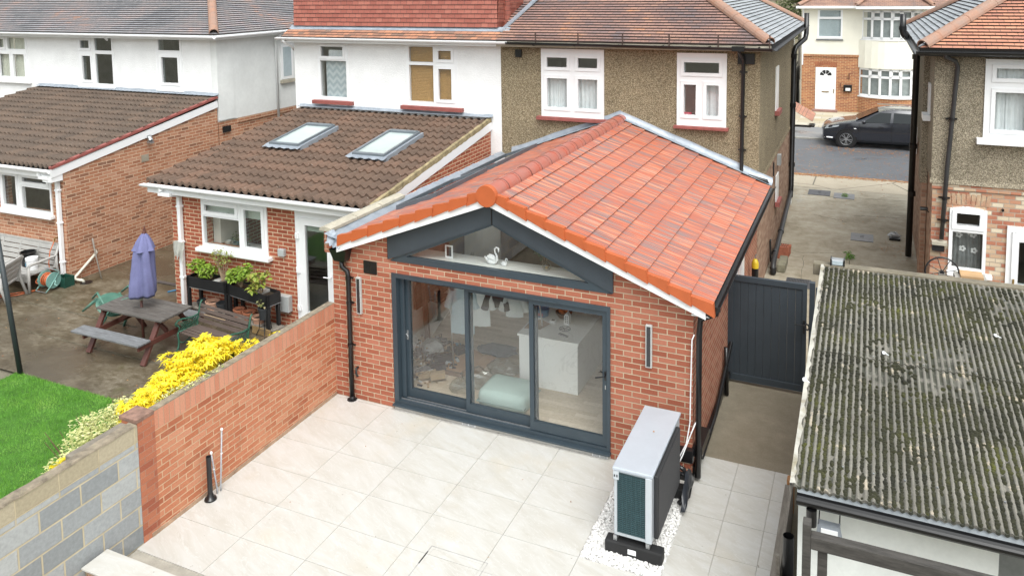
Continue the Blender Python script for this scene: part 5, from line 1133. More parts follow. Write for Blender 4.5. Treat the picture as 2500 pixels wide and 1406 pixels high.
MB().box(6.64, 6.80, 2.68, 2.72, .04, 1.66).build('side_panel', M['anth_flat'], gt)
g = MB().box(6.475, 6.505, 2.655, 2.672, .95, 1.15); g.tube([(6.49,2.66,1.09),(6.49,2.62,1.09),(6.36,2.615,1.09)], .009, 8); g.build('handle', M['blackp'], gt)
g = MB()
for q in range(7): a = q*1.1; g.tube([(6.53+.035*math.cos(a+t)+.012*q/7, 2.60+.012*q/7, 1.08+.05*math.sin(a+t)) for t in (0,1.5,3,4.5,6)], .007, 6)
g.build('chain', pm('chain_steel', (.06,.065,.07), .4, metal=.6), gt)
fn = thing('timber_fence', 'low weathered timber board edging the patio beside the garage', 'fence', (6.54, -1.6, 0))
MB().box(6.505, 6.56, -3.6, -.25, 0, .36).build('board', M['old_wood'], fn, bevel=.004)
MB().box(6.52, 6.60, -.22, -.12, 0, .40).build('post', pm('fresh_cut_timber', (.45,.22,.09), .8, var=.2), fn, bevel=.004)
MB().box(6.565, 6.60, -3.0, -.3, 0, .45).build('board', M['old_wood'], fn, bevel=.004)
MB().beam((6.60,-1.75,.0), (6.585,-1.95,.70), .03, .02).build('batten', M['old_wood'], fn)
rl = thing('timber_handrail', 'weathered grey timber handrail frame in front of the white garage wall', 'handrail', (7.5, -3.3, 0))
MB().box(6.89, 6.95, -3.36, -3.26, 0, 2.02).build('post', pm('dark_handrail_timber', (.03,.027,.024), .85, var=.4, sc=5, col2=(.085,.078,.07), aniso=(1,6,6), bs=.5), rl, bevel=.004)
MB().box(7.0, 7.07, -3.32, -3.27, 0, 1.83).build('post', pm('dark_handrail_timber', (.085,.075,.065), .85, var=.4, sc=5, col2=(.17,.155,.14), aniso=(1,6,6), bs=.5), rl, bevel=.004)
MB().box(6.95, 9.6, -3.36, -3.27, 1.83, 1.93).build('rail', pm('dark_handrail_timber', (.085,.075,.065), .85, var=.4, sc=5, col2=(.17,.155,.14), aniso=(1,6,6), bs=.5), rl, bevel=.005)
MB().tube([(6.67,-1.78,0),(6.67,-1.78,.80)], .052, 18, cap=False).tube([(6.67,-1.78,0),(6.67,-1.78,.79)], .046, 18, cap=False).build('standing_pipe', M['blackp'], None, smooth=True)
tag(bpy.data.objects['standing_pipe'], 'upright open-topped black pipe between the timber edging and the garage', 'pipe')
# conduits at the garden wall
g = thing('drain_pipe', 'short upright black pipe with collar at the foot of the brick garden wall', 'pipe', (.11, -2.68, 0))
m_ = MB().tube([(.11,-2.68,0),(.11,-2.68,.55)], .030, 14, cap=False); m_.tube([(.11,-2.68,.02),(.11,-2.68,.54)], .024, 14, cap=False); m_.build('pipe', pm('speckled_black_pipe', (.02,.021,.023), .5, var=.3, dirt=((.25,.25,.24), 60, .7)), g, smooth=True)
MB().lathe([(.0,.004),(.075,.004),(.07,.02),(.045,.03),(.036,.07),(.03,.08)], (.11,-2.68,0), 16).build('collar', M['blackp'], g, smooth=True)
for (x, y, h, lx, ly, lb) in ((.10,-2.56,.53,.075,-2.60,'shorter grey conduit with white cap beside the black pipe'), (.10,-2.50,.72,.06,-2.40,'taller grey conduit with white cap leaning by the brick wall')):
    g = thing('conduit', lb, 'conduit', (x, y, 0), 'conduits rising from the patio')
    MB().tube([(x,y,0),(x,y,.06),(lx,ly,h)], .0095, 8).build('tube', pm('grey_conduit', (.36,.38,.41), .5, var=.1), g, smooth=True)
    MB().sphere((lx,ly,h+.01), .017, 10, 8, (1,1,1.2)).build('cap', M['upvc'], g, smooth=True)
    t_ = .62; MB().lathe([(.014,-.008),(.014,.008)], (x+(lx-x)*t_, y+(ly-y)*t_, h*t_), 10).build('clip', M['upvc'], g)
# heat pump
hp = thing('heat_pump', 'large silver air source heat pump with dark coil face on white pebbles', 'heat pump', (5.07, -.97, 0))
MB().box(4.865, 5.285, -1.63, -.29, .20, .945).build('casing', pm('silver_casing', (.52,.56,.60), .35, metal=.25, var=.04), hp, bevel=.012)
MB().box(4.852, 5.298, -1.65, -.275, .947, .985).build('lid', pm('silver_lid', (.50,.55,.61), .38, metal=.3, var=.05), hp, bevel=.010)
ci_ = MB().box(4.905, 5.215, -1.640, -1.62, .25, .925).build('coil', pm('teal_coil', (.018,.045,.05), .6, var=.2, sc=12), hp); g = MB()
z = .26
while z < .92: g.box(4.907, 5.213, -1.646, -1.638, z, z+.004); z += .022
x = 4.912
while x < 5.21: g.box(x, x+.003, -1.648, -1.637, .252, .923); x += .05
g.build('fins', pm('teal_fin', (.045,.10,.115), .5, var=.15, sc=20), ci_)
MB().box(5.215, 5.287, -1.652, -1.62, .21, .946).build('corner_trim', pm('silver_casing', (.52,.56,.60)), hp, bevel=.008)
g = MB().box(4.863, 4.925, -1.650, -1.62, .85, .946); g.build('corner_plate', pm('silver_casing', (.52,.56,.60)), hp); g = MB().box(4.872, 4.884, -1.654, -1.649, .88, .905); g.box(4.90, 4.912, -1.654, -1.649, .88, .905); g.build('slot', M['blackp'], hp)
gr = MB().box(5.287, 5.335, -1.56, -.50, .22, .93).build('fan_grille', pm('dark_grille', (.028,.029,.031), .6, var=.15), hp, bevel=.012); g = MB()
y = -1.54
while y < -.52: g.box(5.333, 5.3405, y, y+.004, .24, .915); y += .017
z = .25
while z < .91: g.box(5.3335, 5.341, -1.54, -.52, z, z+.004); z += .017
g.build('mesh', pm('grille_mesh', (.075,.075,.078), .5, var=.1), gr)
MB().box(5.286, 5.289, -.42, -.32, .70, .82).build('warning_sticker', pm('yellow_sticker', (.75,.62,.08), .5, var=.05), hp)
for y0, y1 in ((-1.67,-1.53), (-.50,-.36)):
    fo = MB().box(4.77, 5.40, y0, y1, .0, .145).build('foot_block', pm('rubber_black', (.016,.016,.017), .7, var=.3, bs=.3), hp, bevel=.015)
    if y0 < -1: MB().box(5.03, 5.12, y0-.003, y0, .05, .105).build('sticker', M['upvc'], fo)
    g = MB()
    for x in (4.88, 5.24): g.box(x-.02, x+.02, y0+.03, y1-.03, .145, .20)
    g.build('bracket', M['steel'], fo)
g = thing('insulated_pipes', 'black insulated pipes bundled in loose black sheeting behind the heat pump', 'pipe bundle', (5.38, -.3, 0))
m_ = MB()
for dx, dz in ((0,.30), (.03,.22)): m_.tube([(5.28+dx,-.42,dz+.08),(5.36+dx,-.40,dz+.05),(5.41+dx,-.42,dz-.08),(5.40+dx,-.46,.06),(5.35,-.6,.04)], .028, 10)
m_.build('pipe', M['blackp'], g, smooth=True)
m_ = MB(); vs = []
for i in range(14):
    for j in range(9):
        t = j/8; a = -1.2+2.6*t; vs.append((5.40+.06*math.cos(a)+random.uniform(-.012,.012), -.78+.044*i+random.uniform(-.01,.01), .05+.30*math.sin(math.pi*i/15)*t+.02+random.uniform(-.01,.01)))
m_.add(vs, [(9*i+j, 9*i+j+1, 9*i+10+j, 9*i+9+j) for i in range(13) for j in range(8)]); m_.build('sheeting', pm('black_bin_liner', (.03,.035,.045), .3, var=.3), g, smooth=True)
# white pebbles: one mass
rr = random.Random(11); m_ = MB(); vs, fs = [], []
def pebble(x, y, z, r):
    b = len(vs); a0 = rr.random()*6; sx, sy, sz = rr.uniform(.8,1.3), rr.uniform(.7,1.1), rr.uniform(.5,.8); ca_, sa_ = math.cos(a0), math.sin(a0)
    for zz_, q, n in ((-.6,.75,6),(.25,1,6),(.8,.55,6)):
        for k in range(n):
            a = 2*math.pi*k/n+zz_; px, py = q*r*sx*math.cos(a)*rr.uniform(.9,1.1), q*r*sy*math.sin(a)
            vs.append((x+px*ca_-py*sa_, y+px*sa_+py*ca_, z+zz_*r*sz))
    vs.append((x, y, z+r*sz))
    for L0 in (0, 6):
        for k in range(6): fs.append((b+L0+k, b+L0+(k+1) % 6, b+L0+6+(k+1) % 6, b+L0+6+k))
    for k in range(6): fs.append((b+12+k, b+12+(k+1) % 6, b+18))
for i in range(6500): x, y = rr.uniform(PX0+.01, PX1-.01), rr.uniform(PY0+.01, PY1-.01); pebble(x, y, rr.uniform(-.005,.016), rr.choice((.008,.011,.014,.018,.023)))
m_.v, m_.f = vs, fs; o = m_.build('pebbles', pm('white_pebble', (.80,.79,.77), .6, var=.12, sc=14, col2=(.66,.65,.63)), None, smooth=True, loc=(5,-1,0)); o['kind'] = 'stuff'
sheet('pebble_bed', rect(PX0, PX1, PY0, PY1), -.006, pm('pale_pebble_bed', (.70,.69,.67), .9, var=.2, sc=20))  # even pale bed showing between the pebbles
# recessed cover lines in the paving
g = thing('drain_cover', 'square recessed cover inlaid in the pale patio paving', 'drain cover', (3.33, -2.6, 0))
MB().prism(rect(2.985, 3.68, -2.90, -2.325), [rect(2.995, 3.67, -2.89, -2.335)], 'z', -.004, .0012).build('frame', pm('cover_edge', (.46,.45,.43), .5, var=.3, sc=8), g)
MB().prism(rect(3.025, 3.64, -2.86, -2.365), [rect(3.029, 3.636, -2.856, -2.369)], 'z', -.004, .0014).build('frame', pm('cover_edge2', (.58,.56,.53), .5, var=.2), g)
MB().box(2.985, 2.998, -2.62, -2.42, -.003, .002).build('edge_chip', M['blackp'], g)
# ================================================================ NEIGHBOUR'S YARD
pt = thing('picnic_table', 'weathered brown timber picnic table with attached benches on the wet yard', 'picnic table', (-4.12, .04, 0))
g = MB()
for i in range(5): g.box(-4.86, -3.33, -.26+i*.138, -.26+i*.138+.130, .665, .70)
g.build('tabletop', M['grey_wood'], pt, bevel=.004)
for y0, y1 in ((-.66,-.40), (.55,.80)):
    g = MB(); g.box(-5.0, -3.42, y0, (y0+y1)/2-.003, .385, .42); g.box(-5.0, -3.42, (y0+y1)/2+.003, y1, .385, .42); g.build('bench_seat', pm('bench_board', (.12,.12,.125), .7, var=.3, sc=5, col2=(.22,.23,.24), aniso=(1,8,8), bs=.4), pt, bevel=.006)
for x in (-4.80, -3.52):
    for s in (-1, 1): MB().beam((x, .08+s*.19, .66), (x, .08+s*.58, .0), .045, .10, (1,0,0)).build('leg', M['red_wood'], pt, bevel=.004)
    g = MB(); g.box(x+.03, x+.07, -.62, .78, .30, .385); g.box(x+.03, x+.07, -.24, .42, .60, .665); g.build('cross_rail', M['red_wood'], pt, bevel=.004)
for s in (-1, 1): MB().beam((-4.16+s*.58,.08,.34), (-4.16+s*.15,.08,.64), .04, .07).build('brace', M['red_wood'], pt)
pa = thing('parasol', 'closed lilac parasol standing through the picnic table', 'parasol', (-4.10, .06, 0))
MB().tube([(-4.12,.05,0),(-4.12,.05,.95)], .022, 10).build('pole', M['red_wood'], pa, smooth=True)
MB().tube([(-4.12,.05,.82),(-4.11,.05,1.15)], .024, 10).build('pole_sleeve', pm('pale_sleeve', (.42,.44,.36), .7, var=.2), pa, smooth=True)
def fold(a, z): return 1+.20*math.sin(a*4+z*2.2)+.10*math.sin(a*9+1+z*5)
def tilt(mb):
    for i, v in enumerate(mb.v): mb.v[i] = (v[0]+(v[2]-1)*.09, v[1], v[2])
    return mb
um = pm('lilac_canvas', (.165,.17,.335), .85, var=.14, sc=5, bs=.3, bscale=90)
tilt(MB().lathe([(.10,.99),(.19,.92),(.205,.97),(.195,1.15),(.172,1.35),(.150,1.6),(.128,1.82),(.06,1.97)], (-4.05,.05,0), 64, fn=fold)).build('canopy', um, pa, smooth=True)
tilt(MB().lathe([(.175,1.74),(.155,1.78),(.11,1.90),(.06,1.99),(.03,2.03)], (-4.05,.05,0), 48, fn=lambda a, z: 1+.16*math.sin(a*5+1))).build('canopy_flap', um, pa, smooth=True)
tilt(MB().lathe([(.035,2.02),(.04,2.05),(.02,2.07),(.028,2.09),(.012,2.12),(.016,2.14),(0,2.16)], (-4.05,.05,0), 12)).build('finial', M['red_wood'], pa, smooth=True)
# park style bench with green cast ends
gb = thing('garden_bench', 'brown slatted bench with green cast iron ends facing the garden wall', 'bench', (0, 0, 0))
bm = pm('dark_bench_slat', (.085,.055,.045), .65, var=.3, sc=4, col2=(.13,.10,.085), aniso=(1,8,8), bs=.3); gm = pm('green_iron', (.035,.13,.085), .55, var=.25, sc=9, bs=.3)
g = MB()
for i in range(6): y = -.24+i*.075; g.box(-.62, .62, y, y+.062, .395-.015*abs(i-2.5)*.6, .42-.015*abs(i-2.5)*.6)
g.build('seat', bm, gb, bevel=.004); g = MB()
for i, (y, z) in enumerate(((.215,.50),(.24,.60),(.262,.69),(.282,.775))): g.beam((-.62,y,z), (.62,y,z), .02, .075 if i < 3 else .06, (0,.24,.97))
g.build('backrest', bm, gb, bevel=.003)
MB().beam((-.45,.196,.645), (.1,.205,.65), .004, .012, (0,.24,.97)).build('worn_edge', pm('bare_wood', (.5,.36,.22), .8), gb)
for x in (-.645, .645):
    e = MB(); e.tube([(x,.36,.0),(x,.25,.12),(x,.20,.38),(x,.235,.55),(x,.275,.72),(x,.31,.83),(x,.345,.85)], .018, 8)
    e.tube([(x,-.33,.0),(x,-.27,.08),(x,-.25,.22),(x,-.27,.36),(x,-.25,.40),(x,.2,.38)], .018, 8)
    e.tube([(x,.26,.60),(x,.12,.585),(x,-.02,.60),(x,-.14,.63),(x,-.25,.63),(x,-.31,.58),(x,-.29,.53),(x,-.25,.55)], .019, 8)
    e.tube([(x,-.25,.40),(x,-.22,.48),(x,-.27,.54)], .015, 8)
    e.tube([(x,.25,.12),(x,.05,.2),(x,-.15,.14),(x,-.25,.2)], .013, 6)
    en = e.build('bench_end', gm, gb, smooth=True); l = MB()
    for i in range(6):
        for j in range(3):
            cy, cz = -.17+i*.07+.02*(j % 2), .43+j*.055; l.lathe([(.020,-.006),(.020,.006),(.029,.006),(.029,-.006),(.020,-.006)], (x,cy,cz), 8, 'x')
    l.build('lattice', gm, en)
gb.scale = (.98, .85, .86); gb.location = (-2.72, .27, 0); gb.rotation_euler = (0, 0, R(-6.5))
# toppled green plastic chair
gc = thing('garden_chair', 'green plastic garden chair tipped over against the picnic table', 'chair', (0, 0, 0)); pg = pm('faded_green_plastic', (.055,.16,.12), .45, var=.15, sc=6, col2=(.10,.21,.16))
g = MB(); vs = []; N_ = 16
for i in range(N_+1):
    a = R(-8+196*i/N_); vs += [(.27*math.cos(a), .20-.02*abs(math.cos(a)), .52+.36*math.sin(a)), (.235*math.cos(a), .20, .52+.325*math.sin(a))]
g.tube([(v[0],v[1],v[2]) for v in vs[::2]], .018, 6); g.build('back_rim', pg, gc, smooth=True)
g = MB()
for i in range(-4, 5): x = i*.05; h = math.sqrt(max(0, 1-(x/.26)**2))*.34; g.box(x-.017, x+.017, .19, .20, .44, .52+h)
g.build('backrest', pg, gc)
g = MB().lathe([(.0,.41),(.2,.405),(.26,.43),(.275,.40)], (0,-.02,0), 24, fn=lambda a, z: 1+.08*math.cos(2*a)); g.build('seat', pg, gc, smooth=True)
g = MB()
for s in (-1, 1):
    g.tube([(s*.27,.2,.62),(s*.30,.0,.63),(s*.30,-.2,.62),(s*.28,-.24,.4)], .02, 6)
g.build('armrest', pg, gc, smooth=True)
for sx, sy in ((-1,-1),(1,-1),(-1,1),(1,1)): MB().tube([(sx*.22,sy*.2,.41),(sx*.28,sy*.26,0)], .026, 6, rs=[.034,.02]).build('leg', pg, gc, smooth=True)
gc.matrix_world = Matrix.Translation((-5.42,.30,.17)) @ Matrix.Rotation(R(42), 4, 'Y') @ Matrix.Rotation(R(-100), 4, 'Z')
# resin sofa and armchair
def resin_seat(name, label, w, nb, loc, rz):
    t = thing(name, label, 'garden seat', (0,0,0)); m = M['resin']; g = MB()
    for i in range(5): g.box(-w/2, w/2, -.30+i*.118, -.30+i*.118+.110, .34, .37)
    g.box(-w/2, w/2, -.31, -.285, .20, .34); g.build('seat', m, t, bevel=.004); g = MB()
    for b in range(nb):
        x0, x1 = -w/2+b*w/nb, -w/2+(b+1)*w/nb
        for q in range(4): g.beam((x0+.03,.285+q*.026,.44+q*.10), (x1-.03,.285+q*.026,.44+q*.10), .02, .088, (0,.25,.97))
    g.build('backrest', m, t, bevel=.004); g = MB()
    for b in range(nb+1): x = -w/2+b*w/nb; g.beam((x,.27,.34), (x,.385,.82), .05, .03, (0,1,0))
    g.beam((-w/2,.385,.81), (w/2,.385,.81), .04, .05); g.build('back_frame', m, t, bevel=.004)
    for s in (-1, 1):
        x = s*(w/2+.03); g = MB().tube([(x,.38,.80),(x,.30,.60),(x,.0,.58),(x,-.27,.575),(x,-.315,.53)], .03, 6); g.build('armrest', m, t, smooth=True)
        for pts in ([(x,-.315,.54),(x,-.32,.0)], [(x,.30,.60),(x,.30,.36),(x,.42,.0)]): MB().tube(pts, .032, 6).build('leg', m, t, smooth=True)
    t.location = loc; t.rotation_euler = (0, 0, rz); return t
resin_seat('garden_sofa', 'long grey slatted resin sofa against the left brick wall', 2.3, 4, (-9.50, 1.22, 0), R(0))
resin_seat('garden_armchair', 'grey resin armchair with a teal tub on its seat at far left', .62, 1, (-8.55, .36, 0), R(-62))
def pot(name, label, cat, r, h, c, mat, group=None, taper=.8, rimh=.03, soil=True):
    t = thing(name, label, cat, c, group); x, y, z = c
    MB().lathe([(0,.002),(r*taper,0),(r*.96,h-rimh),(r*1.04,h-rimh),(r*1.05,h),(r*.93,h),(r*.9,h-rimh*1.3),(r*taper*.9,.02),(0,.02)], (x,y,z), 24).build('body', mat, t, smooth='auto')
    if soil: MB().tube([(x,y,z+h*.55),(x,y,z+h*.62)], r*.90, 20).build('soil', pm('soil', (.06,.045,.03), 1, var=.4, sc=20, bs=.8), t)
    return t
wbk = pot('bucket', 'white plastic bucket with blue mark on the resin sofa', 'bucket', .115, .25, (-8.63,1.20,.372), M['upvc'], None, .88, .05, False)
MB().box(-8.68, -8.66, 1.085, 1.09, .46, .53).build('blue_mark', pm('blue_print', (.15,.35,.50), .5), wbk)
MB().tube([(-8.63,1.10,.575),(-8.69,1.09,.53),(-8.73,1.14,.575)], .004, 5).build('handle', M['steel'], wbk)
pot('bucket', 'large black plastic bucket behind the white bucket on the sofa', 'bucket', .15, .30, (-8.93,1.33,.372), M['blackp'], None, .82, .04, False)
tb = thing('storage_tub', 'teal plastic tub full of garden tools on the armchair seat', 'tub', (-8.62,.36,.372)); x, y, z = -8.62, .36, .372
MB().prism([(x-.15,z),(x+.15,z),(x+.19,z+.24),(x-.19,z+.24)], [[(x-.13,z+.015),(x-.17,z+.245),(x+.17,z+.245),(x+.13,z+.015)]] and (), 'y', y-.22, y+.22).build('body', M['teal'], tb, bevel=.01)
MB().prism(rect(x-.205,x+.205,y-.235,y+.235), [rect(x-.17,x+.17,y-.20,y+.20)], 'z', z+.235, z+.265).build('rim', M['teal'], tb, bevel=.006)
g = MB().tube([(x,y,z+.24),(x+.18,y+.28,z+.42)], .012, 6); g.tube([(x-.04,y,z+.24),(x+.1,y+.3,z+.40)], .012, 6); g.build('tool_handle', M['resin'], tb)
g = MB().lathe([(0,.24),(.07,.24),(.075,.36),(.0,.37)], (x-.08,y-.03,z), 14); g.build('watering_can', pm('pale_blue_plastic', (.45,.55,.60), .4), tb, smooth=True)
hr = thing('hose_reel', 'teal garden hose reel wound with orange hose on the wet concrete', 'hose reel', (-8.15,1.22,0)); cx, cy, cz = -8.15, 1.22, .21; tg = pm('pale_teal_plastic', (.20,.38,.34), .4, var=.1)
for dx in (-.13, .13): MB().lathe([(0,dx-.006),(.165,dx-.006),(.17,dx),(.165,dx+.006),(0,dx+.006)], (cx,cy,cz), 28, 'x').build('side_disc', tg, hr, smooth='auto')
g = MB().lathe([(.05,-.13),(.05,.13)], (cx,cy,cz), 14, 'x'); g.build('hub', tg, hr)
om = pm('orange_hose', (.56,.14,.05), .45, var=.1, sc=8); g = MB()
for k in range(9): r_ = .10+.03*math.sin(k*1.7)**2; g.tube([(cx-.11+k*.0265+.004*math.sin(a*.6), cy+r_*math.cos(a*.5236), cz+r_*math.sin(a*.5236)) for a in range(13)], .012, 6, cap=False)
g.tube([(cx-.12,cy-.08,cz+.06),(cx-.19,cy-.14,cz+.02),(cx-.2,cy-.16,cz-.04),(cx-.13,cy-.17,cz-.05)], .011, 6); g.build('hose', om, hr, smooth=True)
for s in (-1, 1): MB().tube([(cx+s*.155,cy-.20,.015),(cx+s*.155,cy-.1,.10),(cx+s*.155,cy,cz),(cx+s*.155,cy+.12,.36),(cx+s*.155,cy+.02,.43)], .011, 8).build('stand', tg, hr, smooth=True)
g = MB().tube([(cx-.155,cy-.2,.015),(cx+.155,cy-.2,.015)], .011, 6); g.tube([(cx-.155,cy+.02,.43),(cx+.155,cy+.02,.43)], .013, 6); g.build('crossbar', M['steel'], hr)
g = MB().tube([(cx+.155,cy,cz),(cx+.19,cy,cz),(cx+.20,cy-.03,cz-.07),(cx+.28,cy-.03,cz-.08)], .013, 8); g.build('crank', tg, hr, smooth=True)
o = MB().tube([(-8.35,1.05,.012),(-8.6,.75,.012),(-8.8,.55,.012),(-9.1,.75,.012),(-9.5,.9,.012)], .011, 8).tube([(-8.3,1.1,.014),(-8.45,.72,.012),(-8.8,.42,.012),(-9.2,.55,.012)], .011, 8).build('garden_hose', om, None, smooth=True); tag(o, 'loose orange hose trailing from the reel under the grey seats', 'hose')
o = MB().tube([(-8.38,1.54,.88),(-8.40,1.45,.7),(-8.42,1.42,.45),(-8.36,1.4,.25),(-8.2,1.35,.16)], .011, 8).build('garden_hose', om, None, smooth=True); tag(o, 'orange hose hanging from the tap on the left brick wall', 'hose')
g = thing('trough', 'dark green plastic trough between the hose reel and the white downpipe', 'trough', (-8.03,1.5,0)); MB().prism(rect(-8.20,-7.90,1.38,1.60), [rect(-8.18,-7.92,1.40,1.58)], 'z', 0, .20).build('body', pm('dark_green_plastic', (.015,.07,.05), .4), g, bevel=.005); MB().box(-8.18,-7.92,1.40,1.58,.0,.03).build('base', M['blackp'], g)
g = thing('waste_pipe', 'short white elbow pipe rising from a drain beside the left brick wall', 'pipe', (-7.85,1.74,0)); MB().tube([(-7.82,1.76,.0),(-7.84,1.74,.05),(-7.99,1.68,.07),(-8.02,1.70,.10),(-8.03,2.26,.47),(-8.10,2.30,.48)], .030, 10).build('pipe', pm('yellowed_upvc', (.66,.64,.54), .45), g, smooth=True)
MB().tube([(-7.78,1.78,-.01),(-7.78,1.78,.004)], .12, 20).build('drain_hole', M['blackp'], g)
o = MB().tube([(-7.66,2.05,0),(-7.92,2.15,.45),(-8.06,2.20,.80)], .016, 8, rs=[.010,.017,.020]).build('stick', M['old_wood'], None, smooth=True); tag(o, 'thin wooden stick leaning on the left brick side wall', 'stick')
g = thing('drain_grate', 'narrow metal channel drain grate behind the lilac parasol', 'drain grate', (-6.15,2.40,0)); m_ = MB(); [m_.box(-6.55+i*.028, -6.55+i*.028+.014, 2.35, 2.45, .0, .008) for i in range(28)]; m_.build('bars', M['steel'], g); MB().box(-6.56, -5.76, 2.34, 2.46, -.004, .003).build('tray', M['black_iron'], g)
o = MB().tube([(-5.70,2.02,.012),(-5.52,2.28,.02)], .014, 8).build('rod', pm('bright_blue', (.03,.25,.50), .4), None, smooth=True); tag(o, 'bright blue rod lying on the concrete by the lean-to corner', 'rod')
o = MB().tube([(-5.16,-1.46,0),(-5.52,-1.46,2.45)], .040, 14).build('clothes_post', pm('dark_slate_metal', (.035,.045,.05), .5, var=.2), None, smooth=True); tag(o, 'leaning dark metal post at the corner of the green lawn', 'post')
# cloth over the lean-to downpipe
o = MB(); vs = []
for i in range(13):
    for j in range(9):
        u, w = i/12, j/8; vs.append((-4.93+.26*u+.03*math.sin(u*9+w*4)*w-.02*w*(u-.5), 1.54-.04*math.sin(u*3.1)-.02*math.sin(u*11+w*3), 1.36-.40*w*(1-.3*abs(math.sin(u*7)))-.10*abs(u-.5)))
o.add(vs, [(9*i+j, 9*i+9+j, 9*i+10+j, 9*i+1+j) for i in range(12) for j in range(8)]); o = o.build('cloth', pm('grubby_cloth', (.55,.55,.50), .9, var=.2, sc=6), None, smooth=True); tag(o, 'pale cloth draped over the white downpipe of the lean-to', 'cloth')
# raised planters
def planter(label, x0, x1, loc, rz):
    t = thing('raised_planter', label, 'planter', (0,0,0), 'black raised planters under the kitchen window'); w = x1-x0; bk = pm('black_painted_board', (.014,.014,.015), .55, var=.3, sc=8, dirt=((.10,.10,.10), 14, .68))
    for a in ((0,w,-.15,-.13), (0,w,.13,.15)): MB().box(a[0], a[1], a[2], a[3], .55, .75).build('side_board', bk, t, bevel=.003)
    for a in (0, w-.02): MB().box(a, a+.02, -.13, .13, .55, .75).build('end_board', bk, t)
    MB().box(.02, w-.02, -.13, .13, .56, .69).build('soil', pm('soil', (.06,.045,.03)), t)
    MB().box(.0, w, -.145, .145, .535, .55).build('tray', pm('zinc', (.35,.36,.37), .5, metal=.5), t)
    MB().box(w*.62, w*.76, -.13, .13, .69, .735).build('divider', pm('pale_board', (.50,.50,.48), .8), t)
    for a, b in ((0,-.15),(w-.06,-.15),(.03,.10),(w-.09,.10)): MB().box(a, a+.06, b-.0, b+.05, 0, .55 if b > 0 else .76).build('leg', bk, t)
    t.location = loc; t.rotation_euler = (0,0,R(rz)); return t
planter('left black raised planter with bright green plants by the downpipe', 0, 1.0, (-4.45,1.515,0), -1); planter('right black raised planter with plants and an empty end by the grey box', 0, 1.12, (-3.40,1.495,0), -10)
# leafy plants
def leaves(mb, n, c, rad, size, shape='oval', droop=.3, seed=1, shell=.0, asp=.5):
    rr = random.Random(seed)
    for i in range(n):
        while True:
            p = Vector((rr.uniform(-1,1), rr.uniform(-1,1), rr.uniform(-1,1)))
            if shell < p.length < 1: break
        q = Vector((c[0]+p.x*rad[0], c[1]+p.y*rad[1], c[2]+p.z*rad[2])); s = size*rr.uniform(.6,1.25); a = rr.uniform(0, 6.283)
        u = Vector((math.cos(a), math.sin(a), -droop+rr.uniform(-.45,.45))).normalized(); nn = Vector((rr.uniform(-.6,.6), rr.uniform(-.6,.6), 1)).normalized(); w = u.cross(nn).normalized(); nn = w.cross(u)
        if shape == 'oval': pts = [(0,0,0),(.3,asp*.5,.03),(.65,asp*.42,.02),(1,0,-.08),(.65,-asp*.42,.02),(.3,-asp*.5,.03)]; f = [tuple(range(6))]
        elif shape == 'palm':
            pts = [(0,0,0)]
            for k in range(5):
                t = R(-100+50*k); ln = (.62,.9,1.05,.9,.62)[k]; pts += [(.30*math.cos(t-.36), .30*math.sin(t-.36), 0), (ln*math.cos(t), ln*math.sin(t), -.16)]
            pts.append((.30*math.cos(R(100)+.36), .30*math.sin(R(100)+.36), 0)); f = [(0,1,2,3),(0,3,4,5),(0,5,6,7),(0,7,8,9),(0,9,10,11)]
        mb.add([q+u*(x*s)+w*(y*s)+nn*(z*s) for x, y, z in pts], f)
def plant(label, name, cat, base, clumps, size, mat, group=None, shape='oval', n=110, seed=1, stemm=None, asp=.55):
    t = thing(name, label, cat, base, group); m = MB(); s_ = MB(); rr = random.Random(seed)
    for i, (c, rad) in enumerate(clumps):
        leaves(m, int(n*max(.3, rad[0]*rad[2]*45)), c, rad, size, shape, seed=seed*17+i, asp=asp)
        for q in range(3):
            e = (c[0]+rr.uniform(-.5,.5)*rad[0], c[1]+rr.uniform(-.5,.5)*rad[1], c[2]+rad[2]*.6); b = (base[0]+rr.uniform(-.02,.02), base[1]+rr.uniform(-.02,.02), base[2])
            s_.tube([b, ((b[0]+e[0])/2+rr.uniform(-.02,.02), (b[1]+e[1])/2, (b[2]+e[2])/2), e], .005, 5, rs=[.008,.006,.003])
    m.build('leaves', mat, t); s_.build('stem', stemm or pm('plant_stem', (.30,.22,.14), .8, var=.2), t); return t
gl = leafmat('lime_leaf', [(.11,.22,.02), (.24,.37,.04), (.35,.46,.07)]); gl2 = leafmat('red_tinged_leaf', [(.17,.26,.03), (.30,.38,.06), (.34,.22,.06)]); gl3 = leafmat('thin_olive_leaf', [(.18,.27,.04), (.28,.32,.07), (.31,.25,.10)])
gp = 'plants in the raised planters'
plant('bushy lime green plant at the left end of the left planter', 'potted_plant', 'plant', (-4.45,1.42,.69), [((-4.47,1.40,.90),(.17,.13,.13)),((-4.28,1.42,.84),(.14,.13,.10))], .095, gl, gp, n=130, seed=2)
plant('low lime green plant hanging over the left planter edge', 'potted_plant', 'plant', (-4.1,1.38,.69), [((-4.14,1.34,.83),(.16,.13,.12)),((-4.02,1.38,.90),(.08,.09,.09))], .085, gl, gp, n=130, seed=3, asp=.36)
plant('tall thin olive plant rising above the left planter', 'potted_plant', 'plant', (-3.78,1.36,.69), [((-3.96,1.42,1.18),(.17,.10,.14)),((-3.70,1.40,1.16),(.16,.1,.12)),((-3.9,1.38,1.0),(.10,.08,.12))], .075, gl3, gp, n=62, seed=4, asp=.35)
plant('broad lime green plant in the middle of the right planter', 'potted_plant', 'plant', (-3.25,1.27,.69), [((-3.32,1.22,.93),(.19,.13,.14)),((-3.12,1.24,1.03),(.15,.10,.12)),((-3.45,1.22,.84),(.10,.1,.08))], .10, gl, gp, n=110, seed=5)
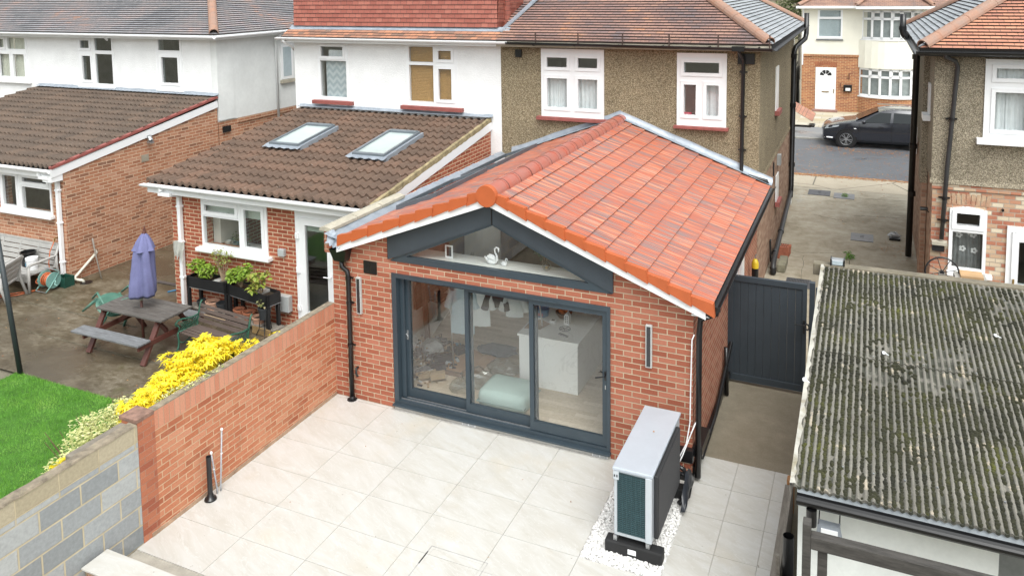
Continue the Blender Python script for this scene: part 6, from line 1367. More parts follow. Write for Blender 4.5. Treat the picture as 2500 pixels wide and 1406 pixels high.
plant('red tinged green plant at the right end of the right planter', 'potted_plant', 'plant', (-2.72,1.18,.69), [((-2.76,1.13,.95),(.16,.12,.16)),((-2.83,1.10,.78),(.09,.07,.09)),((-2.60,1.16,1.04),(.10,.08,.09))], .095, gl2, gp, n=85, seed=6)
pg_ = 'pots on the plank under the planters'
g = thing('plank', 'weathered plank shelf under the black planters', 'plank', (-3.6,1.4,0)); MB().beam((-4.75,1.50,.10), (-2.35,1.20,.10), .26, .03).build('board', M['old_wood'], g); m_ = MB(); [m_.beam((x,1.32-(x+3.6)*.125,.04), (x,1.52-(x+3.6)*.125,.04), .12, .075) for x in (-4.5,-3.6,-2.6)]; m_.build('support', M['conc'], g)
MB().beam((-2.85,1.08,.07), (-2.40,1.03,.07), .02, .13).build('face_board', pm('yellow_timber', (.38,.25,.11), .8, var=.3, sc=6), g)
for (x, y, r_, h_, mt, lb) in ((-4.38,1.46,.125,.12,'blackp','wide shallow dark pot at the left end of the plank'), (-4.12,1.42,.13,.16,'terra_light','pale pink terracotta pot between two dark pots'), (-3.86,1.40,.11,.17,'blackp','dark grey pot left of the middle planter legs'), (-3.42,1.36,.105,.14,'terra','plain deep orange terracotta pot right of the planter legs'), (-3.15,1.33,.115,.14,'terra','terracotta pot of soil in the middle of three orange pots'), (-2.87,1.27,.12,.12,'terra_light','pale shallow terracotta pot next to the wire stand')):
    pot('plant_pot', lb, 'plant pot', r_, h_, (x,y,.116), M[mt] if mt != 'blackp' else pm('dark_grey_pot', (.045,.05,.055), .5), pg_)
g = thing('plant_stand', 'black wire plant stand beside the grey socket box', 'plant stand', (-2.45,1.22,0)); m_ = MB()
for a in (.5,2.1,3.7,5.3): c_, s_ = math.cos(a), math.sin(a); m_.tube([(-2.45+.17*c_,1.22+.17*s_,0),(-2.45+.11*c_,1.22+.11*s_,.12),(-2.45+.085*c_,1.22+.085*s_,.30)], .007, 6)
m_.lathe([(.09,.30),(.10,.305),(.09,.31)], (-2.45,1.22,0), 16); m_.lathe([(.11,.12),(.115,.125),(.11,.13)], (-2.45,1.22,0), 16); m_.build('frame', M['black_iron'], g)
pot('bucket', 'dark bucket pot holding a small leafy plant on the wire stand', 'bucket', .115, .20, (-2.45,1.22,.312), pm('dark_grey_pot', (.045,.05,.055)), None, .8)
plant('small straggly plant in the bucket on the wire stand', 'potted_plant', 'plant', (-2.45,1.22,.45), [((-2.47,1.21,.60),(.12,.10,.09))], .05, leafmat('dusty_leaf', [(.10,.13,.04), (.28,.30,.10), (.42,.30,.18)]), None, n=230, seed=9)
for o in list(bpy.data.objects):
    if o.get('group') == gp: o.location = o.location+Vector((.17,.08,.055))
    if o.get('group') == pg_ or o.name == 'plank': o.location = o.location+Vector((.13,.11,0))
# lawn
sheet('lawn_soil', rect(-5.25, -.24, -9, -1.46), .002, pm('lawn_base', (.07,.20,.02), 1, var=.3, sc=5))
rr = random.Random(3); vs, fs = [], []
for i in range(95000):
    y = -1.45-4.3*rr.random()**1.15; x = rr.uniform(-5.26,-.26)
    if x > -.26: continue
    h = rr.uniform(.018,.042)*(1.15 if mn.noise(Vector((x*1.8,y*1.8,0))) > 0 else .85); a = rr.uniform(0, 6.283); w = .0024; lx, ly = rr.uniform(-.022,.022), rr.uniform(-.022,.022); b = len(vs)
    vs += [(x-w*math.cos(a), y-w*math.sin(a), .003), (x+w*math.cos(a), y+w*math.sin(a), .003), (x+lx, y+ly, h)]; fs.append((b, b+1, b+2))
m_ = MB(); m_.v, m_.f = vs, fs
def grassmat():
    m, t, b = newmat('lawn_grass'); v = coord(t, 'Object'); c = ramp(t, noise(t, v, 1.7, 6, .65), [(.30, (.06,.17,.014)), (.46, (.11,.30,.025)), (.58, (.16,.37,.04)), (.70, (.27,.44,.08))]); c = mix(t, .5, c, ramp(t, noise(t, v, 40, 3, .7), [(.3, .5), (.7, 1.4)]), 'MULTIPLY')
    L(t, c, b.inputs['Base Color']); b.inputs['Roughness'].default_value = .6; return m
o = m_.build('lawn_grass', grassmat(), loc=(-2.5,-3,0)); o['kind'] = 'stuff'
# shrubs against the garden wall
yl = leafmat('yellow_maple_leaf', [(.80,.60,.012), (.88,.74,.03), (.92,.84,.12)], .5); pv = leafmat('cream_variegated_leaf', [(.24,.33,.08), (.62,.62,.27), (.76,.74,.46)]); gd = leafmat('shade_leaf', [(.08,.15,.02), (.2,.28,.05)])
t = thing('yellow_shrub', 'bright yellow leafed shrub spilling along the brick garden wall', 'shrub', (-.6,-2.2,0)); m_ = MB()
for i, (y, z, ry, rz, rx, n) in enumerate(((-1.50,1.28,.28,.13,.20,110), (-1.75,1.38,.26,.16,.24,150), (-2.05,1.50,.28,.20,.28,250), (-2.35,1.46,.32,.20,.30,270), (-2.7,1.38,.34,.18,.30,270), (-3.0,1.33,.30,.17,.27,210), (-3.25,1.30,.22,.15,.22,120))): leaves(m_, n, (-.42-.06*math.sin(i), y, z), (rx, ry, rz), .098, 'palm', .35, 40+i)
leaves(m_, 26, (-.10,-1.16,1.40), (.08,.12,.05), .07, 'palm', .3, 55); leaves(m_, 90, (-.30,-3.75,1.22), (.10,.28,.08), .06, 'palm', .3, 56); leaves(m_, 60, (-.36,-4.2,1.22), (.08,.16,.07), .06, 'palm', .3, 57); [leaves(m_, 16, (-.42+random.uniform(-.3,.3), random.uniform(-3.4,-1.4), 1.52+random.uniform(-.15,.12)), (.12,.12,.07), .09, 'palm', .3, 500+q) for q in range(7)]; m_.build('leaves', yl, t)
m_ = MB(); r2 = random.Random(8)
for i in range(26): y = r2.uniform(-3.2,-1.5); m_.tube([(-.6,-2.3,0),(-.55+r2.uniform(-.1,.1),(-2.3+y)/2,.7),(-.42+r2.uniform(-.2,.2),y,1.45)], .01, 5, rs=[.018,.011,.004])
m_.tube([(-.40,-1.7,1.25),(-.25,-1.4,1.40),(-.10,-1.12,1.42)], .004, 5); m_.build('stem', pm('shrub_stem', (.16,.10,.06), .8), t)
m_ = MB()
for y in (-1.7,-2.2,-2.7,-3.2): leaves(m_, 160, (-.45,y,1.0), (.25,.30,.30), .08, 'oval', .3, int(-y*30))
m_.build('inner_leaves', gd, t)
t = thing('variegated_shrub', 'pale cream and green feathery shrub beside the block wall end', 'shrub', (-.6,-3.6,0)); m_ = MB()
for i, (x, y, z, rx, ry, rz, n) in enumerate(((-.52,-2.85,1.20,.20,.25,.10,420), (-.55,-3.20,1.24,.30,.26,.17,1000), (-.58,-3.50,1.22,.32,.26,.17,1100), (-.52,-3.80,1.18,.28,.25,.15,900), (-.42,-4.12,1.16,.18,.22,.12,480), (-.85,-3.55,1.18,.22,.2,.10,160), (-.05,-2.55,1.45,.05,.35,.03,70), (-.16,-2.9,1.43,.06,.3,.04,150))): leaves(m_, n, (x,y,z), (rx,ry,rz), .042, 'oval', .1, 70+i, asp=.42)
m_.build('leaves', pv, t); m_ = MB(); r2 = random.Random(9)
for i in range(22): y = r2.uniform(-4.2,-2.9); x = r2.uniform(-1.0,-.35); m_.tube([(-.6,-3.5,0),(-.6+r2.uniform(-.1,.1),(-3.5+y)/2,.6),(x,y,1.28)], .008, 5, rs=[.014,.009,.003])
m_.build('stem', pm('shrub_stem', (.16,.10,.06)), t)
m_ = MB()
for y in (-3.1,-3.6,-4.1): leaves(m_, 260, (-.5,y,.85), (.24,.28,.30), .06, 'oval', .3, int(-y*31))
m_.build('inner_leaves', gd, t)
# ================================================================ ALLEY, STREET
g = thing('brick_stack', 'small stack of perforated orange bricks against the alley wall', 'brick stack', (5.63,9.0,0)); bk = pm('new_perforated_brick', (.42,.14,.08), .8, var=.2, sc=12, bs=.3)
m_ = MB()
for k in range(4):
    for j in range(3 if k < 3 else 1): m_.box(5.52+random.uniform(-.01,.01), 5.735+random.uniform(-.01,.02), 8.72+j*.115, 8.72+j*.115+.105, k*.069, k*.069+.066)
m_.box(5.55, 5.76, 9.12, 9.22, 0, .066); m_.box(5.55, 5.76, 9.12, 9.22, .068, .134); m_.box(5.56, 5.77, 9.10, 9.21, .136, .2); m_.build('bricks', bk, g, bevel=.004)
m_ = MB()
for y0_, zt_ in ((8.74,.274), (8.86,.206), (8.97,.206), (9.12,.201)):
    for a in range(4):
        for b in range(2): m_.box(5.545+a*.047, 5.572+a*.047, y0_+.012+b*.042, y0_+.038+b*.042, zt_-.002, zt_+.002)
m_.build('perforations', pm('brick_hole', (.12,.04,.025), 1), g)
o = MB().box(5.60, 5.76, 7.85, 8.5, 0, .16).build('concrete_block', pm('mossy_block', (.30,.28,.20), .95, var=.3, sc=6, bs=.5), None, bevel=.01); tag(o, 'long mossy concrete block beside the alley drainpipe foot', 'concrete block')
def cover(label, x0, x1, y0, y1, mat, ribs=True):
    t = thing('manhole_cover', label, 'drain cover', ((x0+x1)/2,(y0+y1)/2,0)); MB().box(x0, x1, y0, y1, -.008, .006).build('plate', mat, t, bevel=.003); m = MB()
    if ribs:
        x = x0+.03
        while x < x1-.03: m.box(x, x+.012, y0+.02, y1-.02, .006, .011); x += .03
    else: m.box((x0+x1)/2-.04, (x0+x1)/2+.04, (y0+y1)/2-.01, (y0+y1)/2+.01, .006, .010); m.box((x0+x1)/2-.04, (x0+x1)/2+.04, (y0+y1)/2+.1, (y0+y1)/2+.12, .006, .010)
    m.build('ribs', M['black_iron'], t); return t
ir = pm('cover_steel', (.15,.15,.16), .6, metal=.3, var=.25, sc=8)
cover('ribbed metal drain cover just behind the anthracite gate', 5.82, 6.30, 7.10, 7.60, ir); cover('square flat steel cover in the middle of the alley', 6.98, 7.48, 10.70, 11.30, pm('cover_grey', (.24,.24,.25), .5, var=.2, sc=8), False); cover('long cracked grey cover near the street end of the alley', 5.75, 6.35, 14.7, 15.3, ir, False); cover('patched grey cover right of the cracked cover near the street', 6.45, 7.0, 14.55, 15.15, pm('cover_grey', (.24,.24,.25)), False)
t = thing('gas_bottle', 'slim black cylinder with yellow top beside the extension side wall', 'gas bottle', (5.50,4.95,0)); MB().lathe([(0,0),(.055,0),(.06,.03),(.06,1.05),(.0,1.05)], (5.50,4.95,0), 16).build('body', M['blackp'], t, smooth='auto'); MB().lathe([(.0615,1.05),(.062,1.14),(.04,1.20),(.015,1.22),(0,1.22)], (5.50,4.95,0), 16).build('top', pm('yellow_paint', (.75,.52,.03), .4), t, smooth=True); MB().tube([(5.50,4.95,1.22),(5.50,4.95,1.28),(5.53,4.95,1.30)], .012, 8).build('valve', M['steel'], t)
MB().box(WX, WX+.05, 3.75, 4.05, 1.05, 1.72).build('side_window', M['upvc'], ext)
MB().box(WX, WX+.05, 3.3, 3.37, .05, 2.1).build('cable_trunking', M['upvc'], ext)
plant('tuft of green weed growing in the alley joint', 'weed', 'weed', (6.98,9.35,0), [((6.98,9.35,.07),(.09,.22,.07))], .10, leafmat('weed_leaf', [(.07,.20,.02), (.16,.36,.04)]), None, n=260, seed=12, asp=.2)
plant('small green weed patch at the top of the alley', 'weed', 'weed', (6.75,14.9,0), [((6.75,14.9,.03),(.08,.25,.03))], .06, leafmat('weed_leaf2', [(.10,.20,.03), (.2,.34,.06)]), None, n=300, seed=13, asp=.25)
t = thing('rubbish', 'crumpled silver and dark plastic litter by the right drainpipe foot', 'litter', (7.92,11.2,0)); MB().sphere((7.93,11.25,.06), .12, 10, 6, (1.2,.8,.6), .5).build('bag', pm('silver_plastic', (.55,.57,.58), .3, var=.4, sc=12), t); MB().box(7.82, 8.06, 11.02, 11.14, 0, .05).build('tray', M['blackp'], t)
# fallen leaves: one scatter
rr = random.Random(21); vs, fs = [], []
def lf(x, y, z, s):
    b = len(vs); a = rr.random()*6.28; c_, s_ = math.cos(a)*s, math.sin(a)*s; h = rr.uniform(0,.012)
    vs.extend([(x+c_,y+s_,z+h), (x-s_*.6,y+c_*.6,z), (x-c_,y-s_,z+h*.5), (x+s_*.6,y-c_*.6,z+.003)]); fs.append((b,b+1,b+2,b+3))
for i in range(1500): u = rr.random(); lf(rr.uniform(4.9,6.9) if u < .75 else rr.uniform(6.9,8.5), 17.33-.25*abs(rr.gauss(0,.5)), -.0, .035)
for i in range(420): lf(rr.uniform(4.5,9), 17.4+rr.random()**1.6*4.3, -.024, .035)
for i in range(200): lf(rr.uniform(5.2,9), 21.8+rr.gauss(0,.35), -.024, .04)
for i in range(60): lf(rr.uniform(5.4,8.1), rr.uniform(12,17), .0, .03)
for i in range(90): lf(rr.uniform(7.6,8.3), 10.3+rr.gauss(0,.3), -.002, .02)
lf(5.10,-.82,.988,.022)
for i in range(14): lf(rr.uniform(.3,6.3), rr.uniform(-3.5,.3), .002, .012)
for i in range(40): lf(rr.uniform(-8,-1), rr.uniform(-1.3,1.5), .0, .018)
m_ = MB(); m_.v, m_.f = vs, fs
def leaflit():
    m, t, b = newmat('fallen_leaf'); c = ramp(t, noise(t, coord(t), 9, 2), [(.3, (.22,.07,.03)), (.5, (.35,.15,.06)), (.68, (.5,.34,.16))]); L(t, c, b.inputs['Base Color']); b.inputs['Roughness'].default_value = .6; return m
o = m_.build('fallen_leaves', leaflit(), loc=(6.5,19,0)); o['kind'] = 'stuff'
# ---- parked car, facing left
car = thing('parked_car', 'black hatchback parked on the street at the end of the alley', 'car', (7.9, 23.1, -.03))
CX0, CY0, CZ0 = 5.72, 23.12, -.03
paint = pm('black_car_paint', (.012,.014,.022), .25, metal=.2, var=.1, coat=1.0)
# stations: x, z low, z belt, z top, half width low, half width belt, half width top
ST = [(0,.30,.62,.64,.62,.60,.58),(.06,.22,.70,.74,.78,.76,.70),(.30,.20,.80,.86,.86,.85,.78),(.75,.20,.86,.95,.89,.88,.80),(1.15,.20,.90,1.01,.90,.89,.80),(1.45,.20,.93,1.12,.90,.89,.72),(1.85,.20,.95,1.36,.90,.89,.64),(2.15,.20,.96,1.45,.90,.89,.62),(2.7,.20,.97,1.48,.90,.89,.63),(3.3,.20,.98,1.45,.90,.89,.62),(3.7,.20,.99,1.36,.89,.88,.60),(3.98,.22,1.0,1.20,.87,.86,.62),(4.22,.26,.96,1.0,.82,.80,.70),(4.30,.34,.80,.84,.74,.72,.66)]
m_ = MB(); vs = []
for (x, zl, zb_, zt, wl, wb_, wt_) in ST:
    prof = [(wl*.85, zl), (wl, zl+.12), (wl+.015, (zl+zb_)/2), (wb_, zb_), ((wb_+wt_)/2+.02, (zb_+zt)/2), (wt_, zt-.03), (wt_*.6, zt)]
    vs += [(CX0+x, CY0-w, CZ0+z) for w, z in prof]+[(CX0+x, CY0+w, CZ0+z) for w, z in reversed(prof)]
n = 14; fs = []
for i in range(len(ST)-1):
    for k in range(n): fs.append((i*n+k, i*n+(k+1) % n, (i+1)*n+(k+1) % n, (i+1)*n+k))
fs.append(tuple(range(n-1,-1,-1))); fs.append(tuple((len(ST)-1)*n+k for k in range(n)))
m_.add(vs, fs); body = m_.build('body', paint, car, smooth='auto')
md = body.modifiers.new('ss', 'SUBSURF'); md.levels = 2; md.render_levels = 2
cg = pm('tinted_glass', (.008,.012,.014), .05, var=.05, spec=.3)
def cw(pts, name='window', mat=None, off=-.012):
    m = MB(); m.add([(CX0+x, CY0-w+off, CZ0+z) for x, z, w in pts], [tuple(range(len(pts)))]); return m.build(name, mat or cg, car)
def wz(z): return .885-(z-.95)*.50
def P3(*a): return [(x, z, wz(z)+.012) for x, z in a]
cw(P3((1.42,.98),(2.32,1.0),(2.36,1.34),(1.98,1.34),(1.72,1.2))); cw(P3((2.42,1.0),(3.2,1.01),(3.12,1.33),(2.44,1.35))); cw(P3((3.28,1.02),(3.62,1.04),(3.42,1.26),(3.22,1.31)))
m_ = MB().add([(CX0+1.18,CY0-.70,CZ0+1.03),(CX0+1.18,CY0+.70,CZ0+1.03),(CX0+1.92,CY0+.58,CZ0+1.40),(CX0+1.92,CY0-.58,CZ0+1.40)], [(0,1,2,3)]); m_.build('windscreen', cg, car)
m_ = MB()
for x in (2.37, ): m_.box(CX0+x-.035, CX0+x+.035, CY0-.80, CY0-.79, CZ0+1.0, CZ0+1.3)
lm = pm('headlamp', (.45,.48,.50), .12, metal=.3, var=.2, sc=9)
for s in (-1, 1):
    m_ = MB().add([(CX0+.06,CY0+s*.60,CZ0+.68),(CX0+.10,CY0+s*.80,CZ0+.66),(CX0+.58,CY0+s*.90,CZ0+.78),(CX0+.62,CY0+s*.89,CZ0+.84),(CX0+.2,CY0+s*.80,CZ0+.80)], [(0,1,2,3,4)]); m_.build('headlight', lm, car)
m_ = MB().box(CX0-.01, CX0+.03, CY0-.42, CY0+.42, CZ0+.56, CZ0+.66); m_.box(CX0+.0, CX0+.05, CY0-.55, CY0+.55, CZ0+.28, CZ0+.40); m_.build('grille', M['steel'], car)
m_ = MB().tube([(CX0+.18,CY0-.865,CZ0+.36),(CX0+.40,CY0-.885,CZ0+.35)], .025, 8); m_.build('fog_lamp', M['upvc'], car)
for s in (-1, 1): m_ = MB().sphere((CX0+1.45, CY0+s*.98, CZ0+1.02), .1, 12, 8, (.7,.9,.65)); m_.build('wing_mirror', paint, car, smooth=True)
m_ = MB()
for x in (1.95, 2.95): m_.box(CX0+x, CX0+x+.16, CY0-.935, CY0-.905, CZ0+.83, CZ0+.855)
m_.build('door_handle', paint, car)
m_ = MB()
for x in (1.30, 2.38, 3.25): m_.box(CX0+x, CX0+x+.008, CY0-.918, CY0-.90, CZ0+.30, CZ0+.95)
m_.build('door_seam', M['blackp'], car)
MB().box(CX0+1.12, CX0+1.20, CY0-.915, CY0-.895, CZ0+.72, CZ0+.75).build('side_indicator', M['upvc'], car)
m_ = MB()
for s in (-1, 1): m_.box(CX0+1.9, CX0+3.4, CY0+s*.56-.01, CY0+s*.56+.01, CZ0+1.47, CZ0+1.50)
m_.build('roof_rail', M['steel'], car)
def wheel(x, y, s):
    w = MB().lathe([(.20,-.09),(.30,-.10),(.325,-.06),(.325,.06),(.30,.10),(.20,.09)], (x,y,CZ0+.325), 28, 'y').build('wheel', pm('tyre', (.015,.015,.016), .9, var=.2), car, smooth='auto')
    r = MB().lathe([(.19,s*.07),(.215,s*.098),(.225,s*.085)], (x,y,CZ0+.325), 28, 'y')
    for k in range(10):
        a = k*math.pi/5+(.12 if k % 2 else -.12); r.beam((x+.03*math.cos(a),y+s*.085,CZ0+.325+.03*math.sin(a)), (x+.205*math.cos(a),y+s*.09,CZ0+.325+.205*math.sin(a)), .02, .026, (0,1,0))
    r.lathe([(0,s*.095),(.05,s*.095),(.055,s*.07)], (x,y,CZ0+.325), 14, 'y'); r.build('rim', M['steel'], w)
    MB().lathe([(0,s*.06),(.2,s*.06)], (x,y,CZ0+.325), 20, 'y').build('brake_disc', M['black_iron'], w)
m_ = MB()
for x in (.86, 3.45):
    for s in (-1, 1): wheel(CX0+x, CY0+s*.815, s); m_.lathe([(0,s*.905),(.375,s*.905),(.375,s*.80)], (CX0+x,CY0,CZ0+.33), 24, 'y')
m_.build('wheel_arch', M['blackp'], car)
# far greenery between the roofs
t = thing('tree', 'small olive green tree between the hipped roof and the street house', 'tree', (3.4, 44, 0)); m_ = MB()
for i, (x, y, z, rx, rz) in enumerate(((3.3,44,3.6,1.5,1.3),(2.6,44.3,4.6,1.0,.9),(3.9,43.8,4.4,.8,.9),(3.2,44,5.4,.7,.6),(1.9,44,3.2,1.0,1.0))): leaves(m_, 900, (x,y,z), (rx,rx,rz), .20, 'oval', .2, 300+i)
m_.build('crown', leafmat('far_leaf', [(.05,.08,.025), (.13,.17,.06), (.24,.24,.11)]), t); MB().tube([(3.3,44,0),(3.35,44,1.5),(3.2,44,3.2)], .15, 8, rs=[.2,.15,.08]).build('trunk', M['old_wood'], t, smooth=True)
g = MB(); g.box(4.02, 4.10, 31.2, 33, 0, 1.9)
for q in range(9): g.beam((4.02,31.0+q*.02,.1+q*.22), (4.02,32.8,.2+q*.24), .03, .06)
g = g.build('trellis_fence', pm('dark_trellis', (.06,.045,.035), .9, var=.3), None); tag(g, 'dark trellis fence left of the street house wall', 'fence')
# floodlight and cart wheel behind the garage
t = thing('floodlight', 'grey floodlight fixed on the back beam of the garage', 'floodlight', (6.95,1.85,2.336)); MB().box(6.87, 7.03, 1.79, 1.91, 2.34, 2.415).build('case', M['steel'], t, bevel=.01); g = MB(); [g.box(6.86, 6.875, 1.78, 1.92, 2.336, 2.425), g.box(7.025, 7.04, 1.78, 1.92, 2.336, 2.425)]; g.build('bracket', M['blackp'], t); MB().box(6.885, 7.015, 1.784, 1.79, 2.35, 2.405).build('lens', M['frost'], t)
t = thing('cart_wheel', 'black iron spoked wheel ornament standing behind the garage roof', 'wheel ornament', (8.25,2.75,2.0)); g = MB(); wx_, wy_, wz_ = 8.22, 2.15, 2.30
g.tube([(wx_+.20*math.cos(a*.2618), wy_, wz_+.20*math.sin(a*.2618)) for a in range(25)], .011, 8, cap=False); g.build('rim', M['black_iron'], t, smooth=True)
g = MB(); [g.tube([(wx_,wy_,wz_),(wx_+.2*math.cos(a*.7854+.3),wy_,wz_+.2*math.sin(a*.7854+.3))], .005, 6) for a in range(8)]; g.build('spokes', M['black_iron'], t); MB().lathe([(0,-.03),(.026,-.03),(.026,.03),(0,.03)], (wx_,wy_,wz_), 12, 'y').build('hub', M['black_iron'], t)
MB().box(8.18, 8.26, 2.1, 2.2, 0, 2.29).build('stand', M['old_wood'], t)
o = MB().box(8.42, 8.68, 1.96, 2.2, 2.31, 2.35).build('wooden_board', pm('fresh_board', (.52,.33,.17), .8, var=.2), None); tag(o, 'small fresh timber board beside the iron wheel', 'board')
MB().box(8.36, 8.72, 1.94, 2.25, 0, 2.309).build('board_stack', M['conc'], None); tag(bpy.data.objects['board_stack'], 'plain concrete block pier under the small timber board', 'pier')
for i, (x, y, lb) in enumerate(((7.49,-.35,'small white twist of litter on the middle of the mossy roof'), (8.62,.42,'grey white scrap of litter on the right of the mossy roof'), (9.15,1.2,'small pale scrap of litter near the top right of the mossy roof'), (6.745,-1.15,'white bird dropping like litter on the left roof verge'))):
    g = MB().sphere((x,y,gz(y)+.035), .022, 8, 6, (.8,1.7,.6), .7); g.tube([(x,y,gz(y)+.04),(x+.05,y-.04,gz(y)+.03)], .006, 5); o = g.build('litter', M['upvc'], None); tag(o, lb, 'litter')
# ================================================================ THINGS SEEN THROUGH THE GLASS
marble = pm('white_marble', (.76,.77,.77), .25, var=.04, sc=1.5)
def marblemat():
    m, t, b = newmat('veined_marble'); v = coord(t, 'Object'); w = noise(t, v, 1.6, 6, .6, 1.6); c = mix(t, ramp(t, w, [(.485, 0), (.5, .45), (.515, 0)]), (.80,.81,.80), (.55,.56,.55)); L(t, c, b.inputs['Base Color']); b.inputs['Roughness'].default_value = .2; return m
isl = thing('kitchen_island', 'white marble kitchen island inside the right sliding door', 'kitchen island', (3.0,1.9,.1)); mm_ = marblemat()
MB().box(2.52, 2.56, 1.22, 3.3, .1, .862).build('side_panel', mm_, isl); MB().box(3.42, 3.46, 1.22, 3.3, .1, .862).build('side_panel', mm_, isl); MB().box(2.52, 3.46, 1.18, 1.22, .1, .862).build('end_panel', mm_, isl, bevel=.002); MB().box(2.50, 3.48, 1.16, 3.32, .864, .90).build('worktop', mm_, isl, bevel=.003)
z_ = .902
t = thing('tub', 'round pale blue plastic tub on the island worktop', 'tub', (2.60,1.92,z_)); MB().lathe([(0,0),(.105,0),(.12,.11),(.11,.11),(.1,.01)], (2.60,1.92,z_), 24).build('body', pm('sky_blue_plastic', (.16,.34,.56), .35), t, smooth='auto'); MB().box(2.56, 2.66, 1.80, 1.806, z_+.03, z_+.075).build('label', pm('tub_label', (.55,.25,.32), .5), t)
t = thing('fruit_basket', 'brown wicker basket of oranges on the island worktop', 'basket', (2.95,1.98,z_)); MB().lathe([(0,0),(.08,0),(.13,.07),(.135,.09),(.12,.09),(.07,.015)], (2.95,1.98,z_), 24).build('basket', pm('wicker', (.25,.11,.04), .8, var=.5, sc=40, bs=.8), t, smooth=True); g = MB(); [g.sphere((2.95+.05*math.cos(a), 1.98+.05*math.sin(a), z_+.09), .038, 10, 8) for a in (0,1.6,3.2,4.8)]; g.build('fruit', pm('orange_peel', (.62,.16,.03), .5), t, smooth=True)
t = thing('lantern_ornament', 'small white house shaped lantern next to the fruit basket', 'ornament', (3.09,1.76,z_)); MB().prism([(3.05,z_),(3.13,z_),(3.13,z_+.14),(3.09,z_+.19),(3.05,z_+.14)], (), 'y', 1.72, 1.80).build('body', M['upvc'], t, bevel=.003); g = MB(); [g.box(3.065+a*.03, 3.08+a*.03, 1.716, 1.722, z_+.03+b*.03, z_+.045+b*.03) for a in (0,1) for b in range(4)]; g.build('openings', M['blackp'], t)
t = thing('trivet', 'round dark metal trivet on the island worktop', 'trivet', (3.12,1.56,z_)); g = MB().tube([(3.12+.085*math.cos(a*.2618),1.56+.085*math.sin(a*.2618),z_+.008) for a in range(25)], .006, 6, cap=False); [g.tube([(3.12,1.56,z_+.008),(3.12+.085*math.cos(a*1.257),1.56+.085*math.sin(a*1.257),z_+.008)], .006, 6) for a in range(5)]; g.build('ring', pm('gunmetal', (.12,.14,.15), .4, metal=.5), t, smooth=True)
o = MB().beam((3.10,1.36,z_+.010), (3.26,1.31,z_+.010), .045, .018).build('remote_control', pm('grey_remote', (.12,.12,.13), .5), None, bevel=.004); tag(o, 'dark grey remote control lying on the island worktop', 'remote control')
t = thing('thermostat', 'little white box with dark screen on the island', 'thermostat', (2.86,1.74,z_)); MB().box(2.81, 2.91, 1.70, 1.79, z_, z_+.03).build('case', M['upvc'], t, bevel=.004); MB().box(2.835, 2.885, 1.72, 1.77, z_+.029, z_+.032).build('screen', M['blackp'], t)
g = MB(); g.add([(2.53,1.35,z_+.004),(2.78,1.40,z_+.006),(2.86,1.62,z_+.02),(2.66,1.74,z_+.008),(2.52,1.64,z_+.004)], [(0,1,2,3,4)]); o = g.build('brown_paper', pm('kraft_paper', (.42,.30,.20), .8), None); tag(o, 'sheet of brown paper at the left edge of the island worktop', 'paper')
z_ = .101
t = thing('pouffe', 'large pale mint rounded cushion pouffe inside the middle door panel', 'pouffe', (2.60,.62,z_)); o = MB().box(2.22, 2.98, .30, .92, z_, z_+.27).build('cushion', pm('mint_fabric', (.36,.46,.43), .9, var=.06, bs=.3), t, bevel=.09); o.rotation_euler = (0,0,0)
for p in o.data.polygons: p.use_smooth = True
MB().prism(rect(2.225,2.975,.295,.925), [rect(2.24,2.96,.31,.91)], 'z', z_+.10, z_+.112).build('piping', pm('mint_piping', (.26,.36,.34), .9), t, bevel=.004)
pl = glassmat('clear_plastic_sheet', (.86,.88,.88), .9, .12)
def crumple(name, label, cat, c, rad, mat, seed, n=15):
    rr = random.Random(seed); m = MB(); m.sphere(c, 1, n, n-4, rad, .0)
    for i, v in enumerate(m.v):
        d = Vector((v[0]-c[0], v[1]-c[1], v[2]-c[2])); q = 1+.35*mn.noise(Vector((v[0]*9+seed, v[1]*9, v[2]*9)))+rr.uniform(-.06,.06); m.v[i] = (c[0]+d.x*q, c[1]+d.y*q, max(c[2]-rad[2]*.85, c[2]+d.z*q))
    o = m.build(name, mat, None); tag(o, label, cat, 'crumpled clear plastic bags on the floor'); return o
pw = pm('cloudy_plastic', (.50,.52,.52), .3, var=.25, sc=9)
crumple('plastic_bag', 'crumpled clear plastic bag between the pouffe and the left door panel', 'plastic bag', (1.98,.80,.26), (.24,.16,.17), pl, 1); crumple('plastic_bag', 'larger puffed clear plastic bag behind the pouffe by the island', 'plastic bag', (2.22,1.25,.22), (.26,.20,.13), pl, 2); crumple('plastic_bag', 'flat clear plastic bag beside the left stile of the middle panel', 'plastic bag', (1.80,.62,.18), (.16,.14,.10), pl, 3); crumple('plastic_bag', 'cloudy crumpled white plastic bag among the tools', 'plastic bag', (.78,1.55,.20), (.20,.22,.12), pw, 4)
t = thing('cardboard_sheet', 'flattened brown cardboard box on the wooden floor', 'cardboard', (1.35,1.45,z_)); g = MB(); g.add([(1.05,1.05,z_+.015),(1.62,1.0,z_+.01),(1.66,1.75,z_+.02),(1.22,1.95,z_+.05)], [(0,1,2,3)]); g.add([(1.62,1.0,z_+.03),(1.80,1.05,z_+.01),(1.85,1.8,z_+.01),(1.66,1.75,z_+.05)], [(0,1,2,3)]); g.build('board', pm('cardboard', (.46,.29,.18), .9, var=.12), t); MB().box(1.05, 1.62, .99, 1.05, z_, z_+.05).build('flap', pm('cardboard_edge', (.25,.17,.12), .9), t)
rr = random.Random(31)
cols = [('black_tool', (.03,.03,.035)), ('grey_tool', (.18,.18,.19)), ('steel_tool', (.4,.4,.42)), ('timber_offcut', (.40,.30,.19)), ('white_scrap', (.68,.70,.72)), ('red_tool', (.62,.08,.05)), ('blue_packet', (.12,.32,.5))]
kinds = [('hand_tool','tool'), ('offcut','wood scrap'), ('packet','packet')]
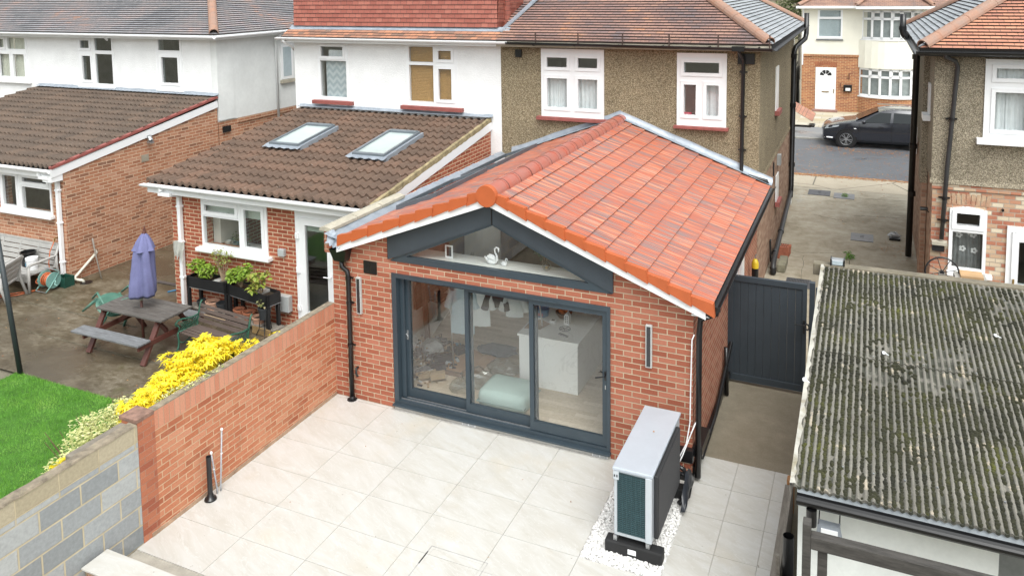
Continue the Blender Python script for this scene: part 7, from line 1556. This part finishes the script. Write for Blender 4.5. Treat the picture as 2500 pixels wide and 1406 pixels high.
labs = ['slate grey tool bag','black coiled hose','grey plastic box','charcoal trowel','dark paint tin','black cable reel','white crumpled wrapper','timber strip','dark hand tool','grey cable coil','black drill case','timber offcut','folded white paper','red handled pliers','blue packet','small steel clamp','dark plastic bracket','crumpled grey rag','white card scrap','pale wood wedge','black spirit level','grey tin','bundle of dark cable','beige wood block','shiny steel rule','brown paper scrap']
for i, lb in enumerate(labs):
    ci_ = {'red':5,'blue':6,'timb':3,'pale':3,'beig':3,'whit':4,'fold':4,'grey':1,'crum':1,'shin':2,'smal':2,'brow':3}.get(lb[:4], 0); 
    x, y = rr.uniform(.42,1.25), rr.uniform(.55,1.75); a = rr.uniform(0,3.1); ln = rr.uniform(.16,.36); h = rr.uniform(.03,.11); g = MB()
    w_ = rr.uniform(.05,.13); g.beam((x,y,z_+h), (x+ln*math.cos(a),y+ln*math.sin(a),z_+h+rr.uniform(0,.03)), w_, h); g.beam((x-.03,y,z_+h*1.6), (x+ln*.5*math.cos(a+1),y+ln*.5*math.sin(a+1),z_+h*1.2), w_*.4, h*.6); g.tube([(x,y,z_+h*2),(x+.06,y+.05,z_+h*2.2),(x+.02,y+.12,z_+.02)], .008, 6)
    o = g.build('workshop_item', pm(cols[ci_][0], cols[ci_][1], .5, var=.2), None, bevel=.003); tag(o, lb+' in the pile of tools behind the left door panel', 'tool', 'loose tools and scraps on the floor')
t = thing('wire_basket', 'white plastic lattice basket lying on the tool pile', 'basket', (.42,1.25,z_)); g = MB()
for q in range(9): g.beam((.30+q*.035,1.35+q*.01,z_+.30-q*.02), (.38+q*.035,1.05+q*.01,z_+.16-q*.012), .008, .008); g.beam((.30,1.35-q*.034,z_+.30-q*.016), (.60,1.43-q*.034,z_+.14-q*.014), .008, .008)
g.build('lattice', M['upvc'], t)
t = thing('clothes_rail', 'clothes rail hung with pale shirts inside the sliding door', 'clothes rail', (2.0,1.2,z_)); g = MB().tube([(1.36,1.04,1.60),(2.80,1.36,1.60)], .012, 8); g.tube([(1.40,1.05,1.60),(1.34,1.25,z_)], .012, 8); g.tube([(2.76,1.35,1.60),(2.76,1.75,z_)], .012, 8); g.build('frame', M['steel'], t, smooth=True)
def shirt(label, x, y, w, zt, h, mat, a=.25):
    g = MB(); vs = []
    for side in (-1, 1):
        for i in range(9):
            for j in range(7):
                u, v = i/8-.5, j/6; ww = w*(.9+.25*v); sh = .10*abs(u)*(1-v); vs.append((x+u*ww*math.cos(a)+side*.03*math.cos(u*3)*math.sin(a), y+u*ww*math.sin(a)-side*.035*math.cos(u*3)+.012*math.sin(u*22+v*5), zt-h*v-sh))
    fs = []
    for b in (0, 63): fs += [(b+7*i+j, b+7*i+7+j, b+7*i+8+j, b+7*i+1+j) for i in range(8) for j in range(6)]
    g.add(vs, fs)
    for s in (-1, 1):
        k0 = len(g.v); xs_, ys_ = x+s*w*.45*math.cos(a), y+s*w*.45*math.sin(a); g.tube([(xs_,ys_,zt-.06),(xs_+s*.09*math.cos(a),ys_+s*.09*math.sin(a),zt-.34)], .05, 8, rs=[.055,.065], cap=False)
    o = g.build('shirt', mat, None, smooth=True); tag(o, label, 'shirt', 'shirts hanging on the rail'); return o
shirt('pale grey blue shirt nearest the left door stile', 1.60, 1.10, .33, 1.53, .76, pm('pale_blue_cotton', (.40,.50,.55), .9, var=.08)); shirt('white tunic behind the middle door frame', 1.88, 1.17, .27, 1.53, .62, pm('white_cotton', (.60,.64,.64), .9, var=.08)); shirt('long pale shirt at the right end of the rail', 2.40, 1.29, .24, 1.53, .44, pm('grey_cotton', (.46,.50,.50), .9, var=.1)); shirt('dark shirt between the two pale ones on the rail', 2.12, 1.22, .20, 1.53, .30, pm('dark_cotton', (.04,.04,.045), .9))
o = crumple('rag', 'dark grey crumpled cloth on the floor below the shirts', 'cloth', (1.75,2.0,.14), (.36,.22,.05), pm('slate_cloth', (.17,.19,.22), .9, var=.2), 7); o['group'] = 'cloths on the floor'
t = thing('leaning_panel', 'dark red brown panel leaning on the left inner wall', 'panel', (.45,2.0,z_)); MB().beam((.36,1.75,1.18), (.36,3.5,1.10), .05, .95).build('board', pm('mahogany_board', (.10,.04,.03), .5, var=.3, sc=5), t); MB().beam((.58,1.75,.1), (.48,1.80,1.6), .08, .06, (0,1,0)).build('post', pm('mahogany_board', (.10,.04,.03)), t)
t = thing('staircase_panel', 'sloping white board by the dark panel', 'board', (.8,3,z_)); MB().add([(.45,2.3,.55),(.50,3.6,1.15),(.50,3.6,.80),(.45,2.0,.11),(.45,1.9,.25)], [(0,1,2,3,4)]).add([(.49,2.3,.55),(.54,3.6,1.15),(.54,3.6,.80),(.49,2.0,.11),(.49,1.9,.25)], [(4,3,2,1,0)]).build('board', pm('white_mdf', (.6,.6,.56), .7), t)
MB().box(.32, .62, 2.15, 2.5, .70, .74).build('shelf', M['blackp'], t)
rr = random.Random(41)
for nm, cl, n_ in (('scraps_pale', (.62,.64,.66), 70), ('scraps_dark', (.05,.05,.055), 90), ('scraps_brown', (.36,.25,.15), 50)):
    g = MB()
    for q in range(n_):
        x, y = rr.uniform(.36,1.35), rr.uniform(.5,1.85); zz_ = z_+.02+.16*max(0, 1-((x-.7)/.6)**2)*rr.random(); a = rr.uniform(0,3.1); ln = rr.uniform(.02,.09)
        g.beam((x,y,zz_), (x+ln*math.cos(a),y+ln*math.sin(a),zz_+rr.uniform(-.02,.03)), rr.uniform(.01,.05), rr.uniform(.004,.02))
    o = g.build('debris', pm(nm, cl, .5, var=.2), None); o['kind'] = 'stuff'
# window ledge ornaments
zL = 2.302
def swan(label, c, s, grp):
    t = thing('swan_ornament', label, 'ornament', c, grp); x, y, z = c
    b = MB().sphere((x,y,z+.045*s), .06*s, 16, 10, (1.35,.75,.72)); b.tube([(x-.06*s,y,z+.06*s),(x-.10*s,y,z+.09*s),(x-.125*s,y,z+.11*s)], .02*s, 8, rs=[.03*s,.018*s,.004*s])
    b.tube([(x+.05*s,y,z+.05*s),(x+.085*s,y,z+.085*s),(x+.08*s,y,z+.14*s),(x+.05*s,y,z+.19*s),(x+.045*s,y,z+.235*s),(x+.075*s,y,z+.262*s),(x+.105*s,y,z+.25*s),(x+.112*s,y,z+.22*s),(x+.10*s,y,z+.19*s)], .012*s, 10, rs=[.026*s,.020*s,.015*s,.0125*s,.0125*s,.013*s,.015*s,.014*s,.004*s])
    b.build('body', M['upvc'], t, smooth=True)
    w = MB().sphere((x-.04*s,y-.03*s,z+.095*s), .05*s, 14, 8, (1.5,.35,.62)); w.sphere((x-.04*s,y+.03*s,z+.095*s), .05*s, 14, 8, (1.5,.35,.62)); w.xf(Matrix.Translation((x,y,z)) @ Matrix.Rotation(R(22), 4, 'Y') @ Matrix.Translation((-x,-y,-z)))
    w.build('wing', M['upvc'], t, smooth=True); return t
swan('large white ceramic swan with curved neck on the gable window ledge', (2.56,.20,zL), .95, 'white swans on the ledge'); swan('small white cygnet beside the large swan on the ledge', (2.745,.20,zL), .42, 'white swans on the ledge')
t = thing('picture_frame', 'white picture frame standing on the gable window ledge', 'picture frame', (1.88,.22,zL)); g = MB().prism(rect(1.82,1.94,zL,zL+.185), [rect(1.84,1.92,zL+.025,zL+.165)], 'y', .20, .215); g.build('frame', M['upvc'], t, bevel=.002); MB().box(1.84, 1.92, .207, .213, zL+.02, zL+.17).build('picture', M['blackp'], t)
t = thing('glass_vase', 'clear glass globe ornament on the right of the window ledge', 'ornament', (3.36,.24,zL)); MB().sphere((3.36,.24,zL+.065), .062, 20, 14).build('globe', glassmat('globe_glass', (.85,.83,.78), 1, .02), t, smooth=True); MB().sphere((3.36,.24,zL+.05), .026, 12, 8).build('bulb', pm('brass', (.45,.30,.10)), t, smooth=True)
plant('dark green foliage sprig behind the gable window', 'potted_plant', 'plant', (3.12,.75,2.05), [((3.12,.75,2.45),(.16,.16,.17))], .07, leafmat('dark_sprig', [(.03,.07,.03), (.10,.15,.07)]), None, n=190, seed=15)
# things on sills
t = thing('toy_box', 'bright pink and red box on the right bedroom window sill', 'box', (3.97,DY+.12,3.48)); MB().box(3.90, 4.10, DY+.08, DY+.13, 3.46, 3.60).build('carton', pm('hot_pink', (.72,.05,.12), .5), t); MB().box(3.93, 4.07, DY+.074, DY+.079, 3.50, 3.53).build('print', pm('yellow_print', (.75,.5,.2), .5), t)
rr = random.Random(77); kk_ = ['blue glazed pot','pale green potted plant','tiny yellow pot','white jar','brown mug','grey bowl','green bottle']
for i, (x, c) in enumerate(zip((-3.78,-3.48,-3.62,-3.98,-4.12,-2.98,-2.86), ((.14,.20,.24),(.30,.36,.30),(.55,.40,.1),(.55,.55,.5),(.25,.15,.1),(.3,.3,.3),(.08,.2,.1)))):
    t = thing('window_pot', kk_[i]+' on the inside sill of the lean-to window', 'pot', (x,1.99,1.2), 'pots on the kitchen window sill'); r_ = rr.uniform(.035,.075); MB().lathe([(0,0),(r_*.7,0),(r_,r_*1.5),(r_*.9,r_*1.5),(0,.02)], (x,1.99,1.2), 16).build('body', pm('pot_col_%d' % i, c, .5), t, smooth='auto')
    if i in (0, 1, 5):
        m_ = MB(); leaves(m_, 60, (x,1.99,1.2+r_*1.5+.10), (.08,.06,.11), .05, 'oval', 0, 90+i); m_.build('leaves', leafmat('sill_leaf', [(.06,.10,.04), (.16,.22,.10)]), t)
print('objects', len(bpy.data.objects))
